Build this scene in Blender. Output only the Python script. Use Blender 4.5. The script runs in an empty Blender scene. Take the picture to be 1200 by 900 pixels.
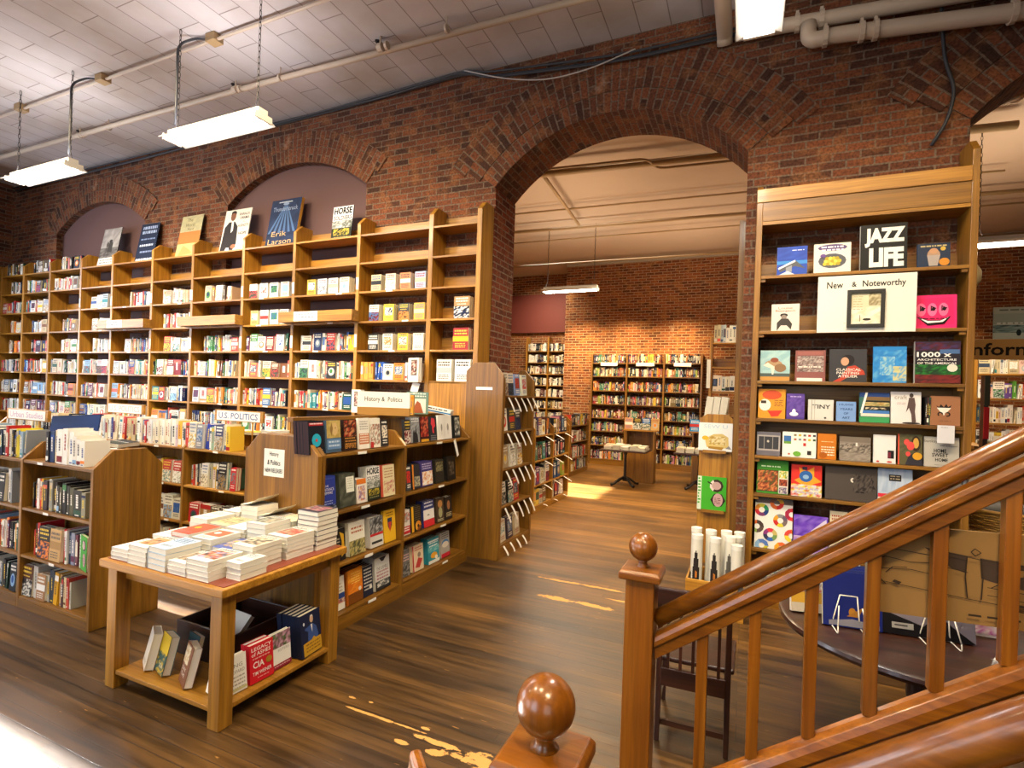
import bpy, math, random
from mathutils import Matrix, Vector, Euler, noise as mnoise
PI = math.pi
SC = bpy.context.scene
COL = SC.collection
V = Vector

# ------------------------------------------------------------------ camera, world, sun, exposure
YAW, ROLL, FPX = math.radians(24.0), math.radians(1.93), 618.0
CAMZ = 1.8
fwd = V((-math.sin(YAW), math.cos(YAW), 0)); rt0 = V((math.cos(YAW), math.sin(YAW), 0)); zz = V((0, 0, 1))
cr = rt0 * math.cos(ROLL) + zz * math.sin(ROLL)
cu = zz * math.cos(ROLL) - rt0 * math.sin(ROLL)
cam = bpy.data.cameras.new('camera'); camo = bpy.data.objects.new('camera', cam); COL.objects.link(camo)
cm = Matrix((cr, cu, -fwd)).transposed().to_4x4(); cm.translation = V((0, 0, CAMZ)); camo.matrix_world = cm
cam.sensor_width = 36; cam.lens = FPX / 1200 * 36; cam.shift_y = 13.7 / 1200; cam.clip_start = 0.02; cam.clip_end = 200
SC.camera = camo

SC.view_settings.view_transform = 'Standard'; SC.view_settings.look = 'None'
SC.view_settings.gamma = 1.0; SC.view_settings.use_curve_mapping = False
SC.view_settings.exposure = 0.0
SC.cycles.use_denoising = True
SC.cycles.max_bounces = 7; SC.cycles.diffuse_bounces = 4; SC.cycles.glossy_bounces = 3
SC.cycles.sample_clamp_indirect = 6.0
SC.cycles.caustics_reflective = False; SC.cycles.caustics_refractive = False

W = bpy.data.worlds.new('sky'); SC.world = W; W.use_nodes = True
wn = W.node_tree.nodes; bg = wn['Background']
sky = wn.new('ShaderNodeTexSky'); sky.sky_type = 'NISHITA'; sky.sun_disc = False
sky.sun_elevation = math.radians(30); sky.sun_rotation = math.radians(-90)
W.node_tree.links.new(sky.outputs[0], bg.inputs[0]); bg.inputs[1].default_value = 0.25

def lamp(name, kind, loc, energy, color=(1, 1, 1), size=1.0, size_y=None, rot=(0, 0, 0), target=None, spread=None):
    l = bpy.data.lights.new(name, kind); l.energy = energy; l.color = color
    if kind == 'AREA':
        l.size = size
        if size_y: l.shape = 'RECTANGLE'; l.size_y = size_y
        if spread: l.spread = spread
    elif kind == 'SUN': l.angle = math.radians(0.6)
    elif kind == 'SPOT': l.shadow_soft_size = size; l.spot_size = spread or 1.5; l.spot_blend = 0.8
    else: l.shadow_soft_size = size
    o = bpy.data.objects.new(name, l); COL.objects.link(o); o.location = loc; o.rotation_euler = rot
    if target is not None:
        o.rotation_euler = (V(target) - V(loc)).to_track_quat('-Z', 'Y').to_euler()
    return o

SUN_EL = math.radians(22)
lamp('sun', 'SUN', (-20, 1, 9), 130.0, (1.0, 0.96, 0.9), target=(-20 + math.cos(SUN_EL), 1.0, 9 - math.sin(SUN_EL)))
DAY = (0.80, 0.86, 1.0); WARM = (1.0, 0.77, 0.45); NEUT = (1.0, 0.93, 0.82)
# daylight entering through the shop windows (left wall, street wall behind the camera)
for yy in (0.6, 3.2):
    lamp('left_window_daylight', 'AREA', (-13.05, yy, 2.9), 170, DAY, 2.0, 2.6, target=(-6, yy, 1.2))
for xx in (-10.5, -7.0, -3.0):
    lamp('street_window_daylight', 'AREA', (xx, -3.75, 2.6), 110, DAY, 2.4, 2.8, target=(xx, 0, 1.2))
lamp('street_window_daylight', 'AREA', (2.0, -3.75, 2.6), 40, NEUT, 2.4, 2.8, target=(1.5, 2, 1.2))
# warm shelf lighting: ceiling track spots over the book walls
for xx in (-9.6, -7.6, -5.8, -4.0):
    lamp('track_lamp', 'AREA', (xx, 2.6, 5.3), 64, (1.0, 0.82, 0.52), 0.4, 0.3, target=(xx, 5.3, 1.7), spread=1.9)
for xx in (-0.9, 0.7, 1.6):
    lamp('track_lamp', 'AREA', (xx, 2.9, 5.2), 24, WARM, 0.4, 0.3, target=(xx, 5.3, 1.2), spread=1.7)
for xx in (-6.5, -3.2):
    lamp('track_lamp', 'AREA', (xx, 0.4, 5.3), 90, (1.0, 0.84, 0.58), 0.5, 0.4, target=(xx + .3, 2.9, 0.5), spread=2.2)
lamp('track_lamp', 'AREA', (-0.6, 1.6, 5.3), 55, (1.0, 0.84, 0.58), 0.4, 0.3, target=(-2.9, 3.9, 0.8), spread=1.6)
lamp('stair_fill', 'AREA', (0.7, -0.5, 4.6), 52, WARM, 0.5, 0.5, target=(0.3, 2.0, 0.8), spread=1.8)  # this and the next are added warm fill on the stair rails, no fixture
lamp('stair_fill', 'AREA', (-1.2, 0.2, 4.6), 16, WARM, 0.4, 0.4, target=(-0.3, 1.4, 0.9), spread=1.6)
# the far room
for xx, yy in ((-5.5, 9.0), (-2.2, 8.4), (-2.2, 11.2), (-5.0, 12.6), (0.9, 9.5), (3.2, 10.5)):
    lamp('far_room_lamp', 'AREA', (xx, yy, 4.6), 105, (1.0, 0.78, 0.48), 0.8, 0.8, spread=2.4)
for xx, yy in ((-3.2, 9.0), (-1.2, 12.0), (2.8, 10.0)):
    lamp('far_room_bounce_fill', 'AREA', (xx, yy, 3.4), 52, (1.0, 0.76, 0.52), 1.2, 1.2, rot=(PI, 0, 0))  # added upward fill standing in for light bounced onto the far ceiling
lamp('far_wall_lamp', 'AREA', (-5.6, 13.9, 5.2), 60, (1.0, 0.85, 0.6), 0.6, 0.3, target=(-5.6, 15.4, 2.6), spread=2.2)  # added to brighten the recess shelves, no fixture modelled
for xx in (-4.3, -3.0, -1.6, 3.4):
    lamp('far_wall_lamp', 'AREA', (xx, 13.5, 3.9), 34, (1.0, 0.72, 0.36), 0.4, 0.2, target=(xx, 14.5, 2.6), spread=2.0)

# ------------------------------------------------------------------ colour helpers
def s2l(c):
    if isinstance(c, str):
        c = c.lstrip('#'); c = c if len(c) == 6 else ''.join(q + q for q in c); c = tuple(int(c[i:i + 2], 16) / 255 for i in (0, 2, 4))
    return tuple((x / 12.92 if x <= 0.04045 else ((x + 0.055) / 1.055) ** 2.4) for x in c) + (1.0,)

NAMES = {'white': (.95, .95, .93), 'cream': (.93, .88, .74), 'tan': (.76, .62, .42), 'orange': (.92, .52, .14), 'yellow': (.95, .82, .16),
         'red': (.78, .12, .12), 'dark red': (.45, .08, .1), 'pink': (.95, .5, .6), 'purple': (.42, .25, .58), 'navy blue': (.1, .13, .35),
         'blue': (.16, .35, .7), 'pale blue': (.6, .75, .88), 'teal': (.1, .5, .5), 'green': (.2, .52, .25), 'dark green': (.1, .28, .16),
         'pale green': (.7, .82, .55), 'brown': (.42, .28, .18), 'grey': (.55, .55, .55), 'pale grey': (.78, .78, .77), 'dark grey': (.28, .28, .29), 'black': (.07, .07, .08)}
def cname(c):
    if isinstance(c, str):
        c = c.lstrip('#'); c = tuple(int(c[i:i + 2], 16) / 255 for i in (0, 2, 4))
    return min(NAMES, key=lambda k: sum((a - b) ** 2 for a, b in zip(NAMES[k], c)))
ORD = ['first', 'second', 'third', 'fourth', 'fifth', 'sixth', 'seventh', 'eighth', 'ninth', 'tenth', 'eleventh', 'twelfth', 'thirteenth', 'fourteenth',
       'fifteenth', 'sixteenth', 'seventeenth', 'eighteenth', 'nineteenth', 'twentieth'] + ['twenty-%s' % x for x in
       ('first', 'second', 'third', 'fourth', 'fifth', 'sixth', 'seventh', 'eighth', 'ninth')] + ['thirtieth'] + ['thirty-%s' % x for x in
       ('first', 'second', 'third', 'fourth', 'fifth', 'sixth', 'seventh', 'eighth', 'ninth')] + ['fortieth'] * 30

# ------------------------------------------------------------------ materials
def newmat(name):
    m = bpy.data.materials.new(name); m.use_nodes = True
    nt = m.node_tree; return m, nt, nt.nodes, nt.links, nt.nodes['Principled BSDF']
def setp(b, col=None, rough=None, metal=None, coat=None, spec=None):
    if col is not None: b.inputs['Base Color'].default_value = s2l(col)
    if rough is not None: b.inputs['Roughness'].default_value = rough
    if metal is not None: b.inputs['Metallic'].default_value = metal
    if coat is not None: b.inputs['Coat Weight'].default_value = coat; b.inputs['Coat Roughness'].default_value = 0.12
    if spec is not None: b.inputs['Specular IOR Level'].default_value = spec
def ramp(N, stops):
    r = N.new('ShaderNodeValToRGB'); e = r.color_ramp.elements
    while len(e) < len(stops): e.new(0.5)
    for i, (p, c) in enumerate(stops): e[i].position = p; e[i].color = s2l(c)
    return r
def mix(N, L, fac, a, b, mode='MIX'):
    m = N.new('ShaderNodeMix'); m.data_type = 'RGBA'; m.blend_type = mode
    for sock, val in ((m.inputs[0], fac), (m.inputs[6], a), (m.inputs[7], b)):
        if isinstance(val, (int, float)): sock.default_value = val
        elif isinstance(val, (tuple, str)): sock.default_value = s2l(val) if isinstance(val, str) else val
        else: L.new(val, sock)
    return m.outputs[2]
def mth(N, L, op, a, b=None):
    m = N.new('ShaderNodeMath'); m.operation = op
    for s, v in ((m.inputs[0], a), (m.inputs[1], b)):
        if v is None: continue
        if isinstance(v, (int, float)): s.default_value = v
        else: L.new(v, s)
    return m.outputs[0]
def plain(name, col, rough=0.6, metal=0.0, noise=0.12, scale=8.0, coat=None, spec=None):
    m, nt, N, L, b = newmat(name); setp(b, None, rough, metal, coat, spec)
    tc = N.new('ShaderNodeTexCoord'); n = N.new('ShaderNodeTexNoise'); n.inputs['Scale'].default_value = scale; n.inputs['Detail'].default_value = 4
    L.new(tc.outputs['Object'], n.inputs['Vector'])
    f = mth(N, L, 'MULTIPLY', n.outputs[0], noise * 2)
    L.new(mix(N, L, f, s2l(col), tuple(x * 0.45 for x in s2l(col)[:3]) + (1,)), b.inputs['Base Color'])
    return m
def emis(name, col, strength):
    m, nt, N, L, b = newmat(name); setp(b, '#dddddd', 0.5)
    b.inputs['Emission Color'].default_value = s2l(col); b.inputs['Emission Strength'].default_value = strength
    return m
def wood(name, dark, mid, light, axis='Z', rough=0.42, grain=1.0, coat=0.15):
    m, nt, N, L, b = newmat(name); setp(b, None, rough, 0, coat)
    tc = N.new('ShaderNodeTexCoord'); oi = N.new('ShaderNodeObjectInfo')
    off = N.new('ShaderNodeVectorMath'); off.operation = 'ADD'
    sc = N.new('ShaderNodeVectorMath'); sc.operation = 'SCALE'; sc.inputs[3].default_value = 7.0
    cb = N.new('ShaderNodeCombineXYZ')
    for i in range(3): L.new(oi.outputs['Random'], cb.inputs[i])
    L.new(cb.outputs[0], sc.inputs[0]); L.new(tc.outputs['Object'], off.inputs[0]); L.new(sc.outputs[0], off.inputs[1])
    mp = N.new('ShaderNodeMapping'); L.new(off.outputs[0], mp.inputs[0])
    s = [22 * grain] * 3; s['XYZ'.index(axis)] = 1.1 * grain; mp.inputs['Scale'].default_value = s
    n1 = N.new('ShaderNodeTexNoise'); n1.inputs['Scale'].default_value = 1.0; n1.inputs['Detail'].default_value = 6; n1.inputs['Distortion'].default_value = 0.6
    L.new(mp.outputs[0], n1.inputs['Vector'])
    mp2 = N.new('ShaderNodeMapping'); L.new(off.outputs[0], mp2.inputs[0])
    s2 = [90 * grain] * 3; s2['XYZ'.index(axis)] = 3 * grain; mp2.inputs['Scale'].default_value = s2
    n2 = N.new('ShaderNodeTexNoise'); n2.inputs['Scale'].default_value = 1.0; n2.inputs['Detail'].default_value = 3
    L.new(mp2.outputs[0], n2.inputs['Vector'])
    r = ramp(N, [(0.28, dark), (0.5, mid), (0.72, light)]); L.new(n1.outputs[0], r.inputs[0])
    r2 = ramp(N, [(0.3, '#b4b4b4'), (0.6, '#ffffff')]); L.new(n2.outputs[0], r2.inputs[0])
    c = mix(N, L, 0.55, r.outputs[0], r2.outputs[0], 'MULTIPLY')
    hv = N.new('ShaderNodeHueSaturation'); L.new(c, hv.inputs['Color'])
    L.new(mth(N, L, 'ADD', mth(N, L, 'MULTIPLY', oi.outputs['Random'], 0.28), 0.86), hv.inputs['Value'])
    L.new(hv.outputs[0], b.inputs['Base Color'])
    bp = N.new('ShaderNodeBump'); bp.inputs['Strength'].default_value = 0.12; bp.inputs['Distance'].default_value = 0.004
    L.new(n2.outputs[0], bp.inputs['Height']); L.new(bp.outputs[0], b.inputs['Normal'])
    return m
def brickmat(name, c1, c2, c3, mortar, lime=0.15, bump=0.6):
    m, nt, N, L, b = newmat(name); setp(b, None, 0.88, 0, None, 0.25)
    uv = N.new('ShaderNodeUVMap'); uv.uv_map = 'UVMap'
    # a slight waviness of the courses
    nw = N.new('ShaderNodeTexNoise'); nw.inputs['Scale'].default_value = 6.0; nw.inputs['Detail'].default_value = 2
    L.new(uv.outputs[0], nw.inputs['Vector'])
    sb = N.new('ShaderNodeVectorMath'); sb.operation = 'MULTIPLY_ADD'; L.new(nw.outputs['Color'], sb.inputs[0])
    sb.inputs[1].default_value = (0.012, 0.008, 0); L.new(uv.outputs[0], sb.inputs[2])
    bt = N.new('ShaderNodeTexBrick'); L.new(sb.outputs[0], bt.inputs['Vector'])
    bt.inputs['Scale'].default_value = 1.0; bt.inputs['Brick Width'].default_value = 0.215; bt.inputs['Row Height'].default_value = 0.073
    bt.inputs['Mortar Size'].default_value = 0.008; bt.inputs['Mortar Smooth'].default_value = 0.15; bt.inputs['Bias'].default_value = 0.0
    bt.inputs['Color1'].default_value = s2l(c1); bt.inputs['Color2'].default_value = s2l(c2); bt.inputs['Mortar'].default_value = s2l(mortar)
    n = N.new('ShaderNodeTexNoise'); n.inputs['Scale'].default_value = 5.0; n.inputs['Detail'].default_value = 5; L.new(uv.outputs[0], n.inputs['Vector'])
    n3 = N.new('ShaderNodeTexNoise'); n3.inputs['Scale'].default_value = 45.0; n3.inputs['Detail'].default_value = 3; L.new(uv.outputs[0], n3.inputs['Vector'])
    r = ramp(N, [(0.5, '#000000'), (0.66, '#ffffff')]); L.new(n.outputs[0], r.inputs[0])
    f = mth(N, L, 'MULTIPLY', r.outputs[0], 0.55)
    c = mix(N, L, f, bt.outputs['Color'], s2l(c3))
    sp = ramp(N, [(0.30, '#909090'), (0.6, '#ffffff')]); L.new(n3.outputs[0], sp.inputs[0])
    c = mix(N, L, 0.75, c, sp.outputs[0], 'MULTIPLY')
    nl = N.new('ShaderNodeTexNoise'); nl.inputs['Scale'].default_value = 2.3; nl.inputs['Detail'].default_value = 8; nl.inputs['Roughness'].default_value = 0.72
    L.new(uv.outputs[0], nl.inputs['Vector'])
    rl = ramp(N, [(0.60, '#000000'), (0.70, '#ffffff')]); L.new(nl.outputs[0], rl.inputs[0])
    c = mix(N, L, mth(N, L, 'MULTIPLY', rl.outputs[0], lime), c, '#c9b7a0')
    L.new(c, b.inputs['Base Color'])
    h = mth(N, L, 'ADD', mth(N, L, 'MULTIPLY', bt.outputs['Fac'], -1.0), mth(N, L, 'MULTIPLY', n3.outputs[0], 0.5))
    bp = N.new('ShaderNodeBump'); bp.inputs['Strength'].default_value = bump; bp.inputs['Distance'].default_value = 0.012
    L.new(h, bp.inputs['Height']); L.new(bp.outputs[0], b.inputs['Normal'])
    return m
def floormat():
    m, nt, N, L, b = newmat('plank_floor'); setp(b, None, 0.3, 0, 0.0, 0.5)
    tc = N.new('ShaderNodeTexCoord'); P = tc.outputs['Object']
    bt = N.new('ShaderNodeTexBrick'); L.new(P, bt.inputs['Vector']); bt.offset = 0.37; bt.offset_frequency = 3
    bt.inputs['Scale'].default_value = 1.0; bt.inputs['Brick Width'].default_value = 3.1; bt.inputs['Row Height'].default_value = 0.083
    bt.inputs['Mortar Size'].default_value = 0.0018; bt.inputs['Mortar Smooth'].default_value = 0.4; bt.inputs['Bias'].default_value = 0.0
    bt.inputs['Color1'].default_value = s2l('#392716'); bt.inputs['Color2'].default_value = s2l('#5f4220'); bt.inputs['Mortar'].default_value = s2l('#1d120b')
    mp = N.new('ShaderNodeMapping'); mp.inputs['Scale'].default_value = (1.3, 26, 1); L.new(P, mp.inputs[0])
    n = N.new('ShaderNodeTexNoise'); n.inputs['Scale'].default_value = 1; n.inputs['Detail'].default_value = 6; n.inputs['Roughness'].default_value = .6; L.new(mp.outputs[0], n.inputs['Vector'])
    r = ramp(N, [(0.3, '#4c4c4c'), (0.7, '#ffffff')]); L.new(n.outputs[0], r.inputs[0])
    c = mix(N, L, 0.9, bt.outputs['Color'], r.outputs[0], 'MULTIPLY')
    # broad wear: varnish worn to a yellower board in the walked areas, plus warm light painted in toward the far room
    mp2 = N.new('ShaderNodeMapping'); mp2.inputs['Scale'].default_value = (0.35, 0.9, 1); L.new(P, mp2.inputs[0])
    n2 = N.new('ShaderNodeTexNoise'); n2.inputs['Scale'].default_value = 1.6; n2.inputs['Detail'].default_value = 5; L.new(mp2.outputs[0], n2.inputs['Vector'])
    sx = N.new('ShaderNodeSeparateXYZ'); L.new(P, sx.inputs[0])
    far = N.new('ShaderNodeMapRange'); L.new(sx.outputs[1], far.inputs[0]); far.inputs[1].default_value = 4.2; far.inputs[2].default_value = 7.0  # golden warm light and reflections painted into the boards toward and past the arch
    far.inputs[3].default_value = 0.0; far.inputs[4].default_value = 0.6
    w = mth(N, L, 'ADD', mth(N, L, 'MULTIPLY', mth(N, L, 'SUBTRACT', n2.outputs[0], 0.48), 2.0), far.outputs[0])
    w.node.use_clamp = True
    bt2 = N.new('ShaderNodeTexBrick'); L.new(P, bt2.inputs['Vector']); bt2.offset = 0.37; bt2.offset_frequency = 3
    for k_, v_ in (('Scale', 1.0), ('Brick Width', 3.1), ('Row Height', 0.083), ('Mortar Size', 0.0018)): bt2.inputs[k_].default_value = v_
    bt2.inputs['Color1'].default_value = s2l('#c4c4c4'); bt2.inputs['Color2'].default_value = s2l('#ffffff'); bt2.inputs['Mortar'].default_value = s2l('#333333')
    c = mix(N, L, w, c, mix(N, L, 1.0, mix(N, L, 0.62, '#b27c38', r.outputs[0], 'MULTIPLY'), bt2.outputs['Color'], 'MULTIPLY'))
    # small scratches
    mp3 = N.new('ShaderNodeMapping'); mp3.inputs['Scale'].default_value = (9, 75, 1); L.new(P, mp3.inputs[0])
    n3 = N.new('ShaderNodeTexNoise'); n3.inputs['Scale'].default_value = 1; n3.inputs['Detail'].default_value = 2; L.new(mp3.outputs[0], n3.inputs['Vector'])
    r3 = ramp(N, [(0.735, '#000000'), (0.76, '#ffffff')]); L.new(n3.outputs[0], r3.inputs[0])
    c = mix(N, L, mth(N, L, 'MULTIPLY', r3.outputs[0], 0.7), c, '#c08a48')
    # bare patches where the finish is gone, each at its own spot on the boards
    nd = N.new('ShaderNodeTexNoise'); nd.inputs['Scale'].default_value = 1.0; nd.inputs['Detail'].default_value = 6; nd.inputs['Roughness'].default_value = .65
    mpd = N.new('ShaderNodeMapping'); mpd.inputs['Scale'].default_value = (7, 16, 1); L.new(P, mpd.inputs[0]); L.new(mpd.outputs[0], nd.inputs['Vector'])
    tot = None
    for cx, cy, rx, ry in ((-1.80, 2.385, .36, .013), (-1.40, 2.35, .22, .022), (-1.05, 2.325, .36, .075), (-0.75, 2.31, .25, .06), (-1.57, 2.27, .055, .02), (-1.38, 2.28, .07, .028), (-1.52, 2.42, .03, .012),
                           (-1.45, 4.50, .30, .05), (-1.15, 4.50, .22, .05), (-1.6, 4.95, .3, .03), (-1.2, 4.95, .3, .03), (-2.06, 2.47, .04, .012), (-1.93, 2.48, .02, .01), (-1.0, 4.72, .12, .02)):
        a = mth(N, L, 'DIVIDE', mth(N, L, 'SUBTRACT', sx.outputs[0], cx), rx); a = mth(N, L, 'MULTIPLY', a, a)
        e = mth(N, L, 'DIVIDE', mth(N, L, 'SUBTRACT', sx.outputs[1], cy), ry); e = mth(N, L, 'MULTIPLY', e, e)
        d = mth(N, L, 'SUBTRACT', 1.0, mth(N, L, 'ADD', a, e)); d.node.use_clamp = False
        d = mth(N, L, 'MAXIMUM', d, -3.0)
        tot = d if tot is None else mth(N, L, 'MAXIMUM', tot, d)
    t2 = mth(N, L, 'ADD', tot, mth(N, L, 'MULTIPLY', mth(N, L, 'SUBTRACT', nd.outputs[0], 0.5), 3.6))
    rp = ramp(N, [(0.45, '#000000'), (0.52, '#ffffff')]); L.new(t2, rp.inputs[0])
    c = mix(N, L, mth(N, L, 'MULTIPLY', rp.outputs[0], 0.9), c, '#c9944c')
    L.new(c, b.inputs['Base Color'])
    rr = N.new('ShaderNodeMapRange'); L.new(n.outputs[0], rr.inputs[0]); rr.inputs[3].default_value = 0.26; rr.inputs[4].default_value = 0.5
    L.new(mth(N, L, 'ADD', rr.outputs[0], mth(N, L, 'MULTIPLY', rp.outputs[0], 0.3)), b.inputs['Roughness'])
    bp = N.new('ShaderNodeBump'); bp.inputs['Strength'].default_value = 0.35; bp.inputs['Distance'].default_value = 0.004
    L.new(mth(N, L, 'SUBTRACT', mth(N, L, 'MULTIPLY', n.outputs[0], 0.5), bt.outputs['Fac']), bp.inputs['Height']); L.new(bp.outputs[0], b.inputs['Normal'])
    return m
def tilemat(name, base, line, bw, rh, rot=True):
    m, nt, N, L, b = newmat(name); setp(b, None, 0.9, 0, None, 0.2)
    tc = N.new('ShaderNodeTexCoord'); mp = N.new('ShaderNodeMapping'); L.new(tc.outputs['Object'], mp.inputs[0])
    if rot: mp.inputs['Rotation'].default_value = (0, 0, PI / 2)
    bt = N.new('ShaderNodeTexBrick'); L.new(mp.outputs[0], bt.inputs['Vector']); bt.inputs['Scale'].default_value = 1
    bt.inputs['Brick Width'].default_value = bw; bt.inputs['Row Height'].default_value = rh; bt.inputs['Mortar Size'].default_value = 0.006
    bt.inputs['Mortar Smooth'].default_value = 0.3; bt.inputs['Color1'].default_value = s2l(base); bt.inputs['Bias'].default_value = -0.3
    bt.inputs['Color2'].default_value = tuple(x * 0.88 for x in s2l(base)[:3]) + (1,); bt.inputs['Mortar'].default_value = s2l(line)
    n = N.new('ShaderNodeTexNoise'); n.inputs['Scale'].default_value = 0.8; n.inputs['Detail'].default_value = 6; L.new(tc.outputs['Object'], n.inputs['Vector'])
    r = ramp(N, [(0.35, '#d8cdbd'), (0.6, '#ffffff')]); L.new(n.outputs[0], r.inputs[0])
    L.new(mix(N, L, 0.8, bt.outputs['Color'], r.outputs[0], 'MULTIPLY'), b.inputs['Base Color'])
    bp = N.new('ShaderNodeBump'); bp.inputs['Strength'].default_value = 0.4; bp.inputs['Distance'].default_value = 0.006
    L.new(mth(N, L, 'MULTIPLY', bt.outputs['Fac'], -1), bp.inputs['Height']); L.new(bp.outputs[0], b.inputs['Normal'])
    return m
def attrmat(name, rough=0.42, coat=0.0):
    m, nt, N, L, b = newmat(name); setp(b, None, rough, 0, coat, 0.22)
    a = N.new('ShaderNodeAttribute'); a.attribute_name = 'Col'; L.new(mix(N, L, 1.0, a.outputs['Color'], (.82, .82, .82, 1), 'MULTIPLY'), b.inputs['Base Color'])
    return m

M = {}
M['print'] = attrmat('book_print', 0.5, 0.0)
M['matte'] = attrmat('printed_card', 0.7)
for ax in 'XYZ':
    M['oak' + ax] = wood('oak_' + ax.lower(), '#85560f', '#a06d1b', '#b3802c', ax, 0.45)
    M['oakd' + ax] = wood('brown_oak_' + ax.lower(), '#623f0d', '#7c5213', '#8e621b', ax, 0.45)
    M['stair' + ax] = wood('stair_fir_' + ax.lower(), '#6c390a', '#874d0e', '#985d17', ax, 0.3, 1.0, 0.3)
    M['dark' + ax] = wood('dark_wood_' + ax.lower(), '#1f0f0a', '#341a10', '#452416', ax, 0.35, 1.0, 0.3)
M['brick'] = brickmat('red_brick', '#7f482c', '#432a1f', '#946038', '#725f4e', 0.20)
M['brickf'] = brickmat('warm_brick', '#9a5630', '#5f3622', '#b07840', '#b09372', 0.38)
M['brickj'] = brickmat('limed_brick', '#8a4228', '#5a2a1c', '#96552f', '#8d7560', 0.55)
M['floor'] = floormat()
M['ceil'] = tilemat('ceiling_tile', '#bcb5b3', '#8a807b', 0.92, 0.305)
M['ceil2'] = plain('plaster_ceiling', '#b39d88', 0.9, 0, 0.10, 0.7)
M['mauve'] = plain('mauve_board', '#5e423f', 0.8, 0, 0.06, 3)
M['maroon'] = plain('maroon_board', '#6a2a20', 0.7, 0, 0.06, 3)
M['pipe'] = plain('painted_pipe', '#b9a690', 0.5, 0, 0.1, 6)
M['pipet'] = plain('tan_pipe', '#9c8058', 0.6, 0, 0.1, 6)
M['steel'] = plain('grey_steel', '#77716a', 0.45, 0.6)
M['iron'] = plain('black_iron', '#2a2523', 0.45, 0.5)
M['cable'] = plain('black_cable', '#2f2f33', 0.6)
M['cord'] = plain('white_cord', '#b8b0a6', 0.6)
M['white'] = plain('white_enamel', '#d9d6cf', 0.5, 0, 0.03)
M['wire'] = plain('white_wire', '#e9e4d8', 0.35, 0, 0.02)
M['paper'] = plain('white_paper', '#e2dfd8', 0.85, 0, 0.02, 20)
M['plaster'] = plain('white_plaster', '#a59a8c', 0.9, 0, 0.05)
M['black'] = plain('black_paint', '#171412', 0.55, 0, 0.05)
M['kraft'] = plain('tan_card', '#b5884f', 0.85, 0, 0.08, 3)
M['laminate'] = plain('red_brown_laminate', '#7d3a26', 0.4, 0, 0.05)
M['wicker'] = plain('straw_wicker', '#a57a34', 0.7, 0, 0.35, 60)
M['tube'] = emis('fluorescent_glow', '#fff8ee', 26.0)
M['glass'] = newmat('window_glass')[0]
_b = M['glass'].node_tree.nodes['Principled BSDF']; setp(_b, '#ffffff', 0.02); _b.inputs['Transmission Weight'].default_value = 1.0; _b.inputs['IOR'].default_value = 1.02

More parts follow.
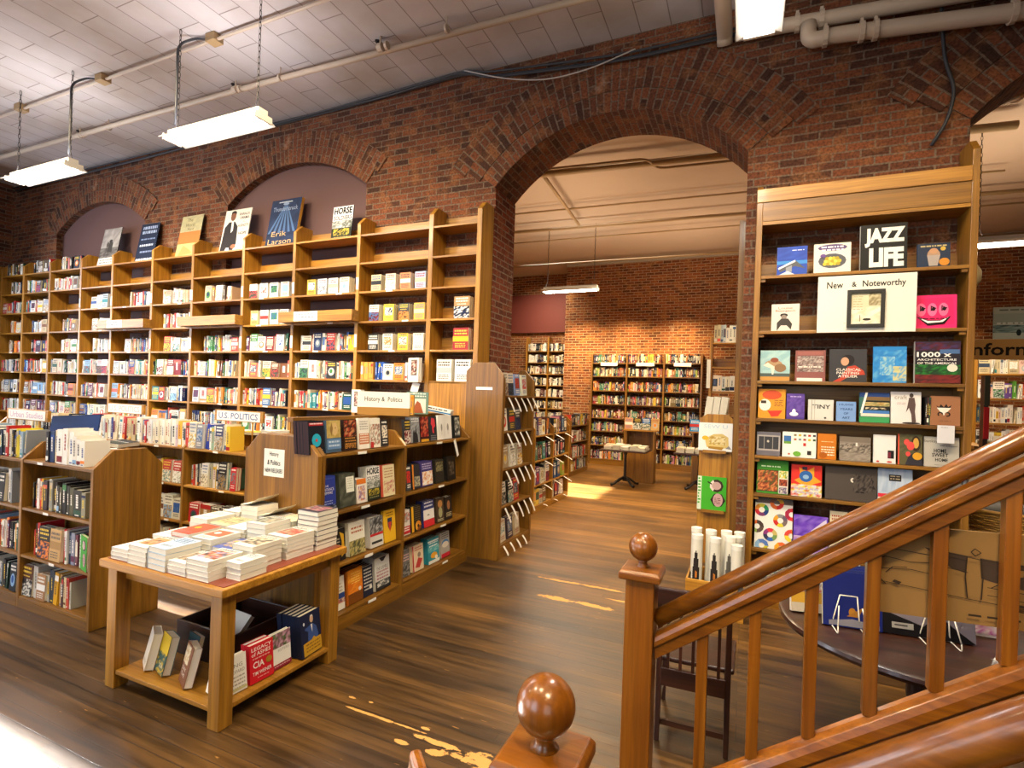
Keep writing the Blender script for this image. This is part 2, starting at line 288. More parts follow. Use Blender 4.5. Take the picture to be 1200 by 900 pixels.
# ------------------------------------------------------------------ mesh builder
class MB:
    def __init__(s): s.v = []; s.f = []; s.c = []; s.mi = []; s.uv = []; s.M = Matrix()
    def add(s, vs, fs, col=None, mi=0, uvs=None, cc=None):
        n = len(s.v); s.v += [s.M @ V(p) for p in vs]
        c = s2l(col) if isinstance(col, str) or (col and len(col) == 3) else (col or (1, 1, 1, 1))
        for k, f in enumerate(fs):
            s.f.append([n + i for i in f]); s.c.append(cc[k] if cc else c); s.mi.append(mi); s.uv.append(uvs[k] if uvs else None)
        return s
    def box(s, x0, x1, y0, y1, z0, z1, col=None, mi=0):
        return s.add([(x0, y0, z0), (x1, y0, z0), (x1, y1, z0), (x0, y1, z0), (x0, y0, z1), (x1, y0, z1), (x1, y1, z1), (x0, y1, z1)],
                     [(3, 2, 1, 0), (4, 5, 6, 7), (0, 1, 5, 4), (1, 2, 6, 5), (2, 3, 7, 6), (3, 0, 4, 7)], col, mi)
    def prism(s, poly, a0, a1, axis, col=None, mi=0):
        """poly in the two other axes (cyclic order), extruded along axis from a0 to a1"""
        def P(p, a): return {'x': (a, p[0], p[1]), 'y': (p[0], a, p[1]), 'z': (p[0], p[1], a)}[axis]
        n = len(poly); vs = [P(p, a0) for p in poly] + [P(p, a1) for p in poly]
        fs = [tuple(range(n))[::-1], tuple(range(n, 2 * n))] + [(i, (i + 1) % n, n + (i + 1) % n, n + i) for i in range(n)]
        return s.add(vs, fs, col, mi)
    def tube(s, pts, r, n=8, col=None, mi=0, cap=True):
        pts = [V(p) for p in pts]; rs = r if isinstance(r, (list, tuple)) else [r] * len(pts)
        vs = []; up = None
        for i, p in enumerate(pts):
            d = (pts[min(i + 1, len(pts) - 1)] - pts[max(i - 1, 0)]).normalized()
            if up is None: up = d.orthogonal().normalized()
            else: up = (up - d * up.dot(d)).normalized()
            w = d.cross(up)
            for k in range(n):
                a = 2 * PI * k / n; vs.append(p + (up * math.cos(a) + w * math.sin(a)) * rs[i])
        fs = []
        for i in range(len(pts) - 1):
            for k in range(n): fs.append((i * n + k, i * n + (k + 1) % n, (i + 1) * n + (k + 1) % n, (i + 1) * n + k))
        if cap: fs += [tuple(range(n))[::-1], tuple((len(pts) - 1) * n + k for k in range(n))]
        return s.add(vs, fs, col, mi)
    def lathe(s, prof, cx, cy, n=24, col=None, mi=0):
        vs = []; fs = []
        for r, z in prof:
            for k in range(n):
                a = 2 * PI * k / n; vs.append((cx + r * math.cos(a), cy + r * math.sin(a), z))
        for i in range(len(prof) - 1):
            for k in range(n): fs.append((i * n + k, i * n + (k + 1) % n, (i + 1) * n + (k + 1) % n, (i + 1) * n + k))
        fs += [tuple(range(n))[::-1], tuple((len(prof) - 1) * n + k for k in range(n))]
        return s.add(vs, fs, col, mi)
    def build(s, name, mats, parent=None, smooth=False, bevel=0, uv=False, origin=None):
        if not isinstance(mats, (list, tuple)): mats = [mats]
        vs = s.v
        lo = V([min(p[i] for p in vs) for i in range(3)]); hi = V([max(p[i] for p in vs) for i in range(3)])
        o0 = V(origin) if origin is not None else V(((lo.x + hi.x) / 2, (lo.y + hi.y) / 2, lo.z))
        me = bpy.data.meshes.new(name); me.from_pydata([p - o0 for p in vs], [], s.f)
        for m in mats: me.materials.append(m)
        ca = me.color_attributes.new('Col', 'FLOAT_COLOR', 'CORNER'); buf = []
        for f, c in zip(s.f, s.c):
            if isinstance(c, list):
                for q in c: buf += list(q)
            else: buf += list(c) * len(f)
        ca.data.foreach_set('color', buf)
        me.polygons.foreach_set('material_index', s.mi)
        if uv:
            ul = me.uv_layers.new(name='UVMap'); ub = []
            for f, u in zip(s.f, s.uv):
                if u: 
                    for q in u: ub += [q[0], q[1]]
                    continue
                a = (vs[f[1]] - vs[f[0]]).cross(vs[f[2]] - vs[f[0]]); ax = max(range(3), key=lambda i: abs(a[i]))
                for i in f:
                    p = vs[i]; ub += [(p.y, p.z), (p.x, p.z), (p.x, p.y)][ax]
            ul.data.foreach_set('uv', ub)
        if smooth: me.polygons.foreach_set('use_smooth', [True] * len(me.polygons))
        me.update()
        o = bpy.data.objects.new(name, me); COL.objects.link(o)
        o.location = o0 - wloc(parent) if parent else o0
        if parent: o.parent = parent
        if bevel:
            b = o.modifiers.new('edge', 'BEVEL'); b.width = bevel; b.segments = 2; b.limit_method = 'ANGLE'; b.angle_limit = math.radians(35)
        return o
def wloc(o):
    p = V((0, 0, 0))
    while o is not None: p = p + V(o.location); o = o.parent
    return p
def tag(o, label, cat, group=None, kind=None):
    o['label'] = label; o['category'] = cat
    if group: o['group'] = group
    if kind: o['kind'] = kind
    return o
def thing(name, label, cat, loc=(0, 0, 0), group=None):
    o = bpy.data.objects.new(name, None); o.empty_display_size = 0.1; COL.objects.link(o); o.location = loc
    return tag(o, label, cat, group)
def struct(o): o['kind'] = 'structure'; return o
def smooth_by_angle(o, deg=35):
    me = o.data; me.polygons.foreach_set('use_smooth', [True] * len(me.polygons))
    try: me.set_sharp_from_angle(angle=math.radians(deg))
    except Exception: pass
    return o

_tc = {}
def textmesh(body, bold=0.0):
    k = (body, bold)
    if k not in _tc:
        cu_ = bpy.data.curves.new('t', 'FONT'); cu_.body = body; cu_.resolution_u = 2; cu_.offset = bold; cu_.align_x = 'LEFT'
        o = bpy.data.objects.new('t', cu_); me = bpy.data.meshes.new_from_object(o)
        vs = [tuple(v.co) for v in me.vertices]; fs = [tuple(p.vertices) for p in me.polygons]
        bpy.data.objects.remove(o); bpy.data.curves.remove(cu_); bpy.data.meshes.remove(me)
        if not vs: vs = [(0, 0, 0)]
        x0 = min(v[0] for v in vs); x1 = max(v[0] for v in vs); y0 = min(v[1] for v in vs); y1 = max(v[1] for v in vs)
        _tc[k] = (vs, fs, x0, x1, y0, y1)
    return _tc[k]

def art(mb, items, W_, H_, y=-0.0006):
    """draw flat shapes on the face y=const of a W x H cover; coordinates 0..1 from the lower left corner"""
    dy = -0.00035
    def P(u, v): return ((u - 0.5) * W_, y, v * H_)
    for it in items:
        k = it[0]; y += dy
        if k == 'r':
            _, a, b_, c, d, col = it; mb.add([P(a, b_), P(c, b_), P(c, d), P(a, d)], [(0, 1, 2, 3)], col)
        elif k == 'p':
            pts = [P(*q) for q in it[1]]; mb.add(pts, [tuple(range(len(pts)))], it[2])
        elif k == 'e':
            _, cx, cy, rx, ry, col = it; n = 14
            mb.add([P(cx + rx * math.cos(2 * PI * i / n), cy + ry * math.sin(2 * PI * i / n)) for i in range(n)], [tuple(range(n))], col)
        elif k == 'ring':
            _, cx, cy, r0, r1, cols = it; n = 3 * len(cols); asp = W_ / H_
            for i in range(n):
                a0, a1 = 2 * PI * i / n, 2 * PI * (i + 1) / n
                q = [(r0, a0), (r1, a0), (r1, a1), (r0, a1)]
                q = [(cx + r * math.cos(a), cy + r * math.sin(a) * asp) for r, a in q]
                q = [(min(1, max(0, u)), min(1, max(0, v))) for u, v in q]
                mb.add([P(*p) for p in q], [(0, 1, 2, 3)], cols[(i // 3) % len(cols)])
        elif k == 'n':                                             # mosaic of small patches: a photograph seen small
            _, a, b_, c, d, cols, nx, ny, seed = it; rg = random.Random(seed)
            nx = int(nx * 1.5) + 1; ny = int(ny * 1.5) + 1
            L_ = [s2l(q) for q in cols]; cv = [[rg.choice(L_) for j in range(ny + 1)] for i in range(nx + 1)]
            gu = [[a + (c - a) * (i + (rg.uniform(-.35, .35) if 0 < i < nx else 0)) / nx for j in range(ny + 1)] for i in range(nx + 1)]
            gv = [[b_ + (d - b_) * (j + (rg.uniform(-.35, .35) if 0 < j < ny else 0)) / ny for j in range(ny + 1)] for i in range(nx + 1)]
            vs = []; fs = []; cc = []
            for i in range(nx + 1):
                for j in range(ny + 1): vs.append(P(gu[i][j], gv[i][j]))
            m_ = ny + 1
            for i in range(nx):
                for j in range(ny):
                    fs.append((i * m_ + j, (i + 1) * m_ + j, (i + 1) * m_ + j + 1, i * m_ + j + 1)); cc.append([cv[i][j], cv[i + 1][j], cv[i + 1][j + 1], cv[i][j + 1]])
            mb.add(vs, fs, None, 0, None, cc)
        elif k == 't':
            _, body, cx, cy, h, col = it[:6]; wmax = it[6] if len(it) > 6 else None; bold = it[7] if len(it) > 7 else 0.0
            vs, fs, x0, x1, y0, y1 = textmesh(body, bold)
            s = h * H_ / max(y1 - y0, 1e-3); sx_ = s
            if wmax: sx_ = wmax * W_ / max(x1 - x0, 1e-3)
            mb.add([((cx - 0.5) * W_ + (v[0] - (x0 + x1) / 2) * sx_, y, cy * H_ + (v[1] - (y0 + y1) / 2) * s) for v in vs], fs, col)
        elif k == 'l':                                             # lines of small print
            _, a, c, top, n_, h, gap, col, seed = it; rg = random.Random(seed)
            for i in range(n_):
                z1 = top - i * (h + gap); u = a
                while u < c - 0.03:
                    w = min(rg.uniform(0.04, 0.15), c - u); hh = h * .72; mb.add([P(u, z1 - hh), P(u + w, z1 - hh), P(u + w, z1), P(u, z1)], [(0, 1, 2, 3)], col); u += w + 0.03
    return y

# ================================================================== THE SETTING
YW, YB = 5.5, 6.07            # front and back face of the arched brick wall
CEIL = 5.62
XL, XR, YS, YN = -13.4, 6.5, -4.0, 14.5
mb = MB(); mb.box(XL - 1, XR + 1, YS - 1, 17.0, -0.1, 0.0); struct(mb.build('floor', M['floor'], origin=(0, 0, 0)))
mb = MB(); mb.box(XL - .3, XR + .3, YS - .3, YB - .3, CEIL, CEIL + .2); struct(mb.build('ceiling', M['ceil'], origin=(0.1, 0, CEIL)))
mb = MB(); mb.box(XL - .3, XR + .3, YB - .3, 17.0, CEIL, CEIL + .2); struct(mb.build('ceiling', M['ceil2'], origin=(0, 9, CEIL)))

def arch_z(x, cx, half, spring, R):
    d = abs(x - cx); zc = spring - math.sqrt(R * R - half * half)
    return zc + math.sqrt(max(0, R * R - d * d))
def arch_wall():
    mb = MB()
    MA = dict(cx=-1.405, half=1.345, spring=4.215, R=1.76)
    arches = [(-10.55, 1.31, 4.51, 2.12, 'blind'), (-5.945, 1.31, 4.51, 2.12, 'blind'), (-1.405, 1.345, 4.215, 1.76, 'open'), (2.965, 1.345, 4.215, 1.76, 'open')]
    x = XL - .3
    for cx, half, spring, R, kind in arches:
        a, b = cx - half, cx + half
        mb.box(x, a, YW, YB, 0, CEIL)
        if kind == 'blind': mb.box(a, b, YW + .14, YB, 0, CEIL)
        y1 = YW + .14 if kind == 'blind' else YB
        n = 28; L = 0
        for i in range(n):
            xa, xb = a + (b - a) * i / n, a + (b - a) * (i + 1) / n
            za, zb = arch_z(xa, cx, half, spring, R), arch_z(xb, cx, half, spring, R)
            L2 = L + math.hypot(xb - xa, zb - za)
            vs = [(xa, YW, za), (xb, YW, zb), (xb, YW, CEIL), (xa, YW, CEIL), (xa, y1, za), (xb, y1, zb), (xb, y1, CEIL), (xa, y1, CEIL)]
            mb.add(vs, [(0, 1, 2, 3), (5, 4, 7, 6), (4, 5, 1, 0)], None, 0,
                   [[(xa, za), (xb, zb), (xb, CEIL), (xa, CEIL)], [(xb, zb), (xa, za), (xa, CEIL), (xb, CEIL)], [(y1 * 1., L), (y1 * 1., L2), (YW * 1., L2), (YW * 1., L)]])
            L = L2
        x = b
    mb.box(x, XR + .3, YW, YB, 0, CEIL)
    struct(mb.build('wall_north', M['brick'], uv=True, origin=(0, 0, 0)))
    # brick rings of the arches: bricks on edge, four rowlocks deep, a little proud of the wall
    for cx, half, spring, R, kind in arches:
        mb = MB(); rows = 3 if kind == 'open' else 2; dr = 0.218
        zc = spring - math.sqrt(R * R - half * half); th = math.asin(half / R)
        for j in range(rows):
            r0 = R + j * dr + 0.002; r1 = r0 + dr - 0.004; yf = YW - 0.012 - 0.003 * (j % 2)
            ext = 0.03 * j; n = 36
            for i in range(n):
                t0 = -(th + ext) + 2 * (th + ext) * i / n; t1 = -(th + ext) + 2 * (th + ext) * (i + 1) / n
                q = [(cx + r * math.sin(t), zc + r * math.cos(t)) for r, t in ((r0, t0), (r0, t1), (r1, t1), (r1, t0))]
                vs = [(p[0], yf, p[1]) for p in q] + [(p[0], YW + .05, p[1]) for p in q]
                u = [(j * .5375 + (r - r0) * .985 + .002, t * R) for r, t in ((r0, t0), (r0, t1), (r1, t1), (r1, t0))]
                mb.add(vs, [(0, 1, 2, 3), (4, 5, 1, 0), (3, 2, 6, 7)], None, 0, [u, [(5, u[0][1]), (5, u[1][1]), (5.05, u[1][1]), (5.05, u[0][1])], [(5.05, u[3][1]), (5.05, u[2][1]), (5, u[2][1]), (5, u[3][1])]])
        struct(mb.build('trim_1', M['brick'], uv=True))
        if kind == 'blind':
            mb = MB(); a, b = cx - half, cx + half; n = 24
            pts = [(a, 0)] + [(b, 0)] + [(b - (b - a) * i / n, arch_z(b - (b - a) * i / n, cx, half, spring, R) + .01) for i in range(n + 1)]
            mb.prism([(p[0], p[1]) for p in pts], YW + .10, YW + .142, 'y')
            struct(mb.build('trim_2', M['mauve']))
arch_wall()
# old limed brick on the left jamb of the open arch
mb = MB(); mb.box(-2.757, -2.743, YW + .002, YB - .002, 0, 4.2); struct(mb.build('trim_3', M['brickj'], uv=True))
# far room
mb = MB(); mb.box(-4.85, XR + .3, YN, 17, 0, CEIL); struct(mb.build('wall_far', M['brickf'], uv=True))
mb = MB(); mb.box(-9.3, -4.85, 15.5, 17, 0, CEIL); struct(mb.build('wall_far_recess', M['brickf'], uv=True))
mb = MB(); mb.box(-7.4, -4.86, 15.42, 15.5, 3.88, 5.0); mb.box(-7.4, -4.86, 15.40, 15.5, 3.80, 3.88); struct(mb.build('trim_4', M['maroon']))
mb = MB(); mb.box(-4.84, XR, YN - .05, YN, CEIL - .06, CEIL); struct(mb.build('trim_5', M['plaster']))
# right wall
mb = MB(); mb.box(XR, XR + .3, YS, 17, 0, CEIL); struct(mb.build('wall_right', M['brick'], uv=True))
# partition between the left part of the far room and the street: plaster with windows for the sun
def holed_wall(name, x0, x1, ys, ye, holes, mat):
    """wall along Y; holes = (y0, y1, z0, z1)"""
    mb = MB(); y = ys
    for a, b, z0, z1 in sorted(holes):
        mb.box(x0, x1, y, a, 0, CEIL); mb.box(x0, x1, a, b, 0, z0); mb.box(x0, x1, a, b, z1, CEIL); y = b
    mb.box(x0, x1, y, ye, 0, CEIL)
    return struct(mb.build(name, mat, uv=True))
def window(n, x, y0, y1, z0, z1, mull):
    fr = MB(); t = .05
    fr.box(x - t, x + t, y0, y0 + t, z0, z1); fr.box(x - t, x + t, y1 - t, y1, z0, z1); fr.box(x - t, x + t, y0 + t, y1 - t, z0, z0 + t); fr.box(x - t, x + t, y0 + t, y1 - t, z1 - t, z1)
    for k in range(1, mull + 1):
        yy = y0 + (y1 - y0) * k / (mull + 1); fr.box(x - .02, x + .02, yy - .018, yy + .018, z0 + t, z1 - t)
    w = fr.build('window_%d' % n, M['white']); struct(w)
tn = math.tan(SUN_EL)
holed_wall('wall_left', XL - .3, XL, YS, YB - .3, [(-0.6, 1.50, 1.2, 4.50), (2.72, 2.84, 1.2, 4.05)], M['brick'])
window(1, XL - .15, -0.6, 1.50, 1.2, 4.50, 1); window(2, XL - .15, 2.70, 2.86, 1.15, 4.1, 0)
holed_wall('wall_left_far', -9.3, -9.0, YB, 17, [(9.15, 10.75, 1.0, 2.78)], M['plaster'])
window(4, -9.15, 9.15, 10.75, 1.0, 2.78, 2)
# street wall behind the camera with shop windows
mb = MB(); x = XL
for a, b in ((-12, -9.2), (-8.4, -5.6), (-4.6, -1.6), (0.6, 3.4)):
    mb.box(x, a, YS - .3, YS, 0, CEIL); mb.box(a, b, YS - .3, YS, 0, .9); mb.box(a, b, YS - .3, YS, 4.1, CEIL); x = b
mb.box(x, XR, YS - .3, YS, 0, CEIL); struct(mb.build('wall_south', M['brick'], uv=True))

# ================================================================== PIPES, CABLES, FIXTURES
def pipe(name, pts, r, mat, label, cat='pipe', clamps=(), group=None, n=12):
    mb = MB(); mb.tube(pts, r, n)
    t = mb.build(name, mat, smooth=True); tag(t, label, cat, group)
    for p, ax in clamps:
        c = MB(); rr = r * 1.28; a = V(p); d = V(ax) * 0.018
        c.tube([a - d, a + d], rr, n); c.box(a.x - .012, a.x + .012, a.y - .012, a.y + .012, a.z + rr - .01, a.z + rr + .03)
        c.build('clamp', mat, t, smooth=False)
    return t
def bend(*pts, r=0.12, n=5):
    """polyline with rounded corners"""
    out = [V(pts[0])]
    for i in range(1, len(pts) - 1):
        p, a, b = V(pts[i]), V(pts[i - 1]), V(pts[i + 1]); da = (a - p); db = (b - p); k = min(r, da.length * .45, db.length * .45)
        A, B = p + da.normalized() * k, p + db.normalized() * k
        for j in range(n + 1):
            t = j / n; out.append(A * (1 - t) ** 2 + p * 2 * t * (1 - t) + B * t * t)
    out.append(V(pts[-1])); return out
# sprinkler main and conduit on the tiled ceiling
sp = pipe('sprinkler_pipe', [(-13.3, 4.52, 5.5), (-5.6, 4.58, 5.5), (-1.0, 4.70, 5.5)], 0.032, M['pipe'], 'cream sprinkler pipe slung under the white tiled ceiling beside the brick wall', 'pipe')
for xx in (-9.30, -5.95, -3.72):
    c = MB(); yy = 4.56; c.tube([(xx - .03, yy, 5.5), (xx + .03, yy, 5.5)], .045, 10); c.tube([(xx, yy, 5.5), (xx, yy, 5.62)], .01, 6)
    c.tube([(xx + .07, yy, 5.5), (xx + .1, yy, 5.5)], .042, 10); c.build('pipe_hanger', M['pipe'], sp)
    h = MB(); h.tube([(xx - .04, yy, 5.53), (xx - .04, yy, 5.575)], .014, 8); h.lathe([(.03, 5.572), (.03, 5.58)], xx - .04, yy, 10); h.build('sprinkler_head', M['iron'], sp)
for xx in (-8.6, -5.2, -2.9):
    c = MB(); c.tube([(xx, 4.57, 5.46), (xx, 4.57, 5.62)], .008, 6); c.tube([(xx - .012, 4.57, 5.5), (xx + .012, 4.57, 5.5)], .042, 10); c.build('pipe_hanger', M['pipe'], sp)
pipe('conduit', [(-13.3, 3.89, 5.56), (-3.0, 3.87, 5.56), (-2.6, 3.87, 5.56)], 0.017, M['pipe'], 'thin painted electrical conduit linking the junction boxes on the ceiling', 'conduit', n=8)
def junction_box(x, y, label):
    mb = MB(); mb.box(x - .07, x + .07, y - .06, y + .06, 5.53, 5.618)
    o = mb.build('junction_box', M['pipet'], bevel=.006); tag(o, label, 'junction box', 'junction boxes along the ceiling conduit')
junction_box(-9.35, 3.88, 'small tan junction box above the leftmost hanging light'); junction_box(-7.45, 3.88, 'small tan junction box with a cable to the far hanging light')
junction_box(-5.42, 3.88, 'small tan junction box feeding the second hanging light'); junction_box(-3.2, 3.88, 'small tan junction box at the top edge of the view')
for (a, b, nm) in ((-7.45, -7.79, 'black flex looping from the ceiling box to the far hanging light'), (-5.42, -5.77, 'black flex looping from the ceiling box to the nearer hanging light')):
    mb = MB(); mb.tube(bend((a - .06, 3.87, 5.57), (a - .2, 3.82, 5.60), (b, 3.71, 5.5), (b + .01, 3.71, 5.0), (b, 3.71, 4.62), r=.14), .013, 8)
    tag(mb.build('power_flex', M['cable'], smooth=True), nm, 'cable')

def chain(mb, x, y, z0, z1, tilt=0):
    n = max(3, int((z1 - z0) / .055)); 
    for i in range(n):
        z = z0 + (z1 - z0) * (i + .5) / n; h = (z1 - z0) / n * .62; w = .011
        pts = []
        for k in range(9):
            a = 2 * PI * k / 8; u = w * math.cos(a); q = h * math.sin(a)
            pts.append((x + (u if i % 2 else 0), y + (0 if i % 2 else u), z + q))
        mb.tube(pts, .0035, 4, cap=False)
def strip_light(cx, cy, z, L, along, label, power, chains=True, chain_top=CEIL - .004, col=NEUT, flip=1):
    t = thing('strip_light', label, 'ceiling light', (cx, cy, z), 'hanging fluorescent strip lights')
    R = Matrix.Translation((cx, cy, 0)) @ Matrix.Rotation(0 if along == 'x' else PI / 2, 4, 'Z')
    h = L / 2
    mb = MB(); mb.M = R
    mb.prism([(-.055, z + .10), (.055, z + .10), (.055, z + .05), (.15, z - .005), (.146, z - .012), (.04, z + .03), (-.04, z + .03), (-.146, z - .012), (-.15, z - .005), (-.055, z + .05)], -h, h, 'x')
    mb.build('reflector', M['white'], t)
    for s in (-.055, .055):
        mb = MB(); mb.M = R; mb.tube([(-h + .03, s, z + .0), (h - .03, s, z + .0)], .019, 10); mb.build('tube', M['tube'], t, smooth=True)
    for s in (-1, 1):
        mb = MB(); mb.M = R; mb.box(s * h - .012, s * h + .012, -.1, .1, z - .015, z + .05); mb.build('end_cap', M['white'], t)
        if chains:
            mb = MB(); mb.M = R; xx = s * (h - .08)
            chain(mb, xx, 0, z + .22, chain_top)
            mb.tube([(xx - .05, 0, z + .10), (xx, 0, z + .22), (xx + .05, 0, z + .10)], .004, 5)
            mb.build('chain', M['iron'], t)
    l = lamp('strip_light_lamp', 'AREA', (cx, cy, z - .03), power, col, L * .95, .26, rot=(0, 0, 0 if along == 'x' else PI / 2))
    l.data.spread = PI
    u = lamp('strip_light_lamp', 'AREA', (cx, cy, z + .13), power * .30, col, L * .95, .2, rot=(PI, 0, 0 if along == 'x' else PI / 2))
    return t
strip_light(-5.08, 3.68, 4.42, 1.36, 'x', 'glowing fluorescent strip light hung on chains above the suited man poster', 72, col=(.97, .95, 1))
strip_light(-8.30, 3.68, 4.42, 1.36, 'x', 'glowing fluorescent strip light hung on chains above the shelves nearest the left wall', 72, col=(.93, .95, 1))
strip_light(0.0, 3.42, 4.42, 1.36, 'y', 'glowing strip light seen end on at the top edge beside the white pipes', 75)
strip_light(-3.66, 11.2, 4.17, 1.24, 'x', 'glowing strip light hanging in the far room in front of the maroon panel', 60, chain_top=5.614, col=(1, .9, .72))
strip_light(3.35, 9.0, 4.03, 1.3, 'x', 'glowing strip light seen through the right opening above the information sign', 60, chain_top=5.614, col=(1, .86, .66))

# white pipes on the pier, upper right
u_ = (1, 0, 0)
pipe('drain_pipe', bend((-0.2, 5.34, 5.265), (0.30, 5.34, 5.24), (1.3, 5.34, 5.182), (3.5, 5.34, 5.05)), 0.062, M['pipe'], 'upper white pipe running along the top of the brick pier', 'pipe',
     [((0.31, 5.34, 5.24), u_), ((0.50, 5.34, 5.228), u_)])
pipe('drain_pipe', bend((0.40, 5.32, 5.20), (0.40, 5.31, 5.035), (0.60, 5.30, 5.035), (1.95, 5.30, 4.90), (3.6, 5.3, 4.74), r=.13), 0.066, M['pipe'], 'lower white pipe that bends down from the upper one on the pier', 'pipe',
     [((0.53, 5.30, 5.037), u_), ((0.80, 5.30, 5.015), u_), ((0.90, 5.30, 5.005), u_), ((1.80, 5.30, 4.915), u_)])
pipe('vent_pipe', bend((-0.30, 2.0, 5.33), (-0.30, 5.2, 5.33), (-0.30, 5.40, 5.33), (-0.30, 5.46, 5.27), r=.12), 0.072, M['pipe'], 'wide white pipe running along the ceiling and ending at the brick beside the strip light', 'pipe')
def cable(pts, r, mat, label, nm='cable'):
    mb = MB(); mb.tube(bend(*pts, r=.3), r, 7); tag(mb.build(nm, mat, smooth=True), label, 'cable')
for k, (dy, dz) in enumerate(((0, 0), (.03, -.035), (.05, .02))):
    cable([(-13.2, 5.44 - dy, 5.50 + dz), (-9, 5.44 - dy, 5.53 + dz), (-6.2, 5.44 - dy, 5.53 - dz * .6), (-4.4, 5.44 - dy, 5.55 + dz * .4), (-3.15, 5.44 - dy, 5.60), (-2.85, 5.44 - dy, 5.50 + dz), (-1.9, 5.44 - dy, 5.40 + dz), (-1.2, 5.44 - dy, 5.34 + dz), (-0.1, 5.44 - dy, 5.34 + dz)],
          .013, M['cable'], ['thick black cable along the joint of wall and ceiling', 'lowest black cable of the bundle sagging over the arch', 'upper black cable of the bundle at the ceiling edge'][k])
cable([(-3.15, 5.38, 5.60), (-2.6, 5.38, 5.38), (-2.1, 5.38, 5.26), (-1.6, 5.38, 5.28), (-1.15, 5.38, 5.38)], .007, M['cord'], 'thin white cord sagging across the brick above the arch')
cable([(1.36, 5.42, 5.6), (1.38, 5.42, 5.1), (1.42, 5.44, 4.7), (1.50, 5.44, 4.45), (1.45, 5.44, 4.2), (1.35, 5.45, 4.02)], .014, M['cable'], 'black cable hanging down the brick pier beside the right opening')
# far-room ceiling pipes
pipe('sprinkler_pipe', [(-5.5, 7.75, 5.42), (3.0, 8.6, 5.42)], .055, M['pipet'], 'thick tan pipe crossing the far ceiling just inside the arch', 'pipe')
pipe('conduit', bend((-5.5, 7.55, 5.40), (-1.45, 7.95, 5.40), (-1.4, 8.35, 5.40), (0.4, 8.5, 5.40), r=.2), .02, M['pipet'], 'thin dark conduit under the thick tan pipe in the far room', 'conduit', n=8)
pipe('conduit', [(-6, 9.7, 5.5), (-0.1, 10.05, 5.5), (3.5, 10.4, 5.5)], .018, M['pipet'], 'thin pipe across the middle of the far ceiling', 'conduit', n=8)
pipe('sprinkler_pipe', [(-7, 10.62, 5.45), (4.5, 11.3, 5.45)], .034, M['pipet'], 'tan sprinkler pipe crossing the far ceiling where the branch meets it', 'pipe')
pipe('sprinkler_pipe', [(-3.15, 7.9, 5.43), (-3.35, 10.7, 5.45)], .03, M['pipet'], 'short branch pipe running back between two tan pipes in the far room', 'pipe')
pipe('conduit', [(-7, 11.6, 5.5), (4.5, 12.1, 5.5)], .016, M['pipet'], 'thin dark conduit nearest the far brick wall ceiling', 'conduit', n=8)
pipe('sprinkler_pipe', [(-8.5, 13.7, 5.5), (6.0, 14.2, 5.5)], .03, M['pipet'], 'pale pipe along the top of the far brick wall', 'pipe')
pipe('duct_pipe', bend((1.45, 6.5, 4.55), (1.9, 6.7, 4.85), (3.2, 7.3, 5.4), r=.2), .085, M['pipe'], 'wide tan pipe slanting up behind the right opening', 'pipe', [((2.0, 6.74, 4.9), (.8, .3, .5)), ((2.4, 6.95, 5.07), (.8, .3, .5))])

# ================================================================== SHELVING
def wallcase(name, label, x0, x1, yf, depth, ztops, zup, mats=('oakX', 'oakZ'), rails=True, lup=True, rup=False, tu=.045, ts=.024, kick=True, rail_h=.165, group=None, chamfer=True, panel_to=None):
    t = thing(name, label, 'bookcase', ((x0 + x1) / 2, yf, 0), group)
    yb = yf + depth; ch = .10
    ups = ([x0 - tu / 2] if lup else []) + ([x1 - tu / 2] if rup else [])
    for xa in ups:
        mb = MB()
        prof = [(yf, 0), (yb, 0), (yb, zup), (yf + ch, zup), (yf, zup - ch)] if chamfer else [(yf, 0), (yb, 0), (yb, zup), (yf, zup)]
        mb.prism(prof, xa, xa + tu, 'x'); mb.build('upright', M[mats[1]], t, bevel=.003)
    a, b = x0 + (tu / 2), x1 - (tu / 2)
    for z in ztops:
        mb = MB(); mb.box(a, b, yf + .004, yb, z - ts, z); mb.build('shelf', M[mats[0]], t, bevel=.002)
        if rails:
            mb = MB(); mb.box(a, b, yb - .02, yb - .002, z, z + rail_h); mb.build('back_rail', M[mats[0]], t)
    if kick:
        mb = MB(); mb.box(a, b, yf + .01, yf + .03, 0, min(ztops) - ts); mb.build('kick_board', M[mats[0]], t)
    if panel_to:
        n = 4
        mb = MB()
        for k in range(n):
            w = (b - a) / n; mb.box(a + k * w + .001, a + (k + 1) * w - .001, yf + .004, yf + .02, 0, panel_to)
        mb.build('board_panel', M[mats[1]], t, bevel=.002)
    return t
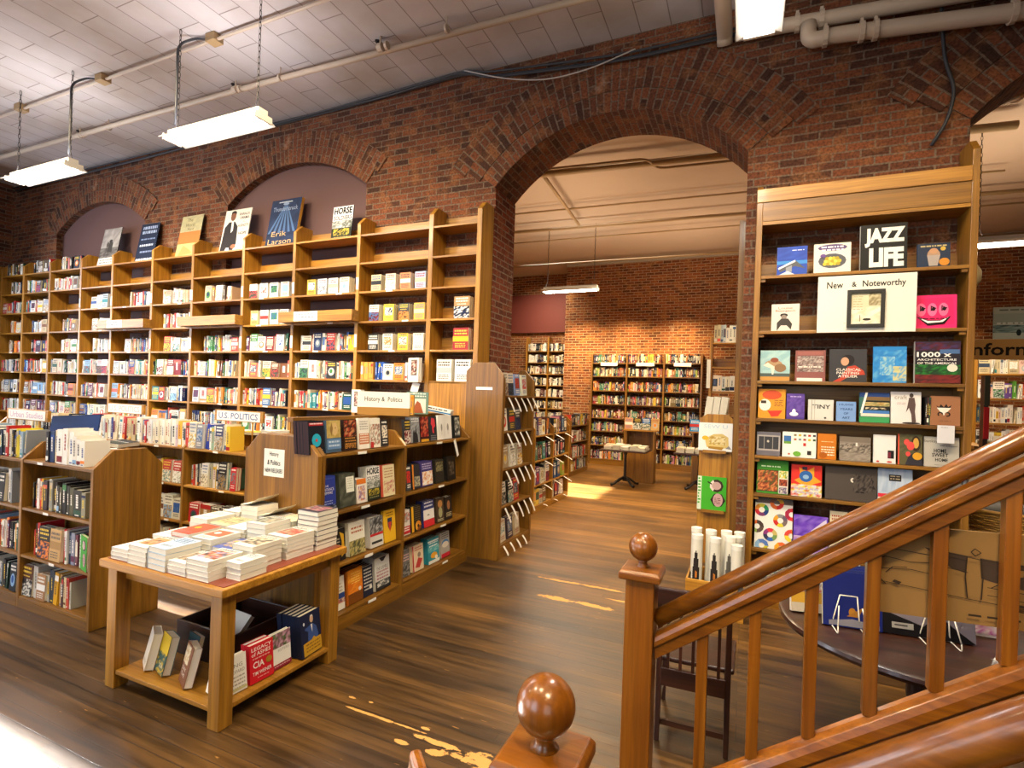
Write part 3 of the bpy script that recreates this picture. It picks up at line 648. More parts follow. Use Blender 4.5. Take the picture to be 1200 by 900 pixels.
def lowcase(label, origin, rotz, divs, D, ztops, zup, mats, cap=None, kick=.08, group=None, full_back=True, zback=None, front_only=False, ch=.13, endsign=False):
    """low double sided unit; local x along the front, y into it. divs = local x of uprights"""
    t = thing('low_bookcase', label, 'bookcase', origin, group)
    R = Matrix.Translation(origin) @ Matrix.Rotation(rotz, 4, 'Z'); tu = .035
    along = 'X' if abs(math.cos(rotz)) > .5 else 'Y'
    for x in divs:
        mb = MB(); mb.M = R
        mb.prism([(0, 0), (D, 0), (D, zup - ch), (D - ch, zup), (ch, zup), (0, zup - ch)], x - tu / 2, x + tu / 2, 'x'); mb.build('upright', M[mats + 'Z'], t, bevel=.004)
    for a, b in zip(divs[:-1], divs[1:]):
        a += tu / 2; b -= tu / 2
        for z in ztops:
            mb = MB(); mb.M = R; mb.box(a, b, .004, D - .004, z - .022, z); mb.build('shelf', M[mats + along], t, bevel=.003)
        mb = MB(); mb.M = R; mb.box(a, b, .0, .02, 0, min(ztops) - .022); mb.build('kick_board', M[mats + along], t)
        mb = MB(); mb.M = R; n = 6
        for k in range(n):
            w = (b - a) / n; mb.box(a + w * k + .001, a + w * (k + 1) - .001, D / 2 - .008, D / 2 + .008, min(ztops), zback or (zup - .03))
        mb.build('back_panel', M[mats + 'Z'], t)
        if cap:
            mb = MB(); mb.M = R; mb.box(a - tu / 2, b + tu / 2, D / 2 - .03, D / 2 + .03, cap - .035, cap); mb.build('cap_rail', M[mats + along], t, bevel=.004)
    return t, R
def shelf_label(parent, R, x, z, w=.07, h=.018, y=-.002, mat=None):
    mb = MB(); mb.M = R; mb.box(x - w / 2, x + w / 2, y - .002, y, z - h - .002, z - .002); mb.build('price_label', M['paper'], parent)

# ================================================================== BOOKS
PAGE = ['#e9dfc6', '#efe7d3', '#e4d8bb', '#f2ecdd']
PAL_PALE = ['#f2efe6', '#e9e2cf', '#e0d3b4', '#f5f3ee', '#d9c9a2', '#dcdfe0', '#ead9c4', '#c9b48c', '#f0e6d8', '#cfd8dc', '#e8c9bd', '#f4f1e4']
PAL_MIX = ['#7d1f24', '#b93a3a', '#39455c', '#2a2a2e', '#5a6a7c', '#a8824c', '#c9b79c', '#b8b2a6', '#4a6a9a', '#d9cdb8', '#f1eee6', '#e8e0cf', '#f4f2ee', '#c8352b', '#9d1f25', '#2a4f96', '#17244f', '#1c1c20', '#2b2b30', '#e2b62c', '#e8842c', '#3f7d45', '#1e4d3a',
           '#8cb2d4', '#d9c49a', '#7c4b2c', '#b9bcc0', '#6d7176', '#e9e4d6', '#d65a4a', '#3c8a91', '#efe9dd', '#64304f', '#dcd6c8', '#f0e2c8', '#cfcac0']
PAL_DARK = ['#1b1b20', '#26262c', '#3a2a22', '#611a1a', '#14233f', '#e6e1d3', '#b32420', '#c9a32b', '#4a4d52', '#8a8f93', '#ece6da', '#20392c', '#5a4a3a', '#d5cfc0']
PAL_FAR = ['#2a2430', '#3a3a5a', '#1f2a3a', '#5a2a2a', '#24211f', '#7a6a4a', '#c9403a', '#e88b3c', '#e6c04a', '#b8863e', '#7d2a2a', '#2e4a7a', '#3f7f6a', '#efe6d2', '#d9cdb2', '#6b3d6d', '#1f1f26', '#d98fa0', '#97b34a', '#e4d9c2', '#a35b2f', '#5b4636', '#f0e8da']

def spine_geo(mb, s, shell=True):
    w, H, D, col, pg = s['w'], s['H'], s['D'], s['col'], s['pg']
    mb.M = s['M']; a, b = -w / 2, w / 2; t = min(.0016, w * .2)
    if shell:
        mb.box(a, a + t, 0, D, 0, H, col); mb.box(b - t, b, 0, D, 0, H, col); mb.box(a + t, b - t, 0, t, 0, H, col)
    else:
        mb.add([(a, 0, 0), (b, 0, 0), (b, D, 0), (a, D, 0), (a, 0, H), (b, 0, H), (b, D, H), (a, D, H)], [(0, 1, 5, 4), (1, 2, 6, 5), (3, 0, 4, 7)], col)
        mb.add([(a, 0, H - .002), (b, 0, H - .002), (b, D, H - .002), (a, D, H - .002)], [(0, 1, 2, 3)], pg)
    rg = random.Random(s['seed']); c2 = s['c2']
    k = rg.random(); it = []
    if k < .35: it.append(('r', 0.02, rg.uniform(.04, .12), .98, rg.uniform(.16, .3), c2))
    elif k < .6: it.append(('r', 0.02, rg.uniform(.72, .8), .98, rg.uniform(.85, .95), c2))
    elif k < .75: it.append(('r', 0.02, .3, .98, .78, c2))
    tc = s['tc']; v = rg.uniform(.3, .42); top = rg.uniform(.7, .86)
    x0 = rg.uniform(.3, .4); x1 = rg.uniform(.56, .68)
    while v < top:
        h = rg.uniform(.03, .09); it.append(('r', x0, v, x1, min(v + h, top), tc)); v += h + .02
    if w > .02 and rg.random() < .5: it.append(('r', .25, .05, .75, .09, tc))
    art(mb, it, w, H, y=-.0003)
def pages_geo(mb, s):
    w, H, D, pg = s['w'], s['H'], s['D'], s['pg']; mb.M = s['M']; t = min(.0016, w * .2)
    mb.box(-w / 2 + t, w / 2 - t, t, D - .004, .003, H - .004, pg)

def face_geo(mb, s, shell=True):
    W_, H, T, col = s['w'], s['H'], s['D'], s['col']; mb.M = s['M']; t = s.get('t') or min(.002, T * .15)
    a, b = -W_ / 2, W_ / 2
    mb.box(a, b, 0, t, 0, H, col); mb.box(a, b, T - t, T, 0, H, s.get('back', col)); mb.box(a, a + t, t, T - t, 0, H, s.get('sp', col))
    if not shell: mb.box(a + t, b - .003, t, T - t, .003, H - .003, s['pg'])
    if s.get('art'): art(mb, s['art'], W_, H)
def face_pages(mb, s):
    W_, H, T = s['w'], s['H'], s['D']; mb.M = s['M']; t = s.get('t') or min(.002, T * .15)
    mb.box(-W_ / 2 + t, W_ / 2 - (.001 if s.get('t') else .003), t, T - t, .003, H - .003, s['pg'])

TCOLS = ['#f4f0e4', '#1d1d22', '#e8c84a', '#c62f2a', '#26417c']
def contrast(col, rg):
    l = s2l(col); lum = .3 * l[0] + .6 * l[1] + .1 * l[2]
    return rg.choice(['#55555c', '#5a6a96', '#a85a52', '#6a6258', '#3a3a40']) if lum > .35 else rg.choice(['#f4f0e4', '#f4f0e4', '#e8c84a'])
def genart(rg, col, pal=PAL_MIX):
    tc = contrast(col, rg); c2 = rg.choice(pal); c3 = rg.choice(pal); it = []
    k = rg.random()
    if k < .34:
        it += [('n', .0, .0, 1, .55, [c2, c3, tuple(min(1, x * .7) for x in s2l(c2)[:3]), c2, c3], 6, 7, rg.random()), ('l', .12, .9, .93, 2, .09, .03, tc, rg.random()), ('l', .2, .8, .66, 1, .05, .03, tc, 3)]
    elif k < .6:
        it += [('n', .12, .32, .88, .80, [c2, c3, c2], 6, 7, rg.random()), ('l', .15, .85, .95, 1, .09, .03, tc, rg.random()), ('l', .2, .8, .25, 2, .06, .03, tc, 5)]
    elif k < .8:
        it += [('r', 0, .38, 1, .62, c2), ('l', .1, .9, .9, 2, .1, .03, tc, rg.random()), ('l', .15, .85, .3, 3, .05, .03, tc, 9)]
    else:
        it += [('e', .5, .4, .33, .24, c2), ('e', .48, .43, .18, .14, c3), ('l', .12, .88, .92, 2, .09, .03, tc, rg.random())]
    return it

SPINES = []; FACES = []
def seat(Mx, w, H, T):
    """lift a leaning book so that its lowest corner rests on the shelf"""
    lo = min((Mx @ V((x, y, 0))).z for x in (-w / 2, w / 2) for y in (0, T))
    return Matrix.Translation((0, 0, Mx.translation.z - lo + .0008)) @ Mx
def Tm(x, y, z): return Matrix.Translation((x, y, z))
def Rz(a): return Matrix.Rotation(a, 4, 'Z')
def Rx(a): return Matrix.Rotation(a, 4, 'X')
def Ry(a): return Matrix.Rotation(a, 4, 'Y')
def spine_spec(Mx, w, H, D, col, rg, label, group, c2=None):
    SPINES.append(dict(M=Mx, w=w, H=H, D=D, col=col, c2=c2 or rg.choice(PAL_MIX), tc=contrast(col, rg), pg=rg.choice(PAGE), seed=rg.random(), label=label, group=group, kind='spine'))
def face_spec(Mx, w, H, T, col, rg, label, group, art_=None, sp=None, copies=0, gap=.002, copylabel=None, name='display_book', cat='book'):
    z_ = Mx.translation.z; M0 = Mx; Mx = seat(Mx, w, H, T)
    s = dict(M=Mx, w=w, H=H, D=T, col=col, pg=rg.choice(PAGE), art=art_ if art_ is not None else genart(rg, col), label=label, group=group, sp=sp or col, name=name, cat=cat)
    FACES.append(s)
    for k in range(copies):
        c = dict(s); C_ = M0 @ Tm(rg.uniform(-.004, .004), (T + gap) * (k + 1), 0); C_.translation.z = z_; c['M'] = seat(C_, w, H, T); c['art'] = None; c['copy'] = True
        c['label'] = copylabel or ('further copy standing behind the ' + label)[:200]; FACES.append(c)
    return s
def row(R, x0, x1, z, rg, pal, desc, group, hs=(.19, .24), ws=(.013, .032), D=.15, y0=.03, facep=0.0, start=0, seq=None, lean=True):
    """fill a stretch of shelf; R: shelf frame (x along, y into)"""
    x = x0; i = start; items = list(seq) if seq else None; n = 0
    while True:
        if items is not None:
            if not items: break
            it = items.pop(0); w, col, H = it[0], it[1], it[2]; face = len(it) > 3 and it[3]
        else:
            face = rg.random() < facep; w = rg.uniform(.13, .16) if face else rg.uniform(*ws); col = rg.choice(pal); H = rg.uniform(*hs)
            if rg.random() < .22 and not face and n: w, H, col = pw, pH, pc
        if x + w > x1: break
        sz = 'thick' if w > .03 else ('thin' if w < .02 else 'medium')
        if face:
            lab = '%s book facing out, %s from left, %s' % (cname(col), ORD[i], desc)
            face_spec(R @ Tm(x + w / 2, y0 - .01, z + .003) @ Rx(-.05), w - .004, H, .028, col, rg, lab, group, copies=2 if items is None or it[3] == 2 else 1, copylabel='copy behind %s display book, %s from left, %s' % (cname(col), ORD[i], desc))
        else:
            lab = '%s %s book, %s from left, %s' % (sz, cname(col), ORD[i], desc)
            tilt = rg.uniform(-.002, .004)
            if lean and rg.random() < .05: tilt = .10
            spine_spec(R @ Tm(x + w / 2 + (H * .5 * abs(tilt) if tilt > .05 else 0), y0 + rg.uniform(0, .02), z + .0015 + w * .5 * abs(math.sin(tilt))) @ Ry(tilt), w, H, D, col, rg, lab, group)
            if tilt > .05: x += H * tilt + .004
        x += w + .0022; i += 1; n += 1; pw, pH, pc = w, H, col
    return i

# ------------------------------------------------------------------ the tall wall bookcases
ZR = [3.74, 3.39, 3.03, 2.66, 2.30, 1.94, 1.55, 1.20, .84, .48, .12]
BX = [-13.06, -12.27, -11.39, -10.44, -9.55, -8.52, -7.575, -6.51, -5.55, -4.475, -3.415, -2.78]
BN = ['leftmost bay', 'second bay', 'third bay', 'bay under grey soldier poster', 'bay under navy poster', 'bay under orange-banded poster',
      'bay under suited-man poster', 'bay under big blue poster', 'bay under HORSE SOLDIERS poster', 'wide bay with empty top', 'narrow bay beside arch']
wallcase('bookcase', 'tall oak wall bookcase bay cut by the left edge of the view', -13.38, BX[0], 5.2, .29, ZR, 3.98, group='tall oak wall bookcases')
for i in range(11):
    last = i == 10
    t = wallcase('bookcase', 'tall honey oak wall bookcase, ' + BN[i], BX[i], BX[i + 1], 5.2, .29, ZR if not last else ZR[:6], 3.98, group='tall oak wall bookcases',
                 rup=last, tu=.05 if not last else .06, panel_to=1.93 if last else None, kick=not last)
    if 3 <= i <= 9:
        for (za, hh) in ((3.06, .15), (2.34, .16)):
            shelf_label(t, Matrix(), BX[i], za + hh, .035, hh, y=5.2)
    rg = random.Random(i)
    for z in ZR[2:8]:
        if not last and rg.random() < .75: shelf_label(t, Matrix(), BX[i] + rg.uniform(.3, .8), z, .09, .018, y=5.203)
wallrows = {2: [(0, 1, 'm'), (0, 1, 'm'), None, (.3, 1, 'p'), (.4, 1, 'p'), (.2, 1, 'p'), (.22, .92, 'p'), (.05, .95, 'b'), (.16, .9, 'b'), (.12, 1, 'b'), None],
            3: [(.4, 1, 'm'), (.3, 1, 'p'), (.4, 1, 'p'), (.35, 1, 'p'), None, (.25, 1, 'p'), None, (.1, .95, 'b'), None, (.1, 1, 'b'), (.4, .98, 'b')],
            4: [(.3, 1, 'm'), (.3, 1, 'm'), (.35, 1, 'p'), (.35, 1, 'p'), (.3, 1, 'm'), (.3, 1, 'p'), (.2, 1, 'm'), (.03, 1, 'f'), (.1, 1, 'f'), (.1, 1, 'b'), (.4, .98, 'b')],
            5: ['m'] * 9 + ['s9', (.1, .98, 'b')], 6: ['m'] * 9 + ['s96', None], 7: ['m'] * 10 + [None], 0: [(.1, .95, 'd'), (.25, 1, 'd'), (.25, 1, 'd')] + [None] * 8, 1: [(.35, 1, 'd'), (.05, 1, 'm'), (.05, .95, 'd')] + [None] * 8}
for r, cells in wallrows.items():
    for i, c in enumerate(cells):
        if c is None: continue
        rg = random.Random(100 * r + i); a, b = BX[i] + .04, BX[i + 1] - .04; W_ = b - a
        desc = '%s shelf, %s' % (ORD[r], BN[i]); grp = 'books in the tall wall bookcases'
        R = Tm(a, 5.2, 0)
        if c == 'm': row(R, 0, W_, ZR[r], rg, PAL_MIX + (['#c8352b', '#d94a50', '#e9e2dc', '#b93a4a'] if (r == 5 and i < 4) else PAL_PALE[:4]), desc, grp, facep=.10)
        elif c == 's9':
            n = row(R, .03, .28, ZR[r], rg, PAL_MIX, desc, grp, seq=[(.034, '#e8a24a', .215)] * 5)
            n = row(R, .24, .5, ZR[r], rg, PAL_MIX, desc, grp, seq=[(.028, '#2c57a8', .215)] * 4, start=n)
            n = row(R, .38, .9, ZR[r], rg, PAL_MIX, desc, grp, seq=[(.15, '#f2efe8', .19, 2), (.15, '#ef8a2e', .2, 2)], start=n)
            row(R, .70, W_ - .1, ZR[r], rg, PAL_PALE, desc, grp, start=n, hs=(.2, .215))
        elif c == 's96':
            seq = [(.022, x, .2) for x in ('#7a2428', '#2a3a70', '#e0b23a', '#23331f')] + [(.034, '#243a24', .215), (.04, '#2a3f2a', .215), (.05, '#a5c23a', .21), (.03, '#c23a3a', .22), (.028, '#e8842c', .2), (.03, '#d93b46', .22), (.03, '#c92c38', .22), (.03, '#e08a3a', .2)]
            n = row(R, 0, W_, ZR[r], rg, PAL_MIX, desc, grp, seq=seq)
            n = row(R, .42, W_ - .16, ZR[r], rg, ['#7c5a3c', '#8a4a2e', '#e6d0a0', '#e3c07a', '#f0e4c0'], desc, grp, start=n, hs=(.2, .22), ws=(.02, .028))
        else:
            f0, f1, k = c; x0, x1 = W_ * f0, W_ * f1
            if k == 'b':                                          # chunky pale piles of face-out copies
                n = 0; x = x0; w = .135
                cols = {(2, 7): ['#efe9da', '#f2eee4', '#efe9da', '#e9e0c8'], (2, 8): ['#e2b83a', '#e9f0f2', '#f0eee2', '#efe6c4'], (2, 9): ['#cdbb8e', '#e6d9c0', '#d98a5a', '#a9bbd8'],
                        (3, 7): ['#e0b06a', '#f4f1ec', '#cfd5ca', '#e9dfcc'], (3, 9): ['#dce0cf', '#e9c93a', '#3c4148', '#e0b04a'], (4, 9): ['#2f2a24', '#e9dccb', '#d9b53a', '#e6dcc4'],
                        (3, 10): ['#b58a5c'], (4, 10): ['#a12f35'], (5, 10): ['#e4e0da', '#efece6']}.get((r, i), PAL_PALE)
                step = (x1 - x0) / len(cols)
                for j, col in enumerate(cols):
                    xx = x0 + step * (j + .5)
                    ww = min(.15 if i != 10 else .2, step - .02)
                    face_spec(R @ Tm(xx, .03, ZR[r] + .0015) @ Rz(.0), ww, .20 if i != 10 else .25, .032, col, rg, '%s book facing out, %s from left, %s' % (cname(col), ORD[j], desc), 'face-out books in the tall wall bookcases',
                              copies=2, copylabel='copy behind %s display book, %s from left, %s' % (cname(col), ORD[j], desc))
            else:
                pal = {'m': PAL_MIX, 'p': PAL_PALE + ['#b9c4cc', '#8d6a4a', '#c23a30', '#3a4a6a', '#c9a27a', '#d9b9a0', '#5a4a3a'], 'd': PAL_DARK + ['#3a5a8a', '#d98a8a'], 'f': PAL_MIX}[k]
                row(R, x0, x1, ZR[r], rg, pal, desc, grp, facep={'f': .3, 'p': .12}.get(k, .05), hs=(.19, .235), ws=(.018, .045))
for (i, lab, txt) in ((4, 'oak header board with a white card on the shelf under the navy lettered poster', True), (6, 'plain oak header board across the bay under the suited man poster', False), (8, 'oak header board with a white card under the black and white titled poster', True)):
    a, b = BX[i] - .02, BX[i + 1] + .0
    mb = MB(); mb.box(a - .08, b + .05, 5.06, 5.198, 2.655, 2.79); o = mb.build('header_board', M['oakX'], bevel=.003); tag(o, lab, 'shelf sign', 'header boards on the tall bookcases')
    if txt:
        mb = MB(); mb.M = Tm((a + b) / 2 - .15, 5.06, 2.665); mb.box(-.2, .2, -.003, -.0005, 0, .12, '#efece4'); art(mb, [('l', .1, .9, .8, 2, .22, .1, '#8a8a90', 3)], .4, .12, y=-.0032)
        mb.build('title_card', M['matte'], o)
for (x, z, lab) in ((-4.35, 1.55, 'cream framed shelf sign projecting beside the History and Politics card'), (-3.53, 1.94, 'cream framed shelf sign projecting at the end of the wide bay')):
    mb = MB(); mb.M = Tm(x, 5.10, z + .0) @ Rz(-.25); mb.box(-.09, .09, 0, .05, -.02, .26, '#e6dfd2'); art(mb, [('r', .28, .2, .85, .85, '#6a5a50'), ('n', .32, .25, .81, .8, ['#3a3431', '#a07a6a', '#7a3030', '#cabfae'], 4, 6, 2)], .18, .28)
    tag(mb.build('framed_sign', M['matte']), lab, 'shelf sign')
mb = MB(); mb.M = Tm(-3.55, 5.15, 1.80) @ Ry(.3); mb.box(-.05, .05, 0, .002, 0, .12); tag(mb.build('paper_tag', M['paper']), 'white paper tag dangling below the projecting frame in the wide bay', 'paper tag')

# ------------------------------------------------------------------ posters along the top
def poster(name, x, w, h, items, edge, label, rot=-.17, t=.012, bgc='#ffffff', y=5.33, cat='poster', zb=3.746):
    mb = MB(); mb.M = Tm(x, y, zb) @ Rx(rot)
    mb.box(-w / 2, w / 2, 0, t, 0, h, edge); mb.add([(-w / 2, -.0005, 0), (w / 2, -.0005, 0), (w / 2, -.0005, h), (-w / 2, -.0005, h)], [(0, 1, 2, 3)], bgc)
    art(mb, items, w, h, y=-.001); o = mb.build(name, M['matte']); tag(o, label, cat, 'posters along the top of the tall bookcases'); return o
poster('poster', -10.0, .49, .70, [('n', 0, .34, 1, 1, ['#a7a3a3', '#9a9696', '#b5b0ae', '#8f8b8b'], 5, 5, 1), ('n', 0, .24, 1, .5, ['#4a4747', '#6b6766', '#7d7877'], 7, 4, 2), ('e', .52, .66, .09, .05, '#3a3736'), ('p', [(.4, .38), (.68, .38), (.66, .62), (.5, .66), (.42, .56)], '#3e3b3a'), ('p', [(.34, .48), (.48, .6), (.36, .66), (.3, .6)], '#504c4a'),
       ('r', 0, 0, 1, .24, '#e9e6e2'), ('l', .1, .9, .2, 2, .045, .02, '#8a8683', 4)], '#222', 'poster of a grey soldier photograph with white lower band, propped on the tall bookcase')
poster('poster', -8.98, .46, .68, [('r', 0, 0, 1, 1, '#17233f'), ('l', .12, .9, .93, 2, .1, .015, '#9fb0d0', 1), ('l', .12, .9, .62, 1, .05, .02, '#7e8fb4', 2), ('l', .12, .9, .47, 1, .07, .02, '#c5d0e6', 3), ('l', .2, .85, .3, 1, .06, .02, '#8a9abd', 6), ('l', .05, .95, .11, 1, .08, .02, '#dfe6f2', 5)], '#11192c',
       'dark navy poster of pale blurred lettering, propped on the tall bookcase')
poster('poster', -7.95, .49, .70, [('r', 0, 0, 1, 1, '#c9b676'), ('r', 0, .34, 1, .62, '#c8763a'), ('n', 0, .62, 1, 1, ['#b3ab84', '#a9a482', '#bdb389'], 5, 5, 4), ('t', 'The', .4, .9, .08, '#5a5236'), ('t', 'Worst', .45, .78, .08, '#5a5236'), ('t', 'Hard', .5, .68, .07, '#5a5236'), ('p', [(.1, .05), (.8, .1), (.6, .2), (.3, .3)], '#ab9a5c')], '#5a5236',
       'yellowed poster with an orange band across its middle, propped on the tall bookcase')
poster('poster', -6.93, .54, .68, [('r', 0, 0, 1, 1, '#dedad2'), ('p', [(.02, .02), (.5, .02), (.62, .2), (.56, .6), (.42, .72), (.2, .72), (.06, .6), (.04, .3)], '#2a2527'), ('p', [(.3, .72), (.38, .72), (.4, .52), (.33, .46)], '#e9e6e0'), ('e', .33, .84, .1, .1, '#7b4f39'), ('p', [(.23, .86), (.24, .96), (.34, .98), (.43, .95), (.43, .87), (.38, .92), (.28, .92)], '#1d1718'), ('e', .52, .14, .1, .05, '#a76a4c'), ('p', [(.2, .02), (.42, .02), (.36, .12), (.26, .12)], '#f0ede8'),
       ('t', 'BARACK', .76, .88, .06, '#4d3f3a', .4, .01), ('t', 'OBAMA', .78, .79, .06, '#4d3f3a', .36, .01), ('t', 'the', .78, .70, .03, '#6d5f56'), ('t', 'AUDACITY', .78, .61, .06, '#4d3f3a', .4, .01), ('t', 'of', .8, .52, .03, '#8b2f2a'), ('t', 'HOPE', .8, .43, .07, '#4d3f3a', .3, .01)], '#c9c4ba',
       'poster of a seated man in a dark suit beside lettering, propped on the tall bookcase')
poster('poster', -5.98, .56, .72, [('n', 0, 0, 1, 1, ['#1f2d4d', '#243456', '#1b2744'], 5, 7, 4)] + [('p', [(.45 + k * .02, .86), (.47 + k * .02, .86), (.1 + k * .17, .3), (.02 + k * .17, .3)], '#4d6a94') for k in range(6)] +
       [('r', .25, .93, .7, .95, '#a9b4c4'), ('e', .5, .9, .1, .03, '#7d8fae'), ('t', 'Thunderstruck', .5, .80, .09, '#93a0b8', .82), ('t', 'Erik', .42, .28, .10, '#cda873', .5), ('t', 'Larson', .48, .12, .11, '#cda873', .78)], '#d39a3c',
       'big dark blue poster with gold lettering and thick yellow edge, on the tall bookcase', t=.045)
HS = [('r', 0, 0, 1, 1, '#eceae4'), ('t', 'HORSE', .5, .87, .2, '#16161a', .9, .04), ('t', 'SOLDIERS', .5, .66, .13, '#33333a', .92, .02), ('n', 0, .35, 1, .58, ['#a5a59e', '#c9c8c2', '#8b8d86', '#5c6257'], 8, 4, 6), ('r', 0, 0, 1, .36, '#23291e'), ('n', .1, .14, .9, .34, ['#c9b23e', '#23291e', '#3c4428', '#a8922f', '#23291e'], 9, 4, 7), ('l', .15, .85, .1, 1, .04, .02, '#8e8c5e', 5)]
poster('poster', -4.89, .33, .46, HS, '#111', 'small black and white titled poster of horsemen, propped on the tall bookcase', rot=-.1)

# ------------------------------------------------------------------ bookcase by the display table, and the one behind it
LZ = [1.165, .79, .42, .09]
tA, RA = lowcase('low brown oak double bookcase with angled top ends beside the display table', (-8.0, 2.24, 0), 0, [0, .92, 1.84, 2.78, 3.725], .49, LZ, 1.30, 'oakd', group='low double bookcases', zback=1.2)
tB, RB = lowcase('low oak double bookcase behind the first, carrying the U.S. Politics sign', (-8.9, 3.52, 0), 0, [0, .93, 1.86, 2.79, 3.72, 4.63], .49, LZ, 1.30, 'oak', group='low double bookcases', zback=1.2)
for k, z in enumerate(LZ[:3]):
    for x in (3.05, 2.2): shelf_label(tA, RA, x + .1 * k, z)
    for x in (3.3, 4.2): shelf_label(tB, RB, x + .1 * k, z)
g1 = 'books in the low bookcase by the display table'; d1 = 'top of low bookcase by table'
rg = random.Random(5)
seq = [(.03, '#6a4028', .23), (.035, '#23232a', .235), (.055, '#33456a', .24), (.05, '#e4d6b6', .25), (.075, '#f3efe6', .26), (.06, '#f1ede4', .27), (.06, '#f6f3ec', .25), (.05, '#e9e3d5', .22), (.05, '#f1ece0', .20), (.05, '#efe9db', .19)]
n = row(RA, 3.02, 3.68, 1.165, rg, PAL_MIX, 'top shelf of low bookcase by table', g1, seq=seq, D=.17, lean=False)
row(RA, 1.88, 2.74, 1.165, rg, PAL_DARK + ['#c23030', '#d9c22c', '#5a6a78', '#8ea4b4', '#e8e4da'], 'top shelf, second bay of low bookcase', g1, hs=(.2, .25), ws=(.02, .045))
row(RA, .96, 1.8, 1.165, rg, PAL_MIX, 'top shelf, third bay of low bookcase', g1)
seq = [(.018, '#1b1b1e', .2), (.022, '#2a2a2e', .21), (.012, '#b82a22', .2), (.03, '#efece6', .235), (.03, '#d2452c', .235), (.022, '#e6b52a', .24), (.055, '#3a2f33', .23), (.03, '#e9e6de', .24), (.04, '#8b8a80', .235), (.04, '#3b3433', .23), (.022, '#d9d4c6', .2), (.03, '#26241f', .21), (.03, '#5c5844', .2), (.05, '#1c1c20', .235), (.012, '#e6d03a', .19), (.035, '#34342c', .22), (.05, '#54513a', .21), (.1, '#2e2c28', .2), (.05, '#8f8a70', .19)]
row(RA, 2.88, 3.69, .79, rg, PAL_DARK, 'second shelf of low bookcase by table', g1, seq=seq, D=.16)
row(RA, 1.9, 2.72, .79, rg, PAL_DARK, 'second shelf, second bay of low bookcase', g1, hs=(.2, .29), facep=.15)
seq = [(.016, '#c23a2c', .19), (.016, '#b93026', .2), (.03, '#20201f', .25), (.035, '#c8262c', .26), (.16, '#232226', .24, 1), (.15, '#c9a26a', .24, 1), (.04, '#b9202a', .255), (.02, '#e6e4e0', .25), (.03, '#20304a', .24), (.045, '#8d93a8', .24), (.03, '#7a4a58', .23)]
n = row(RA, 2.89, 3.69, .42, rg, PAL_DARK, 'third shelf of low bookcase by table', g1, seq=seq, D=.16)
GREEN = [('r', 0, 0, .14, 1, '#dfe9d6'), ('l', .02, .12, .95, 9, .06, .03, '#3aa52c', 3), ('ring', .66, .74, .1, .24, ['#3a2a22', '#e8d8d0', '#3a2a22']), ('e', .66, .74, .16, .12, '#c9a7a2'), ('p', [(.5, .8), (.36, .86), (.34, .83), (.5, .76)], '#2a1d18'), ('ring', .72, .32, .14, .26, ['#3a2a22', '#2a1d18']), ('e', .72, .32, .17, .2, '#cba4a4'), ('l', .6, .84, .38, 4, .03, .02, '#7b4a4a', 3)]
face_spec(RA @ Tm(3.61, .02, .42) @ Rz(-.25), .17, .25, .02, '#3ba52c', rg, 'bright green book facing out at the end of third shelf by the table', g1, GREEN, sp='#dfe9d6')
row(RA, 1.9, 2.72, .42, rg, PAL_MIX, 'third shelf, second bay of low bookcase', g1, hs=(.2, .25))
seq = [(.03, '#26262a', .2), (.05, '#b7bf8c', .25), (.18, '#5a3426', .24, 1), (.06, '#c8c2b6', .25), (.12, '#a87a52', .2, 1), (.02, '#b9b4a6', .2), (.06, '#38424e', .25), (.05, '#e2a826', .25), (.03, '#e0b87a', .24), (.03, '#4a2d2a', .23), (.03, '#dfd1a0', .23), (.03, '#d0503c', .23), (.02, '#c2bca8', .2)]
row(RA, 2.6, 3.69, .09, rg, PAL_DARK, 'bottom shelf of low bookcase by table', g1, seq=[(.1, '#20242c', .22, 1)] + seq[1:], D=.16)
row(RA, 1.9, 2.55, .09, rg, PAL_DARK, 'bottom shelf, second bay of low bookcase', g1)
# things lying on its top
def slab(name, x, y, z, w, d, h, rz, col, label, cat='book', items=None, rx=0, ry=0, grp=None):
    s = dict(t=.0007, M=Tm(x, y, z + h) @ Rz(rz) @ Rx(rx) @ Ry(ry) @ Rx(-PI / 2), w=w, H=d, D=h, col=col, pg='#efe8d6', art=items if items is not None else [], label=label, group=grp, sp=col, name=name, cat=cat)
    FACES.append(s); return s
mb = MB(); mb.M = Tm(-5.44, 2.68, 1.29) @ Rz(.06) @ Ry(-.07) @ Rx(-.18); mb.box(-.33, .33, 0, .012, 0, .20, '#1b3468'); mb.box(-.33, .33, .0, .03, .20, .21, '#14254a')
tag(mb.build('folder_board', M['matte']), 'dark blue board propped on the back of the low bookcase top', 'display board')
for k in range(9):
    slab('paperback_book', -4.72 + .035 * k - (k % 3) * .13, 2.56 + .03 * (k % 2), 1.168 + .026 * (k // 3), .15, .21, .024, .3 + .1 * k, ['#f3efe6', '#ece6d8', '#f6f3ea'][k % 3],
         'white paperback lying on the low bookcase top, %s down its loose pile' % ORD[8 - k], items=[('l', .15, .85, .85, 3, .05, .03, '#8a8078', k)], grp='loose white paperbacks on the low bookcase')
slab('paperback_book', -4.50, 2.47, 1.30, .15, .22, .03, .35, '#2b2f24', 'black and green paperback lying tilted above the angled end panel', items=[('r', .1, .55, .9, .9, '#14161a'), ('r', .05, .48, .95, .52, '#f0eee8')], ry=.12)
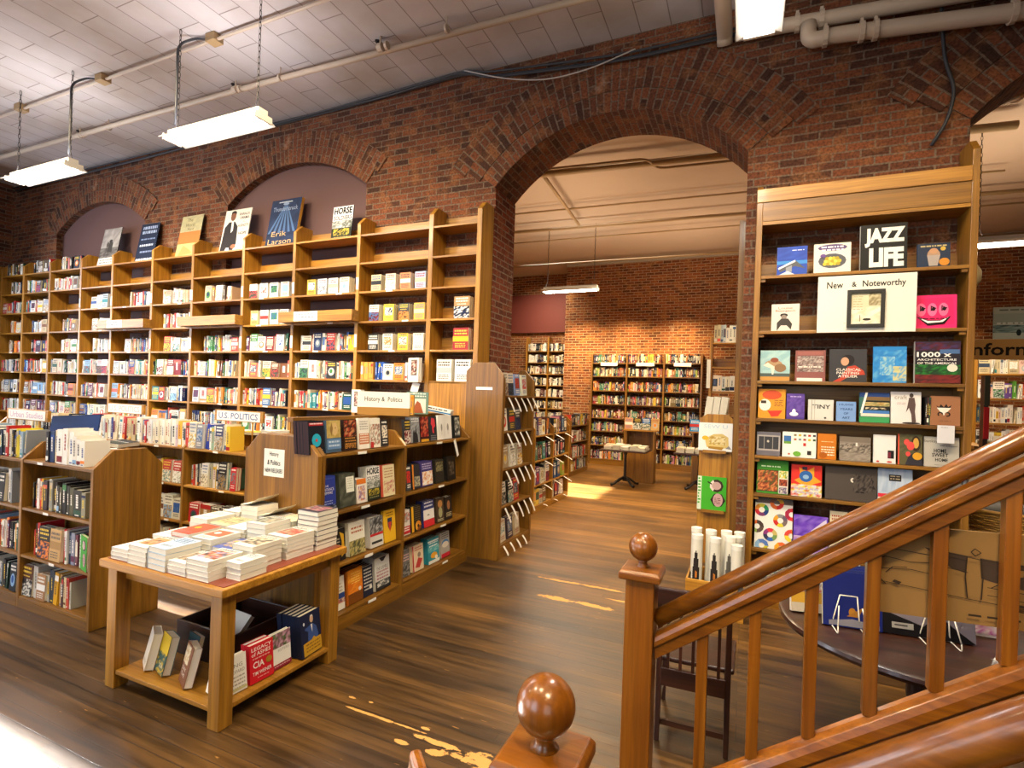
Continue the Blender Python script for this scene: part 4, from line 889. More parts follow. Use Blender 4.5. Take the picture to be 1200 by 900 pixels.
# U.S. politics bookcase: books
g2 = 'books in the low bookcase of the U.S. Politics sign'
rg = random.Random(8)
seq = [(.05, '#e9e0cc', .25), (.04, '#f1e9d6', .26), (.04, '#f6f3ea', .26), (.05, '#f0e7d2', .25), (.04, '#f2eee2', .27), (.03, '#26407c', .2), (.06, '#f0ede6', .27), (.025, '#d9c6d6', .22), (.05, '#eeb23c', .26), (.04, '#f0e9d8', .25), (.03, '#e6ddd0', .24), (.055, '#d04038', .25), (.11, '#d8d3c4', .26, 1), (.1, '#8e8c94', .24, 1), (.055, '#2c3fa0', .25), (.025, '#f2efe8', .22), (.035, '#8fae96', .23), (.02, '#e8dccb', .24), (.11, '#3b3f66', .25, 1), (.03, '#e6dcc0', .26), (.05, '#e8c03c', .24)]
row(RB, 3.24, 4.62, 1.165, rg, PAL_MIX, 'top shelf of the U.S. Politics bookcase', g2, seq=seq, D=.16, y0=.02)
row(RB, 2.0, 3.22, 1.165, rg, PAL_PALE + ['#c23a3a', '#d96a9a', '#3a4a8a'], 'top shelf, middle bays of U.S. Politics bookcase', g2, hs=(.22, .27), ws=(.02, .045))
row(RB, .2, 1.9, 1.165, rg, PAL_PALE + PAL_DARK, 'top shelf, far end of U.S. Politics bookcase', g2, hs=(.2, .25), ws=(.02, .045))
seq = [(.03, '#b9c8d4', .2), (.02, '#c23a30', .21), (.03, '#e6e2da', .21), (.02, '#3a3a44', .22), (.03, '#d9d4ca', .22), (.025, '#26262e', .23), (.1, '#e9e6e2', .23, 1), (.04, '#b9b29a', .24), (.04, '#eae4e0', .24), (.02, '#d9b03a', .22), (.03, '#efe9de', .24), (.12, '#2a221e', .26, 1), (.05, '#6fae96', .2), (.08, '#c8282e', .22, 1)]
row(RB, 3.80, 4.62, .79, rg, PAL_MIX, 'second shelf of the U.S. Politics bookcase', g2, seq=seq)
row(RB, 2.9, 3.7, .79, rg, ['#d9b83a', '#7a2430', '#e6e0d4', '#f0ece4', '#b9352c'], 'second shelf left, U.S. Politics case', g2, facep=.2)
row(RB, 3.80, 4.62, .42, rg, PAL_DARK, 'third shelf of the U.S. Politics bookcase', g2, facep=.75)
row(RB, 3.1, 3.7, .42, rg, ['#e8e2d2', '#2a4a8a', '#b9452c', '#d9d0bc'], 'third shelf left, U.S. Politics case', g2, facep=.5)
row(RB, 3.1, 3.7, .09, rg, PAL_PALE, 'bottom shelf left, U.S. Politics case', g2)
row(RB, 3.80, 4.62, .09, rg, PAL_MIX, 'bottom shelf of the U.S. Politics bookcase', g2)
# loose books lying behind on its top
for k in range(16):
    x = -8.0 + .24 * k; slab('paperback_book', x, 3.83, 1.31 + (.028 if k % 3 == 0 else 0), .16, .22, .028, rg.uniform(-.5, .5), rg.choice(PAL_PALE + ['#c8352b', '#2a4f96', '#e2b62c']),
        'loose paperback lying behind the U.S. Politics top row, %s from left' % ORD[k], items=[('l', .1, .9, .9, 3, .06, .04, '#777', k)], grp='loose books behind the U.S. Politics row')
def dowel_sign(x, y, z, w, text, label, rz=0.0, face='#efece6', col='#7d8290', hh=.11):
    t = thing('shelf_sign', label, 'shelf sign', (x, y, z), 'wooden section signs on the low bookcases')
    R = Tm(x, y, z) @ Rz(rz)
    mb = MB(); mb.M = R; mb.box(-w / 2, w / 2, 0, .025, .06, .06 + hh); mb.build('board', M['oakX'], t, bevel=.003)
    mb = MB(); mb.M = R @ Tm(0, -.001, .068); mb.box(-w / 2 + .035, w / 2 - .035, -.002, 0, 0, hh - .016, face); art(mb, [('t', text, .5, .5, .66, col, .9, .015)], w - .07, hh - .016, y=-.0025); mb.build('title_card', M['matte'], t)
    for s in (-.28, .28):
        mb = MB(); mb.M = R; mb.tube([(s * w, .012, -.14), (s * w, .012, .07)], .008, 8); mb.build('dowel', M['oakZ'], t, smooth=True)
dowel_sign(-4.605, 3.68, 1.39, .68, 'U.S. POLITICS', 'wooden sign reading U.S. POLITICS standing above the white books', col='#5d6c98')
dowel_sign(-6.44, 3.68, 1.39, .68, 'U.S. POLITICS', 'paler wooden sign reading U.S. POLITICS, further left behind the blue board', col='#b9b3b8')
dowel_sign(-5.70, 2.47, 1.385, .66, 'Urban Studies', 'wooden sign reading Urban Studies above the low bookcase by the table', col='#c9b0c4', hh=.095)

# ------------------------------------------------------------------ History & Politics unit
MZ = [1.33, .90, .50, .12]
tC, RC = lowcase('low oak double bookcase with face-out history books, running back to the arch', (-2.72, 2.86, 0), PI / 2, [.02, 1.0, 2.17], .68, MZ, 1.46, 'oakd', cap=1.585, group='low double bookcases', zback=1.56)
mb = MB(); mb.prism([(-3.41, 0), (-2.70, 0), (-2.70, 1.33), (-2.83, 1.46), (-3.28, 1.46), (-3.41, 1.33)], 2.80, 2.84, 'y'); o = mb.build('end_panel', M['oakdZ'], tC, bevel=.004)
mb = MB(); mb.M = Tm(-3.115, 2.80, 1.155); mb.box(-.10, .10, -.003, -.0005, 0, .2, '#eceae0'); art(mb, [('t', 'History', .5, .80, .2, '#2c2a23', .46, .015), ('t', '& Politics', .5, .51, .18, '#2c2a23', .64, .015), ('t', 'NEW RELEASES', .5, .22, .15, '#3c3a33', .86, .01)], .2, .2, y=-.0035)
mb.build('notice_card', M['matte'], o)['label'] = 'white card reading History & Politics NEW RELEASES'
for k, z in enumerate(MZ):
    for xx in (.42, 1.55): shelf_label(tC, RC, xx + .06 * k, z, .10, .02)
mb = MB(); mb.M = Tm(-2.98, 3.86, 1.585) @ Rz(.35); mb.box(-.24, .24, 0, .02, .07, .21, '#e9e6da'); mb.box(-.24, .24, .0, .03, 0.0, .07, '#a87a3a')
art(mb, [('t', 'History &  Politics', .5, .66, .26, '#3a362c', .72, .01)], .48, .21); tag(mb.build('shelf_sign', M['matte']), 'long white card reading History & Politics on the top rail of the history unit', 'shelf sign', 'wooden section signs on the low bookcases')
rg = random.Random(11)
Y0 = 2.86
def U(y): return y - Y0
A_ = {
 'cyan': ('#191c26', [('r', .05, .86, .95, .95, '#b3262e'), ('l', .1, .9, .94, 1, .05, .02, '#f2e6e0', 1), ('e', .5, .42, .3, .2, '#2aa7c4'), ('e', .5, .42, .07, .05, '#c23a30'), ('l', .15, .85, .14, 2, .04, .02, '#8a93a0', 2)], 'black book with red title bar and cyan splash', '#2e1418'),
 'newton': ('#41586f', [('n', .1, .45, 1, 1, ['#b9a05a', '#a98f4c', '#c4ab66'], 4, 4, 1), ('e', .62, .72, .2, .2, '#cfae78'), ('p', [(.42, .95), (.5, .75), (.4, .5), (.3, .7)], '#8a6c3c'), ('e', .66, .76, .03, .02, '#4a3524'), ('r', .1, .1, 1, .42, '#5f83ad'), ('l', .2, .9, .36, 2, .08, .04, '#b9cce0', 2)], 'blue and ochre book with an old portrait'),
 'empire': ('#2b1a16', [('n', .05, .45, .95, .98, ['#8d2f22', '#b3452c', '#5c1f18', '#c98a5c', '#2b1a16'], 5, 6, 2), ('t', 'EMPIRE', .5, .13, .12, '#c98a3c', .8), ('l', .1, .9, .42, 3, .06, .03, '#b9823c', 5)], 'dark red book titled EMPIRE'),
 'lett': ('#efeadf', [('r', 0, .15, 1, .5, '#c9805c'), ('l', .1, .9, .48, 4, .05, .03, '#efe0d0', 2), ('l', .1, .9, .9, 4, .05, .03, '#a9a49a', 3)], 'white book with a terracotta block'),
 'battle': ('#e6e0d2', [('n', .05, .1, .95, .8, ['#e6e0d2', '#b7aa98', '#8d7f70', '#e0d8c8', '#a35c4a'], 7, 8, 3), ('r', 0, 0, .3, .2, '#b3302c')], 'cream book with a battle sketch'),
 'dk': ('#2c2c2e', None, 'charcoal book'), 'church': ('#8d8f92', [('n', 0, .3, 1, 1, ['#a3a5a8', '#8f9194', '#77797c'], 4, 6, 3), ('p', [(.2, 0), (.25, .4), (.35, .55), (.42, .4), (.5, .42), (.56, .7), (.64, .4), (.75, .3), (.8, 0)], '#2a2a2d'), ('l', .1, .9, .95, 2, .06, .03, '#e0e0e0', 2)], 'grey book with dark church spires'),
 'redb': ('#3a1416', [('n', 0, .2, 1, 1, ['#a32a26', '#6c1c1c', '#c96a4a', '#3a1416'], 5, 7, 5), ('r', 0, 0, 1, .1, '#d9a02c')], 'red pictorial book'),
 'redfig': ('#2c2f36', [('p', [(.3, .95), (.7, .9), (.8, .6), (.55, .5), (.6, .3), (.4, .32), (.35, .6), (.2, .7)], '#d9404c'), ('l', .15, .85, .22, 3, .05, .03, '#8a8d94', 2)], 'slate book with a red figure'),
 'series': ('#eceae4', [('e', .5, .5, .12, .16, '#9a968e'), ('r', .47, .2, .53, .4, '#b9b4aa')], 'white book with a small line drawing'),
 'bw': ('#26282a', [('n', .1, .1, .9, .9, ['#d9d9cf', '#26282a', '#6a6c66'], 4, 7, 6)], 'black and white patterned book'),
 'blue': ('#2b3a8e', [('l', .1, .9, .95, 1, .05, .03, '#46549c', 3), ('t', 'THE', .5, .72, .06, '#e9e6f0', .22), ('t', 'INHERITANCE', .5, .62, .08, '#e9e6f0', .8), ('t', 'OF EMPIRE', .5, .52, .07, '#e9e6f0', .65), ('l', .2, .8, .3, 2, .04, .03, '#9fa9d8', 4), ('n', 0, 0, 1, .17, ['#1c2030', '#2a3350', '#8a8fa8', '#1c2030'], 7, 3, 4)], 'royal blue book with white title'),
 'card': ('#4a4d42', [('n', 0, 0, 1, 1, ['#4a4d42', '#3a3c34', '#5d6052'], 4, 6, 4), ('r', .42, .42, .92, .9, '#e6e6d8'), ('l', .5, .85, .84, 5, .03, .04, '#a9aa9c', 3)], 'olive book with a cream label'),
 'small': ('#e9dfd4', [('r', 0, .78, 1, 1, '#d9782c'), ('n', .15, .1, .85, .7, ['#c9a08a', '#e9dfd4', '#8a6a9a', '#d98a4a'], 5, 6, 4)], 'small orange-topped white book'),
 'horse': ('#eceae4', HS, 'black and white book titled HORSE SOLDIERS'),
 'rc': ('#c2503c', [('r', .14, 0, 1, 1, '#e0d2a8'), ('n', .2, .1, .95, .5, ['#e0d2a8', '#c9a07a', '#b9706a', '#dccaa0'], 6, 6, 3), ('l', .25, .9, .9, 4, .05, .04, '#a97a5a', 3)], 'cream book with a red spine band'),
 'stk': ('#3c3c3e', None, 'dark grey book'), 'or': ('#2f2e33', [('r', 0, 0, .2, 1, '#d9862c'), ('n', .25, .1, 1, .5, ['#8a8a80', '#b9b294', '#4a4a44'], 4, 5, 4)], 'charcoal book with orange edge'),
 'pw': ('#453a78', [('n', .1, .05, 1, .6, ['#efe4dc', '#e9b06a', '#f4efe8', '#d98a6a'], 6, 7, 4), ('l', .1, .9, .92, 3, .06, .03, '#b9b0d8', 2)], 'purple and white illustrated book'),
 'd1': ('#2c2923', [('n', .1, .5, .9, .9, ['#6a6348', '#3f3b2c', '#8f875f'], 4, 4, 3)], 'dark olive book'), 'd2': ('#1f1c1a', [('n', .2, .2, .8, .8, ['#3c342c', '#6a5c4a', '#1f1c1a'], 4, 5, 2)], 'near-black book'),
 'by': ('#1f1c1d', [('p', [(.7, .1), (.95, .2), (.9, .8), (.6, .9), (.75, .6)], '#d9a82c'), ('l', .1, .6, .7, 4, .05, .04, '#b9b0a0', 2)], 'black book with a yellow swirl'),
 'cr': ('#eae6d6', [('l', .15, .85, .85, 2, .08, .04, '#b06a4a', 2), ('n', 0, 0, 1, .45, ['#7a7a4a', '#a89a5c', '#4a4a34', '#c9b982'], 8, 6, 5)], 'cream book with a mossy picture'),
 'bwr': ('#d9d6cf', [('n', 0, .45, 1, 1, ['#2a2a2a', '#8a8a8a', '#4f4f4f', '#bdbdbd'], 6, 6, 5), ('r', 0, .38, 1, .46, '#c22a2c'), ('r', .1, .12, .9, .2, '#33312f')], 'black and white photo book with red band'),
 'yel': ('#e8b52a', [('p', [(.3, .75), (.7, .75), (.68, .5), (.5, .32), (.32, .5)], '#2b3350'), ('p', [(.36, .62), (.64, .62), (.6, .45), (.5, .3), (.4, .45)], '#c2402c'), ('l', .2, .8, .93, 2, .05, .03, '#7a5a1a', 3)], 'yellow book with a shield emblem'),
 'rw': ('#d9d2c8', [('n', 0, .5, 1, .9, ['#9a948c', '#d9d2c8', '#b94a3c'], 5, 5, 5), ('r', 0, .05, 1, .35, '#b82a30'), ('l', .1, .9, .3, 2, .06, .03, '#efe9e0', 3)], 'grey and red book'),
 'yb': ('#2a231a', [('r', 0, 0, .22, 1, '#e0a82a'), ('l', .3, .9, .95, 7, .04, .04, '#6a5a44', 3), ('ring', .65, .2, .1, .3, ['#d98a2c', '#e8a83c', '#8a4a1c'])], 'brown book with yellow edge and sunflower'),
 'flag': ('#2c3572', [('r', 0, .28, 1, .66, '#eae6e2'), ('r', 0, 0, 1, .28, '#cf3038'), ('l', .1, .9, .95, 2, .08, .05, '#e6e4ee', 3), ('e', .45, .45, .12, .03, '#8a8a8a')], 'blue white and red banded book'),
 'por': ('#4a3a2c', [('e', .5, .75, .3, .16, '#b9824a'), ('e', .5, .4, .26, .22, '#a8a67c'), ('l', .1, .9, .14, 2, .04, .02, '#d9cfa8', 3)], 'brown book with two portraits'),
 'por2': ('#2a2320', [('e', .5, .62, .22, .2, '#a8704a'), ('l', .1, .9, .3, 3, .05, .02, '#c9b98a', 3)], 'dark book with a warm portrait'),
 'wb': ('#ece6d6', [('r', 0, .34, 1, .5, '#2b4585'), ('n', 0, .2, 1, .34, ['#b96a5a', '#d9c9b0', '#6a5a6a'], 8, 2, 5), ('l', .15, .85, .8, 3, .06, .04, '#b9a88a', 3)], 'cream book with a blue band'),
 'sun': ('#b3601c', [('n', .1, .62, 1, 1, ['#e8942a', '#ef9f34', '#e08a24'], 3, 4, 5), ('n', .1, .3, 1, .62, ['#e0701c', '#d9781f', '#ef8f2c'], 3, 4, 6), ('r', .1, 0, 1, .3, '#7a4618'), ('l', .3, .85, .88, 5, .03, .04, '#f7d06a', 3), ('e', .82, .36, .09, .06, '#f0e2c8')], 'orange sunset book'),
 'dt': ('#23273a', [('l', .1, .9, .92, 7, .06, .05, '#d9d4cc', 3), ('e', .75, .28, .14, .07, '#eae6dc')], 'navy book of white lettering'),
 'gw': ('#d4d2cc', [('p', [(.3, .98), (.8, .98), (.6, .85), (.45, .85)], '#2c2a33'), ('t', 'THE GAMBLE', .5, .66, .1, '#5a4a58', .8), ('l', .1, .9, .58, 3, .07, .03, '#a8707c', 4), ('r', 0, 0, 1, .28, '#2a2a2c'), ('n', .1, .1, .9, .26, ['#d9d6cf', '#2a2a2c', '#8a8a86'], 7, 3, 4)], 'pale grey book with black base'),
 'gr': ('#6f6c6a', [('n', 0, 0, 1, .5, ['#4a4846', '#8a8784', '#2e2c2b'], 5, 5, 4), ('l', .1, .9, .85, 3, .07, .03, '#d9b0b0', 3)], 'grey photographic book'),
 'rdw': ('#dfc9a8', [('r', 0, 0, .1, 1, '#b93034'), ('p', [(.2, .15), (.6, .1), (.9, .4), (.5, .5)], '#b9403a'), ('e', .6, .6, .15, .1, '#8a7a6a'), ('l', .2, .9, .92, 2, .06, .03, '#b95a4a', 3)], 'tan book with red drawing and red spine'),
 'teal': ('#2f8b9c', [('r', 0, .84, 1, .9, '#e6eeec'), ('l', .1, .9, .82, 2, .07, .04, '#e6eeec', 3), ('n', 0, .45, 1, .66, ['#5aa7ae', '#3c98a4', '#8fc4c4'], 5, 3, 4), ('r', 0, 0, 1, .12, '#e0e2d8'), ('e', .5, .3, .3, .12, '#e0a02c'), ('e', .7, .2, .14, .08, '#f0e8d8')], 'teal book with a yellow tree'),
 'br': ('#a8a29a', [('e', .5, .55, .42, .16, '#4a7ab0'), ('e', .5, .5, .38, .12, '#d9cfc0'), ('r', 0, 0, 1, .16, '#c02a38'), ('l', .1, .9, .95, 3, .05, .03, '#4a4a50', 3)], 'grey and blue book with a red foot'),
}
shelfC = {0: [('cyan', 2.79 + .07, .16, .235, 5), ('newton', 3.025, .17, .235, 2), ('empire', 3.21, .16, .235, 2), ('lett', 3.37, .13, .245, 1), ('battle', 3.51, .14, .24, 2), ('dk', 3.63, .1, .22, 1),
              ('dk', 3.96, .1, .215, 1), ('church', 4.08, .155, .235, 2), ('redb', 4.235, .14, .235, 1), ('redfig', 4.385, .14, .235, 1), ('series', 4.54, .13, .24, 1), ('series', 4.66, .16, .24, 3), ('bw', 4.85, .13, .235, 2)],
          1: [('blue', 2.98, .20, .255, 2), ('card', 3.20, .19, .25, 5), ('small', 3.36, .12, .19, 3), ('horse', 3.51, .18, .27, 3), ('rc', 3.70, .2, .265, 2), ('stk', 4.0, .08, .22, 5), ('or', 4.12, .13, .225, 4), ('pw', 4.30, .21, .235, 4), ('d1', 4.53, .17, .23, 3), ('d2', 4.76, .18, .24, 2)],
          2: [('by', 3.12, .16, .24, 4), ('cr', 3.33, .2, .255, 4), ('bwr', 3.57, .18, .245, 5), ('yel', 3.75, .17, .27, 1), ('rw', 3.99, .12, .225, 3), ('yb', 4.15, .17, .235, 5), ('flag', 4.36, .2, .25, 3), ('por', 4.57, .15, .24, 2), ('por2', 4.73, .14, .23, 2)],
          3: [('wb', 3.13, .16, .25, 4), ('sun', 3.32, .2, .265, 3), ('dt', 3.48, .13, .24, 4), ('gw', 3.67, .21, .27, 5), ('gr', 4.0, .14, .235, 4), ('rdw', 4.2, .19, .24, 3), ('teal', 4.47, .21, .245, 3), ('br', 4.69, .18, .25, 2)]}
for r, lst in shelfC.items():
    for nm, y, w, H, n in lst:
        bg_, it, lab = A_[nm][:3]; spc = A_[nm][3] if len(A_[nm]) > 3 else None
        w *= .93
        face_spec(RC @ Tm(U(y), .05, MZ[r] + .005) @ Rx(-.10), w, H, .026, bg_, rg, '%s, %s shelf of history unit' % (lab, ['top', 'second', 'third', 'bottom'][r]) if nm not in ('dk', 'series') else '%s, top shelf of history unit, %s' % (lab, 'nearer the arch' if y > 3.8 and y != 4.54 else 'nearer the table'),
                  'face-out books of the history unit', it, sp=spc, copies=min(n, 6) - 1 if n > 1 else 0, copylabel='copy behind %s, history unit %s shelf' % (lab, ['top', 'second', 'third', 'bottom'][r]))
# loose things on the history unit's top rail
mb = MB(); mb.M = Tm(-3.0, 4.42, 1.585) @ Rz(.35); mb.box(-.11, .11, 0, .02, 0, .22, '#6f8f84'); art(mb, [('r', .1, .05, .9, .7, '#e6e2da'), ('p', [(.3, .05), (.8, .05), (.65, .5), (.5, .6), (.4, .4)], '#a85a3c'), ('l', .1, .9, .95, 2, .08, .03, '#dfe6dc', 2)], .22, .22)
tag(mb.build('display_book', M['print']), 'teal and white book with a seated figure standing on the history unit rail', 'book')
mb = MB(); mb.M = Tm(-2.95, 4.66, 1.60) @ Rz(.4) @ Ry(.16); mb.box(-.17, .17, 0, .22, 0, .05, '#eae6e0'); art(mb, [('r', 0, .1, 1, .4, '#3a78b0'), ('l', .1, .9, .9, 1, .3, .1, '#33333a', 2)], .34, .05)
tag(mb.build('hardback_book', M['print']), 'white and blue hardback lying flat at the arch end of the history unit', 'book')
row(Tm(-3.22, 3.98, 0) @ Rz(.5), 0, .42, 1.585, rg, ['#e0c03a', '#b9302c', '#2a2a30', '#e0a03c', '#efe6cc'], 'row on the top rail of the history unit', 'books on the history unit rail', hs=(.17, .2), D=.12, y0=0)
mb = MB(); mb.M = Tm(-2.95, 3.95, 1.585) @ Rz(.2) @ Rx(-.1); mb.box(-.13, .13, 0, .015, 0, .08, '#8a7a44'); mb.box(-.12, .12, -.002, 0, .012, .07, '#4a4428'); tag(mb.build('small_frame', M['matte']), 'small olive framed picture in front of the long History & Politics card', 'picture frame')
mb = MB(); mb.M = RC @ Tm(1.83, -.004, 1.33) @ Ry(-.45); mb.box(-.02, .02, -.003, 0, -.19, 0); tag(mb.build('paper_strip', M['paper']), 'white paper strip hanging crookedly from the top shelf near the arch', 'paper strip')

# ------------------------------------------------------------------ display table
TZ = .755
tT = thing('display_table', 'square oak display table with a low shelf, loaded with stacked paperbacks', 'table', (-2.95, 2.34, 0))
mb = MB(); mb.box(-3.47, -2.41, 1.87, 2.79, TZ - .045, TZ); mb.build('tabletop', M['stairX'] if False else M['oakX'], tT, bevel=.006)
mb = MB(); mb.box(-3.44, -2.44, 1.90, 2.77, TZ, TZ + .003); mb.build('laminate_top', M['laminate'], tT)
for (x, y) in ((-3.43, 1.90), (-2.535, 1.90), (-3.43, 2.685), (-2.535, 2.685)):
    mb = MB(); mb.box(x, x + .085, y, y + .085, 0, TZ - .045); mb.build('leg', M['oakZ'], tT, bevel=.004)
for s in ((-3.35, -2.53, 1.95, 1.975), (-3.35, -2.53, 2.70, 2.725)):
    mb = MB(); mb.box(*s, TZ - .12, TZ - .045); mb.build('apron', M['oakX'], tT)
for s in ((-3.40, -3.375, 1.98, 2.69), (-2.50, -2.475, 1.98, 2.69)):
    mb = MB(); mb.box(*s, TZ - .12, TZ - .045); mb.build('apron', M['oakY'], tT)
mb = MB(); mb.box(-3.340, -2.455, 1.906, 2.764, .085, .11); mb.build('low_shelf', M['oakX'], tT, bevel=.003)
# open crate on the low shelf
tK = thing('open_crate', 'dark open wooden box standing on the low shelf of the display table', 'box', (-2.9, 2.45, .11))
for b in ((-3.24, -2.73, 2.20, 2.215), (-3.24, -2.73, 2.655, 2.67)):
    mb = MB(); mb.box(*b, .112, .32); mb.build('side_panel', M['darkX'], tK, bevel=.002)
for b in ((-3.24, -3.225, 2.215, 2.655), (-2.745, -2.73, 2.215, 2.655)):
    mb = MB(); mb.box(*b, .112, .32); mb.build('side_panel', M['darkY'], tK, bevel=.002)
mb = MB(); mb.box(-3.225, -2.745, 2.215, 2.655, .113, .12); mb.build('bottom_board', M['darkX'], tK)

rg = random.Random(21)
def cov(k, c1='#d98a4a', c2='#d9402c', bgc='#f4f1ea'):
    return {'text': [('l', .12, .88, .9, 4, .06, .03, '#6a7a9a', k), ('l', .2, .8, .3, 2, .04, .02, '#9a9a9a', k)],
            'block': [('r', .08, .3, .92, .85, c1), ('e', .4, .6, .14, .1, c2), ('l', .15, .85, .2, 2, .05, .03, '#777', k)],
            'photo': [('n', .06, .2, .94, .8, [c1, c2, '#4a3a30', '#c9b090', c1], 6, 7, k), ('l', .1, .9, .95, 2, .05, .02, '#5a5a5a', k)]}
stack_specs = [  # x, y(front), n, w, d, cover colour, style, c1, c2, rz, description
 (-3.335, 1.905, 3, .16, .215, '#f4f0e6', 'text', '#caa', '#aaa', .05, 'cream paperback'), (-3.165, 1.90, 4, .165, .22, '#f2eee4', 'photo', '#d99a54', '#a85a2c', .0, 'paperback with an orange picture'),
 (-2.99, 1.90, 4, .16, .22, '#bcd0e4', 'text', '#b8cfe6', '#fff', -.04, 'pale blue paperback'), (-2.825, 1.905, 3, .155, .215, '#efe9e0', 'photo', '#a89a88', '#7a6a5a', .0, 'paperback with a grey-brown picture'),
 (-2.655, 1.90, 4, .17, .225, '#f3efe6', 'photo', '#dc7a4e', '#a9acd8', .03, 'paperback with orange and lilac patches'), (-2.50, 2.00, 3, .11, .18, '#f0ece2', 'text', '#ccc', '#aaa', .0, 'narrow white paperback'),
 (-3.33, 2.14, 4, .16, .22, '#f3f0e8', 'text', '#ccc', '#aaa', .02, 'white paperback'), (-3.155, 2.14, 5, .165, .225, '#e05a3c', 'block', '#e0583a', '#f0b42c', .0, 'red paperback with a yellow disc'),
 (-2.97, 2.145, 4, .17, .22, '#f1ece4', 'block', '#e2694a', '#f3eee4', .06, 'white paperback with a salmon block'), (-2.79, 2.14, 4, .16, .215, '#5a66a8', 'photo', '#5a68b0', '#d9b04a', -.03, 'blue and yellow paperback'),
 (-2.61, 2.14, 5, .165, .22, '#e9e3d2', 'photo', '#4a443c', '#d9cfb0', .02, 'paperback with a dark crowded picture'),
 (-3.32, 2.375, 5, .165, .22, '#eee8da', 'text', '#ccc', '#aaa', .04, 'ivory paperback'), (-3.14, 2.38, 6, .16, .215, '#dccf9f', 'photo', '#d0c08a', '#8a8a6a', .0, 'pale yellow paperback'),
 (-2.965, 2.38, 5, .165, .22, '#f3f1ea', 'text', '#d33', '#aaa', .0, 'white paperback with red lettering'), (-2.79, 2.38, 6, .16, .22, '#d8d8cc', 'photo', '#9aa090', '#4a4a44', .05, 'grey-green paperback'),
 (-2.60, 2.38, 6, .17, .225, '#f2eee6', 'photo', '#e0483c', '#6a5048', -.04, 'white paperback with a red scrawl'),
 (-3.30, 2.60, 6, .16, .19, '#f2ecdc', 'text', '#ccc', '#aaa', .1, 'ivory paperback in the back row'), (-3.12, 2.605, 7, .16, .19, '#f0eadc', 'text', '#ccc', '#aaa', .0, 'cream paperback with a lifted cover'),
 (-2.95, 2.60, 7, .15, .19, '#efe8da', 'text', '#ccc', '#aaa', -.06, 'cream paperback with a curling cover'), (-2.785, 2.60, 6, .15, .19, '#efe4b8', 'text', '#ccc', '#aaa', .0, 'pale yellow topped paperback'),
 (-2.585, 2.605, 8, .18, .19, '#3a3440', 'photo', '#b06a7a', '#4a4a58', .0, 'dark pictorial paperback')]
for i, (x, y, n, w, d, c, st, c1, c2, rz, dn) in enumerate(stack_specs):
    z = TZ + .003
    for k in range(n):
        h = .022 + .004 * ((i * 7) % 3); top = k == n - 1
        lab = ('%s on top of its stack on the display table' % dn) if top else '%s, number %s up its stack on the display table' % (dn, ORD[k])
        slab('paperback_book', x + rg.uniform(-.003, .003), y + rg.uniform(-.003, .003), z, w * .97, d * .97, h, rz * .6 + rg.uniform(-.01, .01), c, lab, items=cov(i, c1, c2)[st] if top else [], grp='stacked paperbacks on the display table')
        z += h + .001
    if i in (17, 18):                                              # covers curled open by handling
        mb = MB(); n_ = 7; vs = []
        for j in range(n_ + 1):
            t = j / n_; a = t * .75; vs += [(-w / 2 + w * t, 0, .002 + .055 * t ** 2.0), (-w / 2 + w * t, d, .002 + .055 * t ** 2.0)]
        vs += [(p[0], p[1], p[2] + .003) for p in vs[:]]
        m_ = 2 * (n_ + 1); fs = [(2 * j, 2 * j + 2, 2 * j + 3, 2 * j + 1) for j in range(n_)] + [(m_ + 2 * j, m_ + 2 * j + 1, m_ + 2 * j + 3, m_ + 2 * j + 2) for j in range(n_)]
        fs += [(2 * n_, m_ + 2 * n_, m_ + 2 * n_ + 1, 2 * n_ + 1)] + [(2 * j, m_ + 2 * j, m_ + 2 * j + 2, 2 * j + 2) for j in range(n_)]
        mb.M = Tm(x, y, z + .001) @ Rz(rz + .1); mb.add(vs, fs, '#efe2c4')
        tag(mb.build('loose_cover', M['print'], smooth=False), 'cream cover %s off the stack at the back of the display table' % ('curling' if i == 18 else 'lifting'), 'book cover')
# books leaning on the crate, low shelf
LG = 'books on the low shelf of the display table'
def lean_book(x, y, rz, w, H, T, col, label, items, tilt=-.22, sp=None, z=.112, back=None):
    s = face_spec(Tm(x, y, z) @ Rz(rz) @ Rx(tilt), w, H, T, col, rg, label, LG, items, sp=sp)
    if back: s['back'] = back
lean_book(-3.22, 1.99, -.50, .14, .21, .045, '#efe6d2', 'cream paperback turned back to front at the corner of the low shelf', [('l', .2, .8, .2, 2, .03, .02, '#b9ab8a', 1)])
lean_book(-3.075, 1.985, -.30, .135, .215, .045, '#2f5a58', 'yellow and teal paperback on the low shelf', [('r', 0, .52, 1, 1, '#d9b82a'), ('n', 0, 0, 1, .52, ['#2f5a58', '#244a4a', '#c9a62a', '#2f5a58'], 5, 5, 2), ('t', 'SEA', .6, .2, .1, '#e6e2c0', .4)])
lean_book(-2.955, 2.07, -.2, .13, .21, .03, '#1f3a3a', 'dark green paperback peeping behind the low shelf row', [('t', 'BIG', .7, .6, .14, '#d9dccf', .4)])
lean_book(-2.845, 1.965, -.42, .14, .215, .045, '#7a4a2c', 'brown paperback with a pale oval facing the room on the low shelf', [('n', .05, .5, .7, .95, ['#d9c9a0', '#e6dcc0', '#c9a87a'], 4, 5, 3), ('t', 'A', .4, .52, .1, '#efe9da'), ('t', 'DARK', .45, .38, .09, '#efe9da', .5), ('t', 'TIME', .45, .24, .09, '#efe9da', .5)], sp='#2b3570')
lean_book(-2.71, 2.06, -.3, .13, .21, .03, '#e9e4da', 'white paperback with its pages toward the table leg', [('l', .2, .8, .5, 4, .06, .04, '#7a828a', 2)])
lean_book(-2.60, 1.97, -.2, .13, .2, .03, '#f1ede4', 'white paperback half hidden by the front table leg', [('l', .2, .9, .8, 5, .05, .04, '#9a948a', 2)])
s = None
